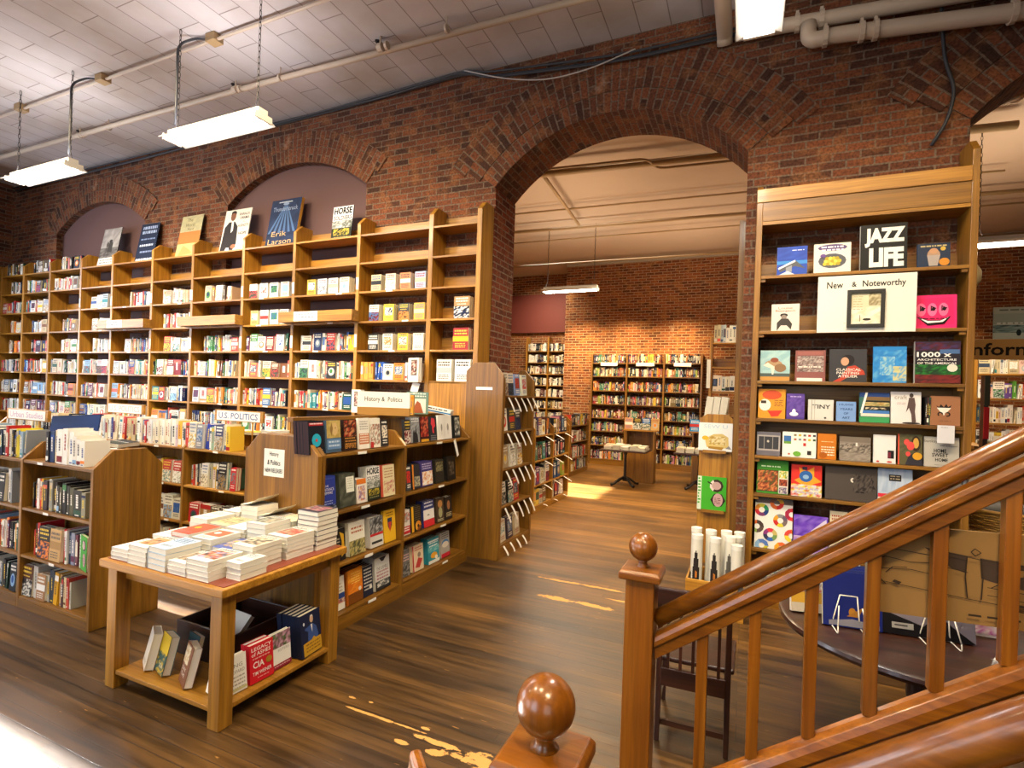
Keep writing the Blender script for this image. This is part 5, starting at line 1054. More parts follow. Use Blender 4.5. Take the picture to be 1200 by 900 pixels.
lean_book(-2.455 - .055, 2.06, PI / 2 - .05, .12, .2, .03, '#eeeae0', 'white paperback with grey lettering beside the table leg', [('t', 'KING', .45, .72, .1, '#8a867c', .7), ('t', 'LEOPARD', .5, .56, .09, '#8a867c', .8), ('l', .1, .9, .44, 4, .06, .04, '#a9a498', 2), ('r', 0, .05, 1, .12, '#c9c08a')], tilt=-.12)
LEG = [('t', 'LEGACY', .5, .87, .10, '#f4ece4', .84, .01), ('t', 'of ASHES', .48, .74, .10, '#f4ece4', .8, .01), ('l', .12, .88, .64, 1, .04, .02, '#e9b0a8', 1), ('t', 'CIA', .36, .46, .17, '#f4ece4', .46, .015), ('e', .8, .47, .13, .09, '#a8812c'), ('t', 'TIM WEINER', .5, .24, .09, '#f4ece4', .8, .01), ('l', .3, .8, .13, 1, .03, .02, '#e9b0a8', 1)]
face_spec(Tm(-2.50, 2.215, .112) @ Rz(PI / 2 - .05) @ Rx(-.1), .155, .215, .034, '#cf1f2b', rg, 'red paperback titled LEGACY of ASHES on the low shelf', LG, LEG, copies=1, copylabel='second red copy behind LEGACY of ASHES on the low shelf')
lean_book(-2.515, 2.37, PI / 2, .14, .21, .03, '#efede6', 'white paperback with pink blossom above its title, low shelf', [('n', 0, .58, 1, 1, ['#b98aa0', '#6a7a52', '#d0a8b8', '#8a5a6a', '#4a5a3a'], 7, 4, 3), ('t', 'SISTERS', .6, .5, .07, '#a9a6a0', .6), ('r', 0, 0, 1, .14, '#8f2436'), ('l', .1, .9, .1, 1, .04, .02, '#d9b0b0', 1)], tilt=-.1)
JF = [('r', 0, 0, 1, 1, '#1c2340'), ('p', [(.32, .3), (.36, .56), (.2, .62), (.22, .66), (.42, .68), (.5, .72), (.62, .7), (.78, .6), (.86, .4), (.82, .3)], '#3d5590'), ('p', [(.5, .7), (.58, .7), (.56, .5)], '#e6e2e0'), ('e', .55, .82, .085, .085, '#cfa98a'), ('p', [(.48, .86), (.5, .92), (.6, .92), (.63, .86), (.55, .895)], '#d9d4cc'), ('e', .16, .78, .04, .04, '#e6e9ef'), ('p', [(.08, .02), (.98, .02), (.98, .34), (.7, .34), (.62, .40), (.5, .34), (.08, .32)], '#c9982c'), ('l', .2, .9, .28, 3, .045, .03, '#8a6420', 2)]
face_spec(Tm(-2.475, 2.575, .112) @ Rz(PI / 2 + .08) @ Rx(-.14), .18, .26, .034, '#1a2038', rg, 'navy paperback with a blue suited figure and gold band, low shelf', LG, JF, copies=4, copylabel='navy copy behind the suited-figure paperback on the low shelf')
face_spec(Tm(-3.0, 2.30, .125) @ Rz(-.1) @ Rx(-.75), .2, .24, .03, '#efe6cf', rg, 'cream paperback lying slanted over the crate edge', LG, [], name='display_book')

# ------------------------------------------------------------------ units beside and beyond the arch
tD, RD = lowcase('tall oak end-of-wall bookcase with plain angled panel at the arch', (-2.42, 5.22, 0), PI / 2, [.02, .90], .32, [1.80, 1.40, .98, .57, .15], 2.12, 'oakd', group='bookcases along the passage', zback=2.05)
mb = MB(); mb.prism([(-2.87, 0), (-2.41, 0), (-2.41, 2.02), (-2.53, 2.155), (-2.77, 2.155), (-2.87, 2.06)], 5.175, 5.2, 'y'); o = mb.build('end_panel', M['oakdZ'], tD, bevel=.004)
mb = MB(); mb.box(-2.74, -2.54, 5.170, 5.1745, 1.855, 1.885); mb.build('notice_card', M['paper'], o)
rg = random.Random(31)
gd = 'books in the passage bookcases'
cD = {0: [('#e0d6c4', .08, .02), ('#e6d8c4', .23, .03), ('#7f93c4', .42, .03), ('#e3e6d8', .63, .03)], 1: [('#efe9dc', .09, .02), ('#4a463e', .30, .03), ('#57524a', .47, .02)], 2: [('#a8906e', .15, .03), ('#d9d2c0', .36, .03), ('#c4bca8', .56, .03)],
      3: [('#ece6da', .12, .03), ('#2a2722', .33, .02), ('#c8323a', .48, .02)], 4: [('#dcd0b4', .14, .03), ('#4a3c44', .34, .03), ('#c0ad8c', .54, .03)]}
for k, z in enumerate([1.80, 1.40, .98, .57, .15]):
    for j, (col, x, T) in enumerate(cD[k]):
        face_spec(RD @ Tm(x + .04, .035, z) @ Ry(-.04) @ Rx(-.08), .15, .25, T, col, rg, '%s book facing out, %s along, %s shelf of the panel-ended bookcase at the arch' % (cname(col), ORD[j], ORD[k]), gd, copies=1, copylabel='copy behind the %s book on %s shelf of the panel-ended bookcase' % (cname(col), ORD[k]))
def talker(R, x, z, k, a=.25, L=.16):
    mb = MB(); mb.M = R @ Tm(x, -.004, z - .01) @ Ry(-.12) @ Rx(-a); n = 4; vs = []
    for j in range(n + 1):
        t = j / n; vs += [(-.016, -.03 * math.sin(t * 1.5), -L * t), (.016, -.03 * math.sin(t * 1.5), -L * t)]
    vs += [(p[0], p[1] + .0015, p[2]) for p in vs[:]]; m_ = 2 * n + 2
    fs = [(2 * j, 2 * j + 1, 2 * j + 3, 2 * j + 2) for j in range(n)] + [(m_ + 2 * j, m_ + 2 * j + 2, m_ + 2 * j + 3, m_ + 2 * j + 1) for j in range(n)]
    mb.add(vs, fs, '#eceae6'); mb.c = mb.c; art_ = None
    tag(mb.build('review_strip', M['matte']), k, 'paper strip', 'white review strips hanging from the passage shelves')
for k, z in enumerate([1.80, 1.40, .98, .57, .15]):
    for j in range(5 if k in (0, 2, 3) else 4):
        talker(RD, .12 + .18 * j, z - .012 if z > .2 else .135, 'white review strip hanging from the %s shelf at the arch, %s along' % (ORD[k], ORD[j]), L=.17 if z > .2 else .11)
tE, RE = lowcase('low oak bookcase through the arch with hanging white strips', (-2.93, 7.5, 0), PI / 2, [.02, .86, 1.72], .50, [1.19, .80, .42, .10], 1.42, 'oak', group='bookcases along the passage', zback=1.2)
for k, z in enumerate([1.19, .80, .42, .10]):
    for b, x0 in enumerate((.05, .90)):
        row(RE, x0, x0 + .74, z, rg, PAL_FAR + PAL_PALE[:4], '%s shelf, %s bay of bookcase through arch' % (ORD[k], ['near', 'far'][b]), gd, facep=.25, hs=(.22, .29), ws=(.02, .05))
    for j in range(3):
        talker(RE, .45 + .5 * j, z - .01 if z > .2 else .09, 'white strip on the %s shelf of the bookcase through the arch, %s along' % (ORD[k], ORD[j]), a=.9, L=.16 if z > .2 else .07)
tF, RF = lowcase('small dark bookcase deeper in the far room beyond the strip-hung one', (-3.62, 11.5, 0), PI / 2, [.02, 1.45], .5, [1.15, .77, .40, .10], 1.38, 'oakd', group='bookcases along the passage', zback=1.2)
for k, z in enumerate([1.15, .77, .40, .10]): row(RF, .05, 1.4, z, rg, PAL_DARK + ['#c8402c', '#7a2a20'], '%s shelf of the small dark far bookcase' % ORD[k], gd, facep=.2, hs=(.2, .28), ws=(.02, .05))
# far back wall cases
FZ = [3.10, 2.68, 2.27, 1.87, 1.47, 1.07, .68, .33, .08][0:]
FZ = [2.78, 2.42, 2.03, 1.66, 1.28, .92, .54, .16]
for i, (a, b) in enumerate(((-3.93, -2.97), (-2.97, -2.0), (-2.0, -1.07))):
    t = wallcase('bookcase', 'brown wall bookcase on the far brick wall, ' + ['nearest its corner', 'middle of the three', 'nearest the passage screen'][i], a, b, 14.18, .3, FZ, 3.02, mats=('oakdX', 'oakdZ'), rup=i == 2, chamfer=False, group='far wall bookcases', rail_h=.05)
    mb = MB(); mb.box(a + .25, b - .25, 14.16, 14.175, 2.70, 2.79); mb.build('title_card', M['paper'], t)
    for k, z in enumerate(FZ): row(Tm(a + .04, 14.18, 0), 0, b - a - .08, z, rg, PAL_FAR, '%s shelf of the far wall bookcases' % ORD[k], 'books on the far wall', hs=(.18, .25), ws=(.016, .04))
RZ_ = [3.20, 2.85, 2.5, 2.15, 1.8, 1.45, 1.1, .75, .4, .08]
for i, (a, b) in enumerate(((-6.30, -5.59), (-5.59, -4.89))):
    wallcase('bookcase', 'tall oak bookcase in the far recess, ' + ['its left bay', 'its right bay beside the brick corner'][i], a, b, 15.15, .3, RZ_, 3.62, group='far recess bookcases', rup=i == 1, chamfer=False)
    for k, z in enumerate(RZ_): row(Tm(a + .04, 15.15, 0), 0, b - a - .08, z, rg, PAL_PALE[:5] + PAL_FAR[:6] + ['#f4f0e4'] * 4, '%s shelf of the far recess bookcase' % ORD[k], 'books in the far recess', hs=(.2, .26), ws=(.022, .05))
# bookcase along the passage side of the pier, seen edge on, its end panel and cover boards
tG = thing('end_display', 'narrow oak end panel in the archway holding two books on ledges', 'display stand', (-.29, 6.35, 0))
mb = MB(); mb.prism([(-.475, 0), (-.13, 0), (-.13, 1.62), (-.18, 1.67), (-.40, 1.67), (-.475, 1.62)], 6.30, 6.34, 'y'); mb.build('end_panel', M['oakZ'], tG, bevel=.004)
mb = MB(); mb.box(-.47, -.14, 6.34, 7.0, 0, 1.60); mb.build('case_body', M['oakdZ'], tG)
for z in (1.26, .60):
    mb = MB(); mb.box(-.43, -.19, 6.24, 6.30, z - .02, z); mb.box(-.43, -.19, 6.235, 6.245, z - .02, z + .012); mb.build('ledge', M['oakX'], tG)
SEW = [('t', 'SEW U', .5, .87, .13, '#b4cfe0', .7, .0), ('p', [(.25, .12), (.7, .08), (.9, .15), (.88, .5), (.7, .62), (.45, .6), (.3, .5), (.2, .35)], '#d9bf78'), ('n', .32, .22, .82, .52, ['#e6d29a', '#c9a85c', '#e9dcae', '#b0903f'], 7, 5, 3), ('e', .2, .45, .1, .08, '#e0b52c'), ('p', [(.3, .08), (.7, .04), (.75, .14), (.3, .16)], '#a9822c'), ('p', [(.8, .1), (.98, .08), (.9, .2)], '#8a8a90')]
face_spec(Tm(-.305, 6.26, 1.262) @ Rx(-.05), .35, .31, .02, '#eef0ee', rg, 'white book titled SEW U on the upper ledge of the archway panel', None, SEW)
face_spec(Tm(-.325, 6.26, .602) @ Rx(-.05), .30, .37, .02, '#45b02c', rg, 'green book with two framed spectacle shapes on the lower ledge of the archway panel', None, GREEN)
for k in range(3):
    face_spec(Tm(-.42 + .08 * k, 6.60, 1.602) @ Rz(-.1) @ Ry(.12), .075, .26, .12, '#ddd6c4', rg, 'pale book leaning in a row of three on top of the archway panel case', None, [], name='display_book')
    FACES[-1]['group'] = 'pale books on the archway panel case'
tH = thing('tall_bookcase', 'very tall dark bookcase seen edge on against the pier beyond the arch', 'bookcase', (-.02, 6.9, 0))
mb = MB(); mb.box(-.125, -.085, 6.12, 6.16, 0, 3.75); mb.box(-.125, -.085, 7.6, 7.64, 0, 3.75); mb.build('upright', M['oakdZ'], tH)
mb = MB(); mb.box(-.085, .2, 6.121, 6.15, 0, 3.75); mb.build('side_panel', M['oakdZ'], tH)
for z in (.1, .5, .9, 1.3, 1.7, 2.1, 2.5, 2.9, 3.3, 3.7):
    mb = MB(); mb.box(-.12, .2, 6.16, 7.6, z - .025, z); mb.build('shelf', M['oakdY'], tH)
mb = MB(); mb.box(.2, .22, 6.12, 7.64, 0, 3.75); mb.build('back_panel', M['oakdZ'], tH)
RH = Tm(-.12, 7.55, 0) @ Rz(-PI / 2)
for z in (1.3, 1.7, 2.1, 2.5): row(RH, .05, 1.3, z, rg, PAL_PALE, 'shelf of the very tall edge-on bookcase', 'books on the edge-on bookcase', y0=.01)
t = wallcase('bookcase', 'small oak bookcase past the archway panel with a white card on its edge', -.60, .1, 9.9, .3, [2.85, 2.42, 2.0, 1.6, 1.2, .8, .4, .08], 2.95, chamfer=False)
mb = MB(); mb.box(-.66, -.60, 9.88, 9.895, 2.05, 2.55); mb.build('title_card', M['paper'], t)
for k, z in enumerate([2.85, 2.0]): row(Tm(-.56, 9.9, 0), 0, .6, z, rg, PAL_PALE, '%s filled shelf of small case past archway panel' % ORD[k], 'books on the small bookcase past the archway', hs=(.25, .32), ws=(.04, .08))
# pedestal tables in the far room
def pedestal(x, y, r, z, label):
    t = thing('pedestal_table', label, 'table', (x, y, 0), 'cast iron pedestal tables')
    mb = MB(); mb.box(x - r, x + r, y - r * .8, y + r * .8, z - .03, z); mb.build('tabletop', M['darkX'], t, bevel=.005)
    mb = MB(); mb.lathe([(.05, .1), (.045, .14), (.03, .2), (.028, z - .12), (.05, z - .06), (.09, z - .03)], x, y, 14); mb.build('pillar', M['iron'], t, smooth=True)
    for k in range(4):
        a = PI / 4 + k * PI / 2; c, s = math.cos(a), math.sin(a)
        mb = MB(); mb.tube([(x + c * .03, y + s * .03, .17), (x + c * .14, y + s * .14, .13), (x + c * .25, y + s * .25, .05), (x + c * .33, y + s * .33, .035)], [.03, .026, .022, .03], 8); mb.build('foot', M['iron'], t, smooth=True)
pedestal(-2.28, 11.05, .47, .76, 'cast iron pedestal table of books in the far room, clear in the archway')
pedestal(-.85, 11.45, .47, .76, 'cast iron pedestal table partly behind the archway panel')
def floorstand(x, y, w, label, zt):
    t = thing('display_stand', label, 'display stand', (x, y, 0), 'wooden display stands behind the pedestal tables')
    mb = MB(); mb.box(x - w / 2, x + w / 2, y, y + .35, 0, .70); mb.build('cabinet_body', M['oakdZ'], t, bevel=.004)
    mb = MB(); mb.box(x - w / 2, x - w / 2 + .03, y, y + .3, .70, zt); mb.box(x + w / 2 - .03, x + w / 2, y, y + .3, .70, zt); mb.box(x - w / 2, x + w / 2, y + .28, y + .3, .70, zt); mb.build('riser', M['oakdZ'], t)
    mb = MB(); mb.box(x - w / 2 - .05, x + w / 2 + .05, y - .02, y + .3, zt, zt + .03); mb.build('top_shelf', M['oakX'], t)
floorstand(-2.10, 11.62, .62, 'wooden display stand with front-facing books behind the clear pedestal table', 1.12)
floorstand(-.75, 12.1, .62, 'wooden display stand behind the half hidden pedestal table', 1.12)
for j, (c, l) in enumerate((('#e0a070', 'tan'), ('#25282f', 'black'), ('#3a6fb0', 'blue'), ('#c9a060', 'ochre'))):
    face_spec(Tm(-2.36 + .19 * j, 11.66, 1.152) @ Rx(-.1), .17, .25, .02, c, rg, '%s book facing out on the far display stand' % l, 'books on the far display stand')
for j, (c, l) in enumerate((('#2c8ccf', 'bright blue'), ('#efe6ea', 'white and pink'))):
    face_spec(Tm(-1.02 + .23 * j, 12.14, 1.152) @ Rx(-.1), .2, .26, .02, c, rg, '%s book facing out on the second far display stand' % l, 'books on the far display stand')
for i in range(15):
    px = (-2.62, -2.44, -2.26, -2.08, -1.92)[i % 5]; py = 10.85 + .16 * (i // 5)
    for k in range(2 + (i % 2)):
        slab('paperback_book', px + rg.uniform(-.01, .01), py, .762 + .031 * k, .16, .15, .03, rg.uniform(-.1, .1), rg.choice(PAL_PALE), 'pale paperback in the low piles on the far pedestal table', items=[], grp='piled books on the far pedestal table')
for i in range(8):
    px = (-1.2, -1.02, -.84, -.66)[i % 4]; py = 11.2 + .2 * (i // 4)
    for k in range(3):
        slab('paperback_book', px, py, .762 + .031 * k, .16, .18, .03, rg.uniform(-.1, .1), rg.choice(PAL_PALE), 'pale paperback in piles on the half hidden pedestal table', items=[], grp='piled books on the half hidden pedestal table')

# ------------------------------------------------------------------ the tall display bookcase on the pier
PZ = [2.945, 2.452, 2.01, 1.675, 1.342, 1.005, .515, .12]
tP = thing('display_bookcase', 'wide oak display bookcase on the brick pier filled with face-out books', 'bookcase', (.83, 5.2, 0))
for (a, b, zt) in ((.03, .08, 3.78), (1.555, 1.605, 3.95)):
    mb = MB(); mb.prism([(5.2, 0), (5.5, 0), (5.5, zt), (5.3, zt), (5.2, zt - .1)], a, b, 'x'); mb.build('upright', M['oakdZ'], tP, bevel=.004)
for z in PZ:
    mb = MB(); mb.box(.08, 1.555, 5.2, 5.49, z - .028, z); mb.build('shelf', M['oakdX'], tP, bevel=.003)
    mb = MB(); mb.box(.08, 1.555, 5.47, 5.49, z, z + (.16 if z > 1.9 else .3)); mb.build('back_rail', M['oakdX'], tP)
    for xx in (.10, 1.53):
        mb = MB(); mb.box(xx - .02, xx + .02, 5.21, 5.24, z - .055, z - .028); mb.build('bracket', M['oakdX'], tP)
mb = MB(); mb.box(.08, 1.555, 5.205, 5.49, 3.40, 3.43); mb.build('shelf', M['oakX'], tP)
mb = MB(); mb.box(.08, 1.555, 5.2, 5.225, 3.43, 3.60); mb.build('valance', M['oakdX'], tP, bevel=.003)
mb = MB(); mb.box(.03, 1.555, 5.19, 5.23, 3.60, 3.72); mb.build('cornice', M['oakX'], tP, bevel=.004)
mb = MB(); mb.box(.08, 1.555, 5.205, 5.225, 0, .092); mb.build('kick_board', M['oakX'], tP)
gp = 'face-out books of the pier display bookcase'
SK = '#c99a7a'
AB = {
 'blue_house': ('#2a4aa8', [('n', 0, .45, 1, 1, ['#2848a8', '#2c4fb4', '#26429c'], 3, 4, 2), ('r', 0, .38, 1, .5, '#3a86cf'), ('p', [(.05, .28), (.62, .5), (.95, .2), (.6, .3), (.1, .1)], '#54565c'), ('p', [(.04, .26), (.6, .52), (.62, .46), (.06, .2)], '#e6e6e6'), ('p', [(.3, .1), (.5, .1), (.5, .34), (.3, .26)], '#8b8f98'), ('p', [(.05, 0), (.36, .14), (.62, 0)], '#c9ccd2'), ('l', .5, .95, .88, 1, .04, .02, '#cfd8ee', 2)], 'blue book with a white roofed house'),
 'olives': ('#e6e2cf', [('e', .5, .85, .4, .12, '#5c4a78'), ('l', .2, .8, .9, 2, .07, .03, '#efe6ef', 2), ('e', .5, .4, .46, .32, '#cfcfd0'), ('e', .5, .4, .38, .25, '#54545c')] + [('e', .3 + .09 * (k % 5) + .03 * (k // 5), .3 + .09 * (k // 5), .06, .06, ['#c9b83a', '#a9962c', '#d9cb56'][k % 3]) for k in range(14)] + [('e', .25, .58, .08, .06, '#6a4a8a')], 'cookbook with a bowl of yellow olives'),
 'jazz': ('#121214', [('t', 'JAZZ', .52, .71, .42, '#eeece2', .86, .055), ('t', 'LIFE', .56, .27, .42, '#eeece2', .74, .055)], 'large black book titled JAZZ LIFE'),
 'sage': ('#233048', [('e', .5, .5, .2, .28, '#a98a72'), ('p', [(.3, .5), (.7, .5), (.62, .05), (.36, .05)], '#a59a94'), ('e', .5, .68, .13, .12, '#c0906c'), ('e', .82, .2, .16, .16, '#c9852c'), ('l', .1, .9, .92, 1, .08, .02, '#b9a878', 2), ('e', .78, .76, .08, .09, '#c9a84a')], 'dark blue book with a grey bearded figure'),
 'louise': ('#d9d2c6', [('t', 'Louise', .5, .85, .09, '#b3563e', .5), ('t', 'Bourgeois', .5, .74, .09, '#b3563e', .72), ('e', .45, .58, .14, .07, '#26221f'), ('e', .45, .5, .1, .1, '#8a7a70'), ('p', [(.2, .3), (.35, .45), (.6, .45), (.75, .25), (.7, 0), (.2, 0)], '#3a3532'), ('p', [(.2, 0), (.35, .2), (.55, .2), (.75, 0)], '#cfc9bf')], 'pale grey book with red lettering above a hatted figure'),
 'pink': ('#ef2a72', [('p', [(.08, .9), (.9, .92), (.94, .12), (.1, .1)], '#ea2468')] + [('e', .14 + .27 * k, .56, .12, .2, '#f4709e') for k in range(3)] + [('ring', .16 + .26 * k, .60, .05, .1, ['#18080f']) for k in range(3)] + [('e', .18 + .26 * k, .58, .045, .06, '#18080f') for k in range(3)] +
          [('p', [(.02, .36), (.3, .24), (.6, .24), (.86, .36), (.7, .12), (.3, .08)], '#18080f'), ('p', [(.08, .32), (.3, .22), (.6, .22), (.8, .32), (.66, .18), (.3, .15)], '#f3e6ea'), ('l', .1, .85, .3, 1, .03, .02, '#18080f', 1)], 'hot pink book with a grinning line-drawn face'),
 'horse': ('#9fc0c0', [('n', 0, .3, 1, 1, ['#9fc0c2', '#a8c8c6', '#8fb4ba'], 4, 4, 2), ('r', 0, .12, 1, .24, '#4f5a56'), ('r', 0, 0, 1, .13, '#c08a44'), ('e', .45, .55, .3, .13, '#a98a68'), ('p', [(.1, .5), (.25, .6), (.5, .45), (.45, .2), (.4, .2), (.38, .4)], '#e0d6c4'), ('e', .68, .42, .2, .14, '#8a6a4c'), ('e', .48, .68, .14, .08, '#8a4a34')], 'pale teal book with leaping horses'),
 'redtext': ('#8a5550', [('r', .08, .85, .92, .96, '#9c5f58'), ('n', .06, .3, .94, .82, ['#8a7f7a', '#b9a9a0', '#7a5f5a', '#a08a84', '#6a5552'], 12, 12, 2), ('l', .1, .85, .48, 1, .05, .02, '#e6ddd0', 2), ('r', .06, 0, .9, .1, '#dedad2')], 'dull red book of dense small print'),
 'atelier': ('#3a3a3e', [('e', .5, .66, .18, .17, '#241f22'), ('e', .42, .62, .11, .13, '#c99a7c'), ('p', [(.3, .12), (.5, .46), (.7, .5), (.92, .34), (.96, .22), (.6, .2), (.3, 0), (.1, 0)], '#b8402e'), ('t', 'CLASSICAL', .52, .37, .075, '#efe6dc', .66, .01), ('t', 'PAINTING', .5, .27, .075, '#efe6dc', .6, .01), ('t', 'ATELIER', .5, .17, .075, '#efe6dc', .52, .01)], 'dark book titled CLASSICAL PAINTING ATELIER'),
 'sky': ('#2f86cf', [('n', 0, 0, 1, .9, ['#3388cf', '#2f80c8', '#3a90d4', '#5fa4d4', '#2a7cc4'], 6, 7, 7), ('n', .2, .2, .65, .72, ['#7fb4d4', '#5a9fd0', '#a8c8c0', '#3a90d4'], 7, 8, 8), ('n', .6, .05, 1, .45, ['#b9b98a', '#5a9fd0', '#cfc890'], 5, 5, 3)], 'sky blue book with a tracery photograph'),
 'x1000': ('#26222c', [('n', 0, .78, 1, .98, ['#5a2030', '#38202c', '#42305a'], 7, 3, 2), ('r', .55, .7, .98, .8, '#4a6a9a'), ('n', 0, .2, 1, .44, ['#1f5a26', '#2a7a30', '#24402a', '#1a3a20'], 9, 4, 2), ('n', 0, 0, 1, .2, ['#6a2426', '#7a2a28', '#4a1f20'], 7, 3, 3), ('t', '1000 x', .42, .68, .12, '#f2f0ec', .76, .02), ('t', 'ARCHITECTURE', .48, .555, .05, '#f2f0ec', .86, .01), ('t', 'OF THE AMERICAS', .48, .47, .05, '#f2f0ec', .86, .01), ('e', .82, .36, .115, .09, '#e0dccb')], 'large dark book titled 1000x ARCHITECTURE OF THE AMERICAS'),
 'melon': ('#dc942c', [('e', .5, .8, .36, .16, '#c8502c'), ('e', .25, .45, .22, .2, '#f0e4da'), ('r', .1, .5, .3, .6, '#3a2f28'), ('p', [(.35, .25), (.9, .28), (.75, .08), (.5, .05)], '#c8392c'), ('l', .6, .92, .62, 4, .03, .03, '#7a4a2c', 2)], 'orange book with melon slices'),
 'purple': ('#5c4396', [('n', 0, .2, 1, .95, ['#5c4396', '#654a9e', '#523a8a'], 5, 6, 2), ('e', .42, .3, .1, .1, '#efeaf0'), ('e', .42, .2, .24, .08, '#efeaf0'), ('r', 0, 0, 1, .08, '#4a3584'), ('l', .2, .8, .9, 1, .05, .02, '#b9a8d9', 2)], 'purple book with a white seated figure'),
 'tiny': ('#d3d0c8', [('t', 'TINY', .52, .66, .2, '#33322f', .72, .02), ('r', .12, .02, .16, .98, '#a8a49a'), ('r', .24, .02, .27, .98, '#b4b0a6'), ('e', .68, .12, .05, .05, '#55524c')], 'squat pale grey book titled TINY'),
 'years': ('#7c9fd4', [('t', '10,000', .5, .84, .11, '#26426e', .72, .01), ('t', 'YEARS', .5, .62, .11, '#26426e', .66, .01), ('t', 'OF', .5, .40, .11, '#26426e', .24, .01), ('t', 'ART', .5, .18, .11, '#26426e', .4, .01)], 'small pale blue book titled 10,000 YEARS OF ART'),
 'piled': ('#3c6a62', [('r', 0, .85, 1, 1, '#26427e'), ('r', .2, .74, 1, .86, '#7a5f3a'), ('r', .15, .68, 1, .73, '#1f1f1f'), ('n', .15, .55, 1, .68, ['#a98a4c', '#8a8a5a', '#c9b27a'], 7, 2, 2), ('r', .15, .42, 1, .54, '#22201f'), ('n', .2, .44, .95, .5, ['#d9c9a8', '#22201f'], 8, 1, 3), ('r', .1, .3, 1, .4, '#4a7ac0'), ('r', .05, .2, 1, .3, '#d9d6c4'), ('r', 0, 0, 1, .18, '#3f9a5c'), ('p', [(.02, .3), (.2, 1), (.28, 1), (.1, .3)], '#efeee6')], 'book picturing a pile of coloured books'),
 'craft': ('#e6e0de', [('t', 'craft', .33, .83, .13, '#8a7f6c', .42), ('e', .68, .89, .07, .07, '#4a3d3a'), ('p', [(.6, .82), (.78, .82), (.82, .6), (.8, .4), (.84, .06), (.7, .06), (.68, .3), (.6, .5), (.5, .35), (.56, .6)], '#5a4844'), ('e', .68, .03, .3, .03, '#3a3030'), ('l', .2, .5, .66, 2, .02, .02, '#b9a8a8', 2)], 'pale book titled craft with a dark standing figure'),
 'crest': ('#9c6a4a', [('p', [(.22, .6), (.7, .6), (.46, .34)], '#e6e0d6'), ('p', [(.2, .68), (.3, .62), (.36, .72), (.46, .62), (.54, .74), (.6, .63), (.72, .7), (.66, .6), (.26, .6)], '#2a201c'), ('ring', .34, .38, .05, .1, ['#2a201c', '#2a201c', '#9c6a4a']), ('ring', .58, .38, .05, .1, ['#2a201c', '#9c6a4a', '#2a201c']), ('l', .3, .7, .16, 1, .02, .02, '#6a4a34', 2)], 'brown book with a winged crest'),
 'frames': ('#6a6670', [('r', .02, .2, .98, .86, '#a8a09c'), ('r', .08, .27, .92, .8, '#3a3a40'), ('r', .3, .27, .33, .8, '#8a8680'), ('r', .66, .27, .69, .8, '#8a8680'), ('e', .48, .6, .05, .05, '#b9b4a8')], 'grey book with a framed triptych'),
 'icons': ('#eceae2', [('r', .04, .58, .26, .84, '#3a6aa8'), ('r', .04, .52, .26, .62, '#6a9a3a')] + [('r', .34 + .14 * (k % 5), .84 - .17 * (k // 5), .42 + .14 * (k % 5), .92 - .17 * (k // 5), ['#8a7a5a', '#c9a83a', '#6a6a6a', '#c23a30', '#4a4a50', '#b96a4a', '#7a8a9a', '#a83a3a', '#d9c23a', '#3a5a3a'][k]) for k in range(10)] + [('e', .44, .14, .12, .1, '#6aa83a'), ('r', .74, .12, .86, .28, '#33302c'), ('e', .2, .12, .04, .04, '#c97a6a'), ('r', .62, .46, .7, .58, '#c23a30')], 'white book scattered with small colourful objects'),
 'orange': ('#c8741c', [('l', .2, .85, .7, 1, .03, .02, '#efd9b0', 2), ('l', .2, .9, .5, 4, .06, .04, '#f0e4c8', 4), ('e', .3, .16, .22, .12, '#a85a14')], 'orange book with white lettering'),
 'grey': ('#7a6e62', [('r', 0, 0, 1, .78, '#8a8076'), ('n', 0, .35, 1, .72, ['#6a6058', '#8f857a', '#a59a8c', '#4f463f'], 12, 4, 2), ('n', 0, .02, 1, .35, ['#8f857a', '#9c9286', '#857a70'], 7, 4, 2), ('r', .52, .62, .58, .76, '#e0dcd2')], 'wide grey landscape book'),
 'white': ('#e8e6e4', [('r', .64, .18, .92, .46, '#1f1c20'), ('r', .66, .2, .78, .4, '#7a2a38'), ('e', .2, .06, .07, .03, '#c2403a'), ('e', .72, .06, .12, .03, '#c2403a')], 'white book with one small dark block'),
 'lady': ('#5f5a3c', [('n', 0, .4, 1, 1, ['#6a6444', '#5f5a3c', '#57523a'], 4, 4, 3), ('r', 0, 0, .06, 1, '#d9543c'), ('e', .74, .7, .2, .25, '#3a2c1e'), ('e', .74, .72, .12, .17, '#d0a24c'), ('p', [(.3, 0), (.45, .3), (.7, .42), (1, .3), (1, 0)], '#34323a'), ('e', .8, .3, .2, .12, '#d9a02c'), ('e', .36, .74, .12, .1, '#e0504c'), ('e', .52, .62, .16, .14, '#e0504c'), ('e', .42, .36, .1, .08, '#e0504c')], 'olive book with a plain seated woman and coral spots'),
 'home': ('#b9b4aa', [('t', 'banksy', .2, .84, .12, '#3a3834', .38), ('t', 'wall and piece', .7, .71, .07, '#5a5650', .5), ('t', 'HOME', .46, .54, .13, '#1f1d1b', .36, .02), ('t', 'SWEET', .46, .40, .12, '#1f1d1b', .46, .02), ('t', 'HOME', .50, .24, .11, '#1f1d1b', .36, .02), ('l', .3, .7, .08, 1, .02, .02, '#8a857c', 2)], 'grey book lettered HOME SWEET HOME'),
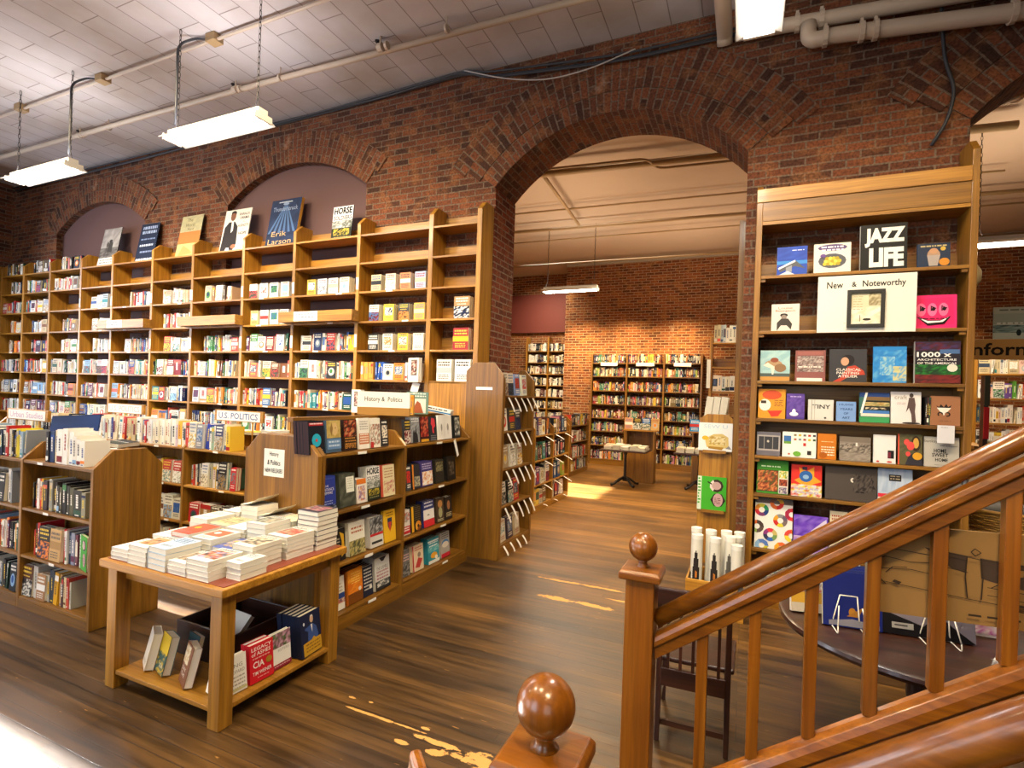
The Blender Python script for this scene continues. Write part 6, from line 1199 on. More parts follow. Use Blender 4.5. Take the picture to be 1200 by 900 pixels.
 'recipes': ('#3f8a2c', [('l', .14, .75, .83, 1, .05, .02, '#d9ecc8', 2), ('r', .02, .06, .68, .7, '#4a3024'), ('n', .02, .08, .68, .68, ['#a85a34', '#c9743c', '#6a3a24', '#d98a54', '#4a5a2c', '#8a3a24'], 8, 8, 3), ('r', .7, .02, 1, .7, '#e6e2d4'), ('n', .72, .48, .98, .7, ['#6a9a3a', '#d9c23a', '#e9e2c4'], 5, 3, 2), ('n', .72, .25, .98, .45, ['#8a3024', '#b9603c', '#5a2c1c'], 5, 3, 2), ('n', .72, .03, .98, .22, ['#4a3a6a', '#8a7a9a', '#cfc9b8'], 5, 3, 2)], 'green cookbook with food photographs'),
 'burst': ('#d8352c', [('p', [(.1, .5), (.3, .6), (.25, .92), (.5, .8), (.75, .95), (.75, .65), (1, .5), (.75, .42), (.5, .3), (.3, .4)], '#e8a02c'), ('e', .48, .64, .22, .18, '#2f62a8'), ('e', .48, .62, .1, .07, '#8fb4d8'), ('r', .36, .84, .52, .94, '#3a2f4a'), ('n', 0, 0, 1, .38, ['#e9e2d8', '#e0b4a8', '#d9d23a', '#cfd4e0', '#c8504a', '#e6d84a'], 9, 5, 3), ('l', .1, .9, .28, 2, .08, .04, '#b9b0c8', 2)], 'red and yellow comic-style book with a blue burst'),
 'ink': ('#4f4742', [('ring', .82, .62, .03, .12, ['#1f1b1a', '#4f4742', '#1f1b1a']), ('ring', .72, .42, .04, .13, ['#1f1b1a', '#2a2523', '#4f4742']), ('ring', .88, .4, .03, .1, ['#2a2523', '#4f4742']), ('ring', .68, .26, .02, .09, ['#1f1b1a', '#4f4742']), ('e', .54, .62, .045, .07, '#dcd6c8'), ('e', .55, .62, .018, .03, '#1f1b1a'), ('n', .55, .3, .92, .8, ['#4f4742', '#4f4742', '#2a2523', '#5c534d'], 9, 6, 5)], 'large dark grey book with swirling ink drawing'),
 'stripes': ('#b4c4da', [('n', 0, .35, 1, 1, ['#b4c4da', '#c0cde0', '#a4b6d2'], 9, 1, 2), ('r', .32, .66, .68, .84, '#2c2a2a'), ('l', .36, .64, .81, 2, .04, .03, '#b9a88a', 2), ('r', 0, .2, 1, .3, '#d93444'), ('r', 0, .1, 1, .2, '#e9e6dc'), ('r', 0, .03, 1, .12, '#e8c62c'), ('r', 0, 0, 1, .04, '#2c5aa8')], 'pale blue striped book with a dark label'),
 'teal': ('#26303c', [('n', 0, .3, .9, 1, ['#2a4a4a', '#26303c', '#3a5a4a'], 4, 4, 2)], 'dark book half hidden by the handrail'),
 'rings': ('#eceae4', [('r', 0, .9, 1, 1, '#6a5f58')] + [('ring', x, y, .08, .19, c) for x, y, c in ((.18, .76, ['#2a8a5a', '#c8c23a', '#d98a2c', '#c82c3a', '#7a3a6a', '#26407c']), (.58, .98 - .06, ['#d9a02c', '#7a4a34', '#e06a2c', '#c8302c']), (.68, .58, ['#6a5a6a', '#8a8a8a', '#d9a02c', '#c8302c', '#e0d23a', '#7a6a6a']), (.98, .72, ['#c8303a', '#a82c4a', '#d93a3a']), (.06, .42, ['#4a3a34', '#d96a2c', '#8aa84a', '#5a4a44']), (.42, .28, ['#c8b46a', '#d93a4a', '#8a3a7a', '#3a3a5a', '#3a6ac0', '#7a9a5a']), (.98, .30, ['#e07a2c', '#d94a3a', '#e9d23a', '#3a5ab0']), (.2, .05, ['#5a7ac0', '#8ab0d8', '#c9c23a']), (.72, .03, ['#e06a3a', '#e9a82c', '#d9503a']))], 'white book covered in rainbow rings'),
 'violet': ('#6a3fc0', [('n', 0, .45, 1, 1, ['#6a3fc0', '#5a34b0', '#7a52cc', '#8a6ad0'], 5, 5, 3), ('p', [(.5, .6), (.95, .95), (.98, .6), (.75, .55)], '#d8cdea'), ('n', 0, 0, 1, .45, ['#b08ad0', '#8a5ac0', '#d0b8d8', '#9a7ac8'], 7, 5, 4)], 'violet marbled book'),
 'cream': ('#e6d9bc', [('l', .1, .9, .92, 2, .05, .02, '#a8503c', 3), ('n', .1, .3, .9, .8, ['#e6d9bc', '#dccba8', '#d0bc94'], 5, 6, 2)], 'tall cream book with red lettering'),
 'cream2': ('#e9dcc0', [('l', .1, .9, .92, 2, .05, .02, '#8a8a6c', 3)], 'tall cream book beside the red lettered one'),
 'head': ('#24211f', [('e', .62, .56, .17, .24, '#cfcbc4'), ('e', .54, .46, .12, .18, '#a9a49c'), ('l', .1, .4, .85, 2, .03, .02, '#4a4642', 2)], 'black book with a white haired head'),
 'slim': ('#dfe6dc', [], 'slim white book beside the black one'), 'low1': ('#8fa4b0', [('n', .1, .1, .9, .8, ['#b9c4cc', '#6a8496', '#d9dcd9'], 5, 5, 3)], 'grey-blue book on the bottom shelf'),
}
PB = [('blue_house', 0.327, 0.236, 0.253, 0), ('olives', 0.633, 0.274, 0.257, 0), ('jazz', 1.0, 0.325, 0.388, 0), ('sage', 1.337, 0.215, 0.193, 0), ('louise', 0.289, 0.22, 0.24, 1), ('pink', 1.365, 0.269, 0.27, 1),
 ('horse', 0.22, 0.235, 0.27, 2), ('redtext', 0.495, 0.23, 0.27, 2), ('atelier', 0.774, 0.271, 0.28, 2), ('sky', 1.069, 0.229, 0.30, 2), ('x1000', 1.387, 0.295, 0.34, 2),
 ('melon', 0.204, 0.218, 0.26, 3), ('purple', 0.392, 0.14, 0.224, 3), ('tiny', 0.585, 0.19, 0.177, 3), ('years', 0.772, 0.142, 0.167, 3), ('piled', 0.972, 0.211, 0.249, 3), ('craft', 1.188, 0.203, 0.262, 3), ('crest', 1.445, 0.193, 0.235, 3),
 ('frames', 0.189, 0.19, 0.209, 4), ('icons', 0.430, 0.26, 0.22, 4), ('orange', 0.640, 0.139, 0.219, 4), ('grey', 0.845, 0.223, 0.205, 4), ('white', 1.053, 0.154, 0.235, 4), ('lady', 1.225, 0.163, 0.25, 4), ('home', 1.431, 0.225, 0.24, 4),
 ('recipes', 0.229, 0.25, 0.295, 5), ('burst', 0.495, 0.233, 0.275, 5), ('ink', 0.823, 0.371, 0.283, 5), ('stripes', 1.133, 0.234, 0.295, 5), ('teal', 1.37, 0.139, 0.24, 5),
 ('rings', 0.25, 0.30, 0.44, 6), ('violet', 0.540, 0.26, 0.325, 6), ('cream', 0.748, 0.129, 0.386, 6), ('cream2', 0.886, 0.136, 0.379, 6), ('head', 0.799, 0.264, 0.26, 7), ('slim', 0.95, 0.027, 0.26, 7), ('low1', 0.457, 0.131, 0.22, 7)]
for nm, x, w, H, r in PB:
    bg_, it, lab = AB[nm]; T = .045 if nm in ('jazz', 'x1000') else .022
    ry = 0.05 if nm == 'crest' else 0
    face_spec(Tm(x, 5.235, PZ[r] + .001) @ Rx(-.07), w, H, T, bg_, rg, lab + ', %s shelf on the pier' % ORD[r], gp, it, name='display_book', sp={'jazz': '#e0ded6', 'x1000': '#d9d6cc', 'louise': '#efece6', 'blue_house': '#e6e4e6'}.get(nm))
for k, c in enumerate(('#1a1718', '#42282a', '#1f4a3a')): spine_spec(Tm(1.322 + .012 * k, 5.24, PZ[3]), .012, .225, .15, c, rg, '%s thin spine squeezed beside the crest book on the pier' % cname(c), gp)
SPINES[-3]['pick'] = SPINES[-2]['pick'] = SPINES[-1]['pick'] = True
for j in range(3):
    face_spec(Tm(.30 + .36 * j, 5.30, PZ[7] + .001) @ Rx(-.07), .2, .24 - .02 * (j == 0), .03, ['#e0dccf', '#3a6a8a', '#c8504a'][j], rg, '%s book low on the pier display behind the handrail' % ['ivory', 'steel blue', 'coral'][j], gp) if j == 0 else None
# New & Noteworthy sign
tN = thing('sign_board', 'white board reading New & Noteworthy with a framed picture, hung on the pier display', 'sign', (.872, 5.16, 2.46))
mb = MB(); mb.M = Tm(.872, 5.165, 2.425) @ Rz(.0); mb.box(-.345, .345, 0, .012, 0, .475, '#e6e2d6'); art(mb, [('t', 'New', .18, .84, .12, '#1c1a16', .17, .015), ('t', '&', .38, .84, .09, '#1c1a16', .05, .012), ('t', 'Noteworthy', .68, .83, .145, '#1c1a16', .43, .015), ('r', .28, .155, .30, .165, '#b9b2a0')], .69, .475); mb.build('board', M['matte'], tN)
fx0, fx1, fz0, fz1 = .742, 1.005, 2.462, 2.775
for b in ((fx0, fx0 + .028, fz0, fz1), (fx1 - .028, fx1, fz0, fz1), (fx0 + .028, fx1 - .028, fz0, fz0 + .028), (fx0 + .028, fx1 - .028, fz1 - .028, fz1)):
    mb = MB(); mb.box(b[0], b[1], 5.145, 5.164, b[2], b[3]); mb.build('frame', M['black'], tN)
mb = MB(); mb.M = Tm((fx0 + fx1) / 2, 5.160, fz0 + .025); mb.box(-.105, .105, 0, .003, 0, .26, '#d9cfae'); art(mb, [('n', .0, 0, 1, .55, ['#e6dec4', '#d9cfae', '#efe9d6'], 4, 4, 2), ('n', .6, .6, 1, 1, ['#a99c7c', '#c9bd98', '#8f835f'], 4, 4, 3), ('l', .08, .4, .9, 6, .03, .05, '#b0a684', 2), ('e', .55, .16, .14, .04, '#3a3328'), ('r', .3, .1, .33, .3, '#8a7f62')], .21, .26); mb.build('picture', M['matte'], tN)
mb = MB(); mb.M = Tm(1.44, 5.19, 1.54) @ Ry(.0); mb.box(-.055, .055, -.002, 0, 0, .14, '#dddbe0'); art(mb, [('l', .2, .6, .9, 1, .04, .02, '#8a8a90', 2)], .11, .14, y=-.003); tag(mb.build('paper_tag', M['matte']), 'white paper tag hanging from the fourth shelf of the pier display', 'paper tag')

# ------------------------------------------------------------------ poster tubes in their crate
tQ = thing('poster_crate', 'plain wooden crate holding poster tubes at the foot of the pier', 'crate', (-.2, 4.93, 0))
for b in ((-.43, .03, 4.72, 4.735, 'oakX'), (-.43, .03, 5.125, 5.14, 'oakX'), (-.43, -.415, 4.735, 5.125, 'oakY'), (.015, .03, 4.735, 5.125, 'oakY')):
    mb = MB(); mb.box(b[0], b[1], b[2], b[3], .0, .30); mb.build('side_panel', M[b[4]], tQ, bevel=.002)
mb = MB(); mb.box(-.415, .015, 4.735, 5.125, .005, .02); mb.build('bottom_board', M['oakX'], tQ)
TL = [(-.35, 4.82, .655, 1), (-.205, 4.82, .645, 1), (-.09, 4.86, .66, 2), (.0 - .045, 4.95, .645, 0), (-.37, 4.97, .68, 0), (-.25, 4.98, .67, 0), (-.125, 5.0, .675, 0), (-.02, 5.05, .665, 0), (-.035 + .0, 4.80, .61, 0)]
for k, (x, y, zt, st) in enumerate(TL):
    mb = MB(); mb.lathe([(.044, .022), (.044, zt - .002), (.047, zt)], x, y, 18, '#e0dcd0')
    mb.lathe([(.046, zt - .03), (.046, zt + .006), (.036, zt + .006), (.034, zt - .01)], x, y, 18, '#efece4')
    if st:
        for a in range(7):
            a0 = -2.35 + a * .19; a1 = a0 + .19; h0 = .25 + .18 * math.sin((a + .5) / 7 * PI)
            mb.add([(x + .0452 * math.cos(q), y + .0452 * math.sin(q), z) for q, z in ((a0, .06), (a1, .06), (a1, .1 + h0), (a0, .1 + h0))], [(0, 1, 2, 3)], '#2a2422' if st == 1 else '#55514c')
        if st == 1: mb.add([(x + .0456 * math.cos(q), y + .0456 * math.sin(q), z) for q, z in ((-1.75, .30), (-1.45, .30), (-1.45, .35), (-1.75, .36))], [(0, 1, 2, 3)], '#d9822c')
    o = mb.build('poster_tube', M['matte'], smooth=False); smooth_by_angle(o)
    tag(o, ['white poster tube with dark print at the crate corner nearest the arch', 'white poster tube with dark print, second along the crate front', 'white poster tube with grey lettering in the middle of the crate', 'plain white poster tube at the pier end, middle row', 'plain white poster tube at the back corner nearest the arch', 'plain white tube, second in the back row', 'plain white tube, third in the back row', 'plain white tube at the back corner by the pier', 'shorter plain white tube at the front corner by the pier'][k], 'poster tube', 'poster tubes in the crate')

# ------------------------------------------------------------------ second opening: right-hand background
tS = thing('hanging_sign', 'long brown board lettered Information seen through the right opening', 'sign', (2.9, 8.0, 2.4))
mb = MB(); mb.box(2.2, 4.3, 8.0, 8.03, 2.42, 2.66); mb.build('board', M['kraft'], tS, bevel=.004)
mb = MB(); mb.M = Tm(2.94, 8.0, 2.42); art(mb, [('t', 'Information', .5, .5, .62, '#1c1612', .98, .02)], 1.12, .24, y=-.002); mb.build('lettering', M['matte'], tS)
poster('poster', 2.92, .56, .38, [('r', 0, .45, 1, 1, '#a8b0a8'), ('r', 0, .8, 1, 1, '#b9bdb2'), ('l', .1, .95, .93, 1, .06, .02, '#6a706a', 2), ('l', .06, .95, .52, 1, .07, .02, '#e6e6df', 4), ('n', 0, .2, 1, .44, ['#8fa8a8', '#3a5058', '#7a9498', '#a9bcb8'], 8, 4, 4), ('r', 0, 0, 1, .2, '#c4cfc8'), ('e', .42, .2, .04, .1, '#1f2a2e')], '#222', 'grey-green poster of water standing on the Information board', y=8.02, zb=2.66, rot=-.03)
bpy.data.objects[-1] if False else None
WZ = [2.42, 2.02, 1.62, 1.24, .86, .48, .1]
wallcase('bookcase', 'oak bookcase beyond the right opening under the Information board', 3.42, 4.6, 11.0, .3, WZ, 2.75, chamfer=False)
for k, z in enumerate(WZ): row(Tm(3.46, 11.0, 0), 0, 1.1, z, rg, PAL_PALE + ['#c9402c', '#5a9a3a', '#6a4a9a', '#e0c23a', '#3a5a6a'], '%s shelf of case beyond right opening' % ORD[k], 'books beyond the right opening', facep=.15, hs=(.2, .3), ws=(.02, .05))
tU = thing('narrow_rack', 'narrow dark rack with red spines just behind the pier display upright', 'rack', (2.40, 7.5, 0))
mb = MB(); mb.box(2.385, 2.425, 7.42, 7.52, 0, 2.2); mb.build('frame', M['darkZ'], tU)
mb = MB(); mb.box(2.385, 2.43, 7.40, 7.42, 1.50, 1.85, '#b3202a'); mb.box(2.385, 2.43, 7.40, 7.42, 1.87, 2.2, '#3a3a34'); mb.build('cover_panel', M['matte'], tU)
tV = thing('counter', 'oak counter with papers beyond the right opening', 'counter', (3.2, 8.0, 0))
mb = MB(); mb.box(2.45, 4.6, 7.8, 8.5, 0, 1.36); mb.build('cabinet_body', M['oakdZ'], tV); mb = MB(); mb.box(2.42, 4.6, 7.76, 8.52, 1.36, 1.40); mb.build('worktop', M['oakX'], tV, bevel=.004)
slab('magazine', 2.85, 7.95, 1.402, .42, .3, .05, .2, '#6a6a5c', 'stack of grey magazines on the counter beyond the right opening', items=[], cat='magazine')
slab('magazine', 2.80, 8.0, 1.454, .16, .12, .06, .1, '#e6e4dc', 'small white card box on the grey magazines', items=[], cat='box')
mb = MB(); mb.lathe([(.0, 2.80), (.07, 2.83), (.12, 2.92), (.12, 3.0), (.07, 3.09), (.0, 3.12)], 1.68, 5.75, 20); o = mb.build('hanging_globe', plain('cream_globe', '#cbb78c', .7), smooth=True); tag(o, 'cream round globe hanging just behind the pier display upright', 'hanging ornament')
mb = MB(); mb.tube([(1.68, 5.75, 3.12), (1.80, 5.95, 3.9)], .004, 5); mb.build('cord', M['cord'], o)
# basket on a small table
tW = thing('side_table', 'orange-brown wooden side table carrying a straw basket beyond the pier display', 'table', (2.1, 5.85, 0))
mb = MB(); mb.box(1.72, 2.6, 5.55, 6.15, .63, .68); mb.build('tabletop', M['stairX'], tW, bevel=.004)
for (x, y) in ((1.76, 5.6), (2.5, 5.6), (1.76, 6.05), (2.5, 6.05)):
    mb = MB(); mb.box(x, x + .05, y, y + .05, 0, .63); mb.build('leg', M['stairZ'], tW)
tX = thing('basket', 'round straw basket of dark scarves on the side table beyond the pier display', 'basket', (2.08, 5.85, .68))
mb = MB(); n = 40
for j in range(14):
    z = .69 + j * .02; r = .21 + .08 * (j / 13) ** .6
    mb.tube([(2.08 + (r + .006 * math.sin(k * PI * .5 + j * PI)) * math.cos(2 * PI * k / n), 5.85 + (r + .006 * math.sin(k * PI * .5 + j * PI)) * math.sin(2 * PI * k / n), z + .004 * math.sin(k * PI * .5)) for k in range(n + 1)], .011, 5, cap=False)
mb.build('woven_body', M['wicker'], tX, smooth=True)
mb = MB(); mb.tube([(2.08 + .295 * math.cos(2 * PI * k / n), 5.85 + .295 * math.sin(2 * PI * k / n), .965) for k in range(n + 1)], .016, 7, cap=False); mb.build('rim', M['wicker'], tX, smooth=True)
mb = MB(); mb.lathe([(.01, .70), (.20, .70), (.26, .95), (.2, 1.0), (.1, 1.02), (.01, 1.0)], 2.08, 5.85, 16); o = mb.build('cloth_bundle', M['cable'], smooth=True); tag(o, 'dark cloth bundled in the straw basket', 'cloth')

# ------------------------------------------------------------------ staircase with its two balustrades
SL = .716
def rail_z(x): return .985 + SL * (x + .282)
for (yy, lab) in ((2.15, 'far stair balustrade of orange fir with square balusters'), (.95, 'near stair balustrade rising to the corner of the view')):
    t = thing('balustrade', lab, 'balustrade', (-.3, yy, 0), 'stair balustrades'); xa, xb = -.30, 1.6; dzz = 0 if yy > 2 else -.04
    a = math.atan(SL); n_ = V((-math.sin(a), 0, math.cos(a)))
    mb = MB(); c0 = V((xa, yy, rail_z(xa) - .034 + dzz)); c1 = V((xb, yy, rail_z(xb) - .034 + dzz)); mb.tube([c0, c1], .033, 20); mb.build('handrail', M['stairX'], t, smooth=True)
    for s in (.30, .95, 1.5):
        x = xa + s; mb = MB(); mb.tube([(x, yy, rail_z(x) - .06 + dzz), (x, yy, rail_z(x) - .10 + dzz)], .009, 8); mb.build('rail_bracket', M['steel'], t)
    def sheared(prof, name, m):
        mb = MB(); vs = []; k = len(prof)
        for x in (xa, xb):
            for (dy, dz) in prof: vs.append((x, yy + dy, rail_z(x) + dz + dzz))
        mb.add(vs, [tuple(range(k))[::-1], tuple(range(k, 2 * k))] + [(i, (i + 1) % k, k + (i + 1) % k, k + i) for i in range(k)]); mb.build(name, M[m], t, bevel=.003)
    sheared([(-.045, -.110), (-.038, -.092), (-.012, -.085), (.012, -.085), (.038, -.092), (.045, -.110), (.045, -.13), (.030, -.14), (.030, -.185), (-.030, -.185), (-.030, -.14), (-.045, -.13)], 'upper_rail', 'stairX')
    sheared([(-.035, -.735), (-.012, -.72), (.012, -.72), (.035, -.735), (.045, -.76), (.045, -.80), (-.045, -.80), (-.045, -.76)], 'lower_rail', 'stairX')
    sheared([(-.03, -.80), (.03, -.80), (.03, -.84), (-.03, -.84)], 'string_board', 'stairX')
    for k in range(11):
        x = -.125 + .1785 * k
        if x > xb - .1: break
        zb = rail_z(x) - .725 + dzz; zt = rail_z(x) - .175 + dzz
        mb = MB(); mb.box(x - .020, x + .020, yy - .020, yy + .020, zb, zt); mb.build('baluster', M['stairZ'], t, bevel=.002)
for (yy, lab) in ((2.15, 'square stair newel post with a ball top, beyond the other one'), (.95, 'nearest newel post, its polished ball at the bottom of the view')):
    t = thing('newel_post', lab, 'newel post', (-.36 if yy > 2 else -.331, yy, 0), 'ball-topped newel posts'); x = -.36 if yy > 2 else -.331
    mb = MB(); mb.box(x - .056, x + .056, yy - .056, yy + .056, 0, 1.10); mb.build('post', M['stairZ'], t, bevel=.004)
    mb = MB(); mb.box(x - .068, x + .068, yy - .068, yy + .068, 0, .18); mb.build('base_board', M['stairX'], t, bevel=.004)
    mb = MB(); mb.M = Tm(x, yy, 0) @ Rz(.0)
    mb.lathe([(.105, 1.095), (.113, 1.10), (.113, 1.122), (.10, 1.134), (.02, 1.136)], 0, 0, 4); mb.v = [V((x, yy, 0)) + Rz(PI / 4) @ (v - V((x, yy, 0))) for v in mb.v]; mb.build('cap', M['stairX'], t, bevel=.003)
    mb = MB(); prof = [(.03, 1.134), (.019, 1.142), (.017, 1.155), (.022, 1.162)]
    for k in range(15):
        an = -PI / 2 + .38 + (PI - .38) * k / 14; prof.append((.0565 * math.cos(an), 1.214 + .0565 * math.sin(an)))
    mb.lathe(prof, x, yy, 32); o = mb.build('ball', M['stairZ'], t, smooth=True)
tY = thing('staircase', 'dark wooden stair treads rising between the two balustrades', 'stairs', (.6, 1.56, 0))
nst = 8; rise = .179; run = .25
for k in range(nst):
    x0 = -.30 + k * run; z1 = rise * (k + 1) - .035
    mb = MB(); mb.box(x0 - .025, x0 + run + .02, 1.03, 2.09, z1 - .03, z1); mb.build('tread', M['darkY'], tY, bevel=.004)
    mb = MB(); mb.box(x0, x0 + .02, 1.03, 2.09, z1 - rise, z1 - .03); mb.build('riser', M['darkY'], tY)
mb = MB()
for yy in (1.0, 2.12):
    mb = MB(); mb.prism([(-.30, 0), (-.30, .16), (1.6, .16 + 1.9 * SL), (1.6, 1.9 * SL - .16), (.0, 0)], yy - .012, yy + .012, 'y'); mb.build('string', M['stairX'], tY)

# ------------------------------------------------------------------ chairs
def slat_chair(x, y, rz, label, w=.40, H=.92, m='dark', d=.40):
    t = thing('wooden_chair', label, 'chair', (x, y, 0), None)
    R = Tm(x, y, 0) @ Rz(rz)          # local: back toward -y, seat toward +y
    for s in (-1, 1):
        mb = MB(); mb.M = R; X = s * (w / 2 - .02)
        mb.tube([(X, -.03, .003), (X, .0, .25), (X, 0, .45), (X, -.02, .65), (X, -.075, H)], [.018, .02, .021, .019, .017], 4); mb.build('back_post', M[m + 'Z'], t, bevel=.003)
        mb = MB(); mb.M = R; mb.tube([(X * 1.02, d - .02, .003), (X, d - .02, .405)], [.015, .02], 4); mb.build('leg', M[m + 'Z'], t)
        mb = MB(); mb.M = R; mb.box(X - .01, X + .01, .0, d - .02, .17, .20); mb.box(X - .01, X + .01, .0, d - .02, .36, .405); mb.build('side_rail', M[m + 'Y'], t)
    mb = MB(); mb.M = R; mb.prism([(-w / 2 - .01, .01), (w / 2 + .01, .01), (w / 2 + .03, d), (-w / 2 - .03, d)], .405, .43, 'z'); mb.build('seat', M[m + 'X'], t, bevel=.008)
    mb = MB(); mb.M = R; mb.box(-w / 2 + .03, w / 2 - .03, -.022, -.002, .29, .385); mb.build('lower_back_rail', M[m + 'X'], t, bevel=.003)
    mb = MB(); mb.M = R; mb.box(-w / 2 + .0, w / 2 - .0, -.09, -.06, H - .08, H + .01); mb.build('top_rail', M[m + 'X'], t, bevel=.01)
    for z, yy in ((.075, .0), (.13, d - .03)):
        mb = MB(); mb.M = R; mb.box(-w / 2 + .03, w / 2 - .03, yy - .008, yy + .008, z, z + .028); mb.build('stretcher', M[m + 'X'], t)
    for k in range(5):
        X = -w / 2 + .065 + (w - .13) * k / 4
        mb = MB(); mb.M = R; mb.tube([(X, -.012, .38), (X, -.022, .6), (X, -.07, H - .06)], .011, 4); mb.build('back_slat', M[m + 'Z'], t)
    return t
slat_chair(-.215, 2.93, .04, 'dark slat-back wooden chair standing behind the stair balustrade', w=.38, H=.82)
slat_chair(-.60, .863, PI * .75, 'brown wooden chair whose back corner just enters the view beside the near newel post', w=.42, H=.945, m='stair')

# ------------------------------------------------------------------ round table with books, right
tZ = thing('round_table', 'dark round pedestal table of display books behind the balustrade', 'table', (.80, 3.17, 0))
mb = MB(); mb.lathe([(.05, .69), (.58, .69), (.605, .70), (.61, .715), (.605, .73), (.59, .738), (.01, .738)], .80, 3.17, 56); o = mb.build('tabletop', M['darkX'], tZ); smooth_by_angle(o)
mb = MB(); mb.lathe([(.06, .05), (.05, .1), (.035, .16), (.03, .3), (.045, .42), (.035, .55), (.05, .64), (.14, .69)], .80, 3.17, 20); mb.build('pillar', M['darkZ'], tZ, smooth=True)
for k in range(4):
    a = .3 + k * PI / 2; c, s = math.cos(a), math.sin(a)
    mb = MB(); mb.tube([(.8 + c * .03, 3.17 + s * .03, .2), (.8 + c * .16, 3.17 + s * .16, .17), (.8 + c * .3, 3.17 + s * .3, .06), (.8 + c * .4, 3.17 + s * .4, .03)], [.03, .028, .024, .03], 8); mb.build('foot', M['darkX'], tZ, smooth=True)
gz = 'display books on the round table'; Z0 = .74
def tb(x, y, rz, w, H, T, col, lab, it, sp=None, tilt=-.18): face_spec(Tm(x, y, Z0) @ Rz(rz) @ Rx(tilt), w, H, T, col, rg, lab, gz, it, sp=sp)
tb(.36, 3.10, .25, .24, .18, .03, '#d9a83a', 'yellow and white picture book at the edge of the round table', [('r', 0, .6, 1, 1, '#e9e4de'), ('n', .1, .55, .9, .95, ['#d9603a', '#e9e4de', '#c9c4c0', '#8a5a4a'], 6, 4, 3), ('r', 0, 0, 1, .25, '#cfc4b4')], sp='#efeae0')
tb(.46, 3.20, .1, .22, .24, .02, '#dcdcdc', 'white topped book standing behind the blue ones', [('l', .2, .8, .9, 2, .05, .03, '#8a8a90', 3)])
for k in range(4): 
    face_spec(Tm(.495 + .006 * k, 2.98 + .022 * k, Z0) @ Rz(.12) @ Rx(-.16), .25, .255 + .006 * k, .02, '#1d2a7c' if k % 2 == 0 else '#24306e', rg, 'navy blue picture book on a wire stand, ' + ['front copy', 'second copy', 'third copy', 'hindmost copy'][k], gz,
              [('e', .5, .28, .06, .08, '#b9822c'), ('p', [(.4, .2), (.6, .2), (.7, .4), (.55, .3)], '#a8742c'), ('p', [(.1, .02), (.95, .02), (.95, .1), (.5, .16), (.1, .1)], '#8f8fa0')] if k == 0 else [], sp='#e8e2b8' if k == 0 else None)
tb(.80, 3.02, .10, .36, .22, .025, '#8a8494', 'grey wide book with black foot and white label on the round table', [('p', [(0, 0), (0, .46), (.45, .22), (.62, .5), (.75, .3), (1, 0)], '#17151a'), ('r', .1, .12, .34, .24, '#b9b8b4'), ('l', .13, .31, .2, 1, .04, .02, '#4a4a4a', 2), ('p', [(.5, .9), (.62, .98), (.72, .86), (.6, .7)], '#cfc8c0'), ('p', [(.2, .55), (.3, .7), (.24, .55), (.36, .62)], '#b4a8a8'), ('e', .6, .74, .07, .1, '#d9d2ca')])
tb(1.05, 3.18, .0, .16, .24, .02, '#e6dce6', 'pink and green magazine at the far side of the round table', [('r', 0, .55, 1, 1, '#dfe2c4'), ('n', 0, .6, 1, .95, ['#b9c07a', '#e9e6da', '#8a9a5a'], 5, 3, 3), ('r', 0, .45, 1, .54, '#c04ac8'), ('n', .05, .05, .9, .42, ['#e0b0d0', '#f0e4ec', '#c060b0'], 5, 4, 2)])
def easel(x, y, rz, label):
    t = None; mb = MB(); mb.M = Tm(x, y, Z0) @ Rz(rz)
    for s in (-.06, .06):
        mb.tube(bend((s, -.045, .035), (s, -.05, .004), (s * 1.0, .06, .004), (s * .6, .03, .16), r=.012), .0028, 6)
        mb.tube([(s, -.045, .035), (s * .8, -.005, .12)], .0028, 6)
    mb.tube([(-.06, .06, .004), (.06, .06, .004)], .0028, 6); mb.tube([(-.036, .03, .16), (.036, .03, .16)], .0028, 6)
    tag(mb.build('wire_easel', M['wire'], smooth=True), label, 'book stand', 'white wire book stands')
easel(.475, 2.93, .12, 'white wire stand holding the navy picture books'); easel(.83, 2.97, .1, 'white wire stand holding the grey wide book')
# big card with an ink drawing leaning over the table
mb = MB(); mb.M = Tm(.675, 2.178, 1.11) @ Ry(-.03); Wc, Hc = .50, .30; mb.box(-Wc / 2, Wc / 2, 0, .01, 0, Hc, '#9c7642')
INK = '#3a2c20'
it = [('p', [(.28, .78), (.55, .72), (.97, .66), (.95, .58), (.8, .6), (.8, .42), (.62, .48), (.42, .58)], '#4a3a2e'), ('p', [(.5, .72), (.57, .72), (.58, .3), (.5, .28)], '#9c7642'), ('p', [(.66, .62), (.93, .64), (.74, .54)], '#9c7642')]
def stroke(pts, w=.007):
    for (a, b), (c, d) in zip(pts[:-1], pts[1:]):
        L = math.hypot(c - a, d - b) or 1; nx, ny = -(d - b) / L * w / 2, (c - a) / L * w / 2
        it.append(('p', [(a + nx, b + ny), (c + nx, d + ny), (c - nx, d - ny), (a - nx, b - ny)], INK))
stroke([(.02, .70), (.05, .74), (.3, .70), (.4, .66)]); stroke([(.02, .6), (.06, .64), (.2, .60), (.34, .62)]); stroke([(.03, .5), (.2, .52), (.4, .47)]); stroke([(.02, .36), (.5, .27), (.98, .20)])
stroke([(.03, .5), (.02, .4), (.06, .33)]); stroke([(.06, .46), (.1, .53), (.18, .54)]); stroke([(.5, .72), (.49, .5), (.5, .28)]); stroke([(.57, .72), (.58, .5), (.57, .28)]); stroke([(.52, .78), (.54, .82), (.57, .78), (.54, .74), (.52, .78)])
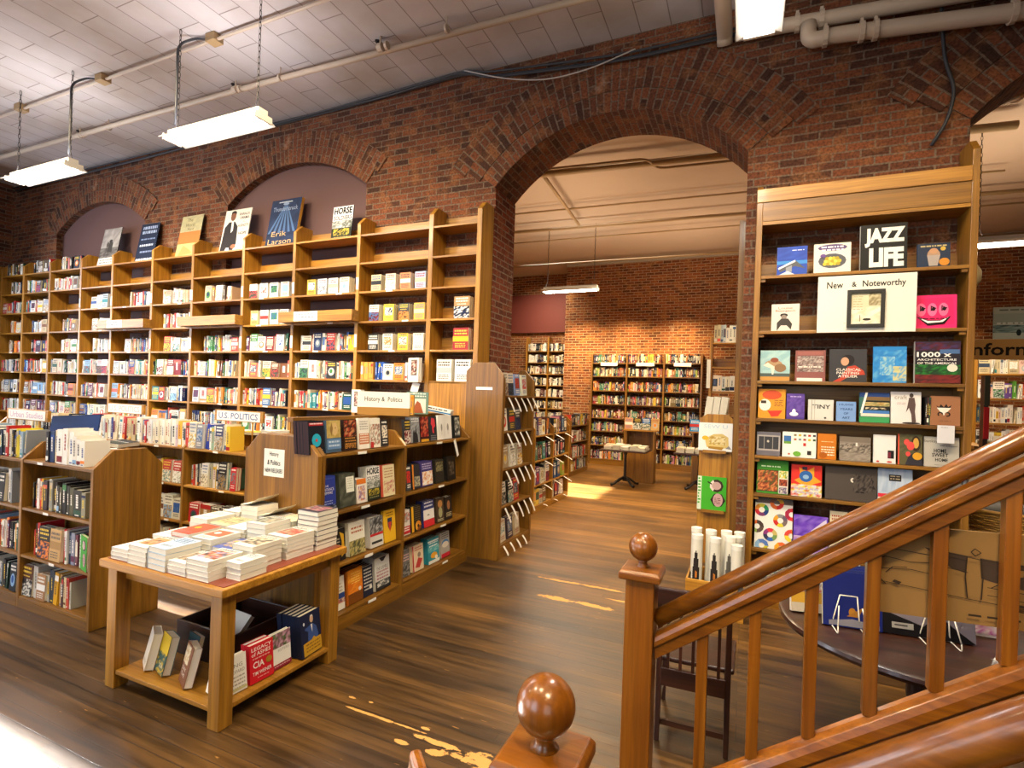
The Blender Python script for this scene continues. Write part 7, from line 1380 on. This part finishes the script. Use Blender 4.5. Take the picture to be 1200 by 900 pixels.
stroke([(.6, .42), (.95, .37)]); stroke([(.6, .34), (.95, .28)]); stroke([(.62, .42), (.66, .47), (.72, .47)]); stroke([(.86, .46), (.88, .2)]); stroke([(.72, .3), (.7, .24), (.76, .2), (.9, .2)]); stroke([(.1, .38), (.14, .36)], .03); stroke([(.72, .27), (.82, .25)], .03)
stroke([(.28, .78), (.6, .7), (.97, .66)]); stroke([(.3, .62), (.5, .56)])
it.append(('l', .5, .9, .12, 1, .03, .02, INK, 4))
art(mb, it, Wc, Hc); tag(mb.build('drawing_card', M['matte']), 'large tan card with an ink drawing, fixed behind the stair balusters', 'drawing')

# ================================================================== build all the books
def project(p):
    d = p - V((0, 0, CAMZ)); zc = d.dot(fwd)
    if zc < .2: return None
    a = d.dot(rt0) / zc; b = d.z / zc
    return 600 + FPX * (a * math.cos(ROLL) + b * math.sin(ROLL)), 463.7 + FPX * (a * math.sin(ROLL) - b * math.cos(ROLL)), zc
for s in SPINES:
    q = project(s['M'] @ V((0, 0, s['H'] / 2)))
    s['score'] = -1
    if q and -25 < q[0] < 1225 and -20 < q[1] < 920:
        n_ = (s['M'].to_3x3() @ V((0, -1, 0))).normalized(); c = s['M'] @ V((0, 0, .1)); vdir = (V((0, 0, CAMZ)) - c).normalized()
        s['score'] = s['w'] * max(.15, n_.dot(vdir)) * s['H'] * (FPX / q[2]) ** 2 + (9999 if s.get('pick') else 0)
vis = sorted([s for s in SPINES if s['score'] >= 0], key=lambda s: -s['score'])
first, rest = vis[:300], vis[300:]
for s in first:
    mb = MB(); spine_geo(mb, s); o = mb.build('book', M['print'], origin=s['M'].translation)
    tag(o, s['label'], 'book', s['group']); mb = MB(); pages_geo(mb, s); mb.build('page_block', M['print'], o)
STUFF = MB()
for s in rest: spine_geo(STUFF, s, shell=False)
def finish_stuff(mb): tag(mb.build('books', M['print']), 'remaining rows of small book spines filling the farther shelves of the tall and distant bookcases', 'books', None, 'stuff')
nf = 0; cand = []
for s in FACES:
    q = project(s['M'] @ V((0, 0, s['H'] / 2)))
    if not q or not (-60 < q[0] < 1260 and -60 < q[1] < 960): continue
    s['zc'] = q[2]; s['sc'] = s['w'] * s['H'] / q[2] ** 2 * (.12 if s.get('copy') else 1); cand.append(s)
disp = sorted([s for s in cand if s['name'] == 'display_book'], key=lambda s: -s['sc'])
keep = set(id(s) for s in disp[:300])
for s in cand:
    small = FPX / s['zc'] * s['H'] < 22
    if s['name'] == 'display_book' and id(s) not in keep:
        face_geo(STUFF, s, shell=False); continue
    mb = MB(); face_geo(mb, s, shell=not small); o = mb.build(s['name'], M['print'], origin=s['M'].translation); nf += 1
    tag(o, s['label'], s['cat'], s['group'])
    if len(s['label'].split()) > 16: print('LONG', s['label'])
    if not small: mb = MB(); face_pages(mb, s); mb.build('page_block', M['print'], o)
finish_stuff(STUFF)
for s in first:
    if len(s['label'].split()) > 16: print('LONG', s['label'])
print('BOOKS', len(SPINES), 'individual', len(first), 'rest', len(rest), 'faces', nf, 'display', len(disp))
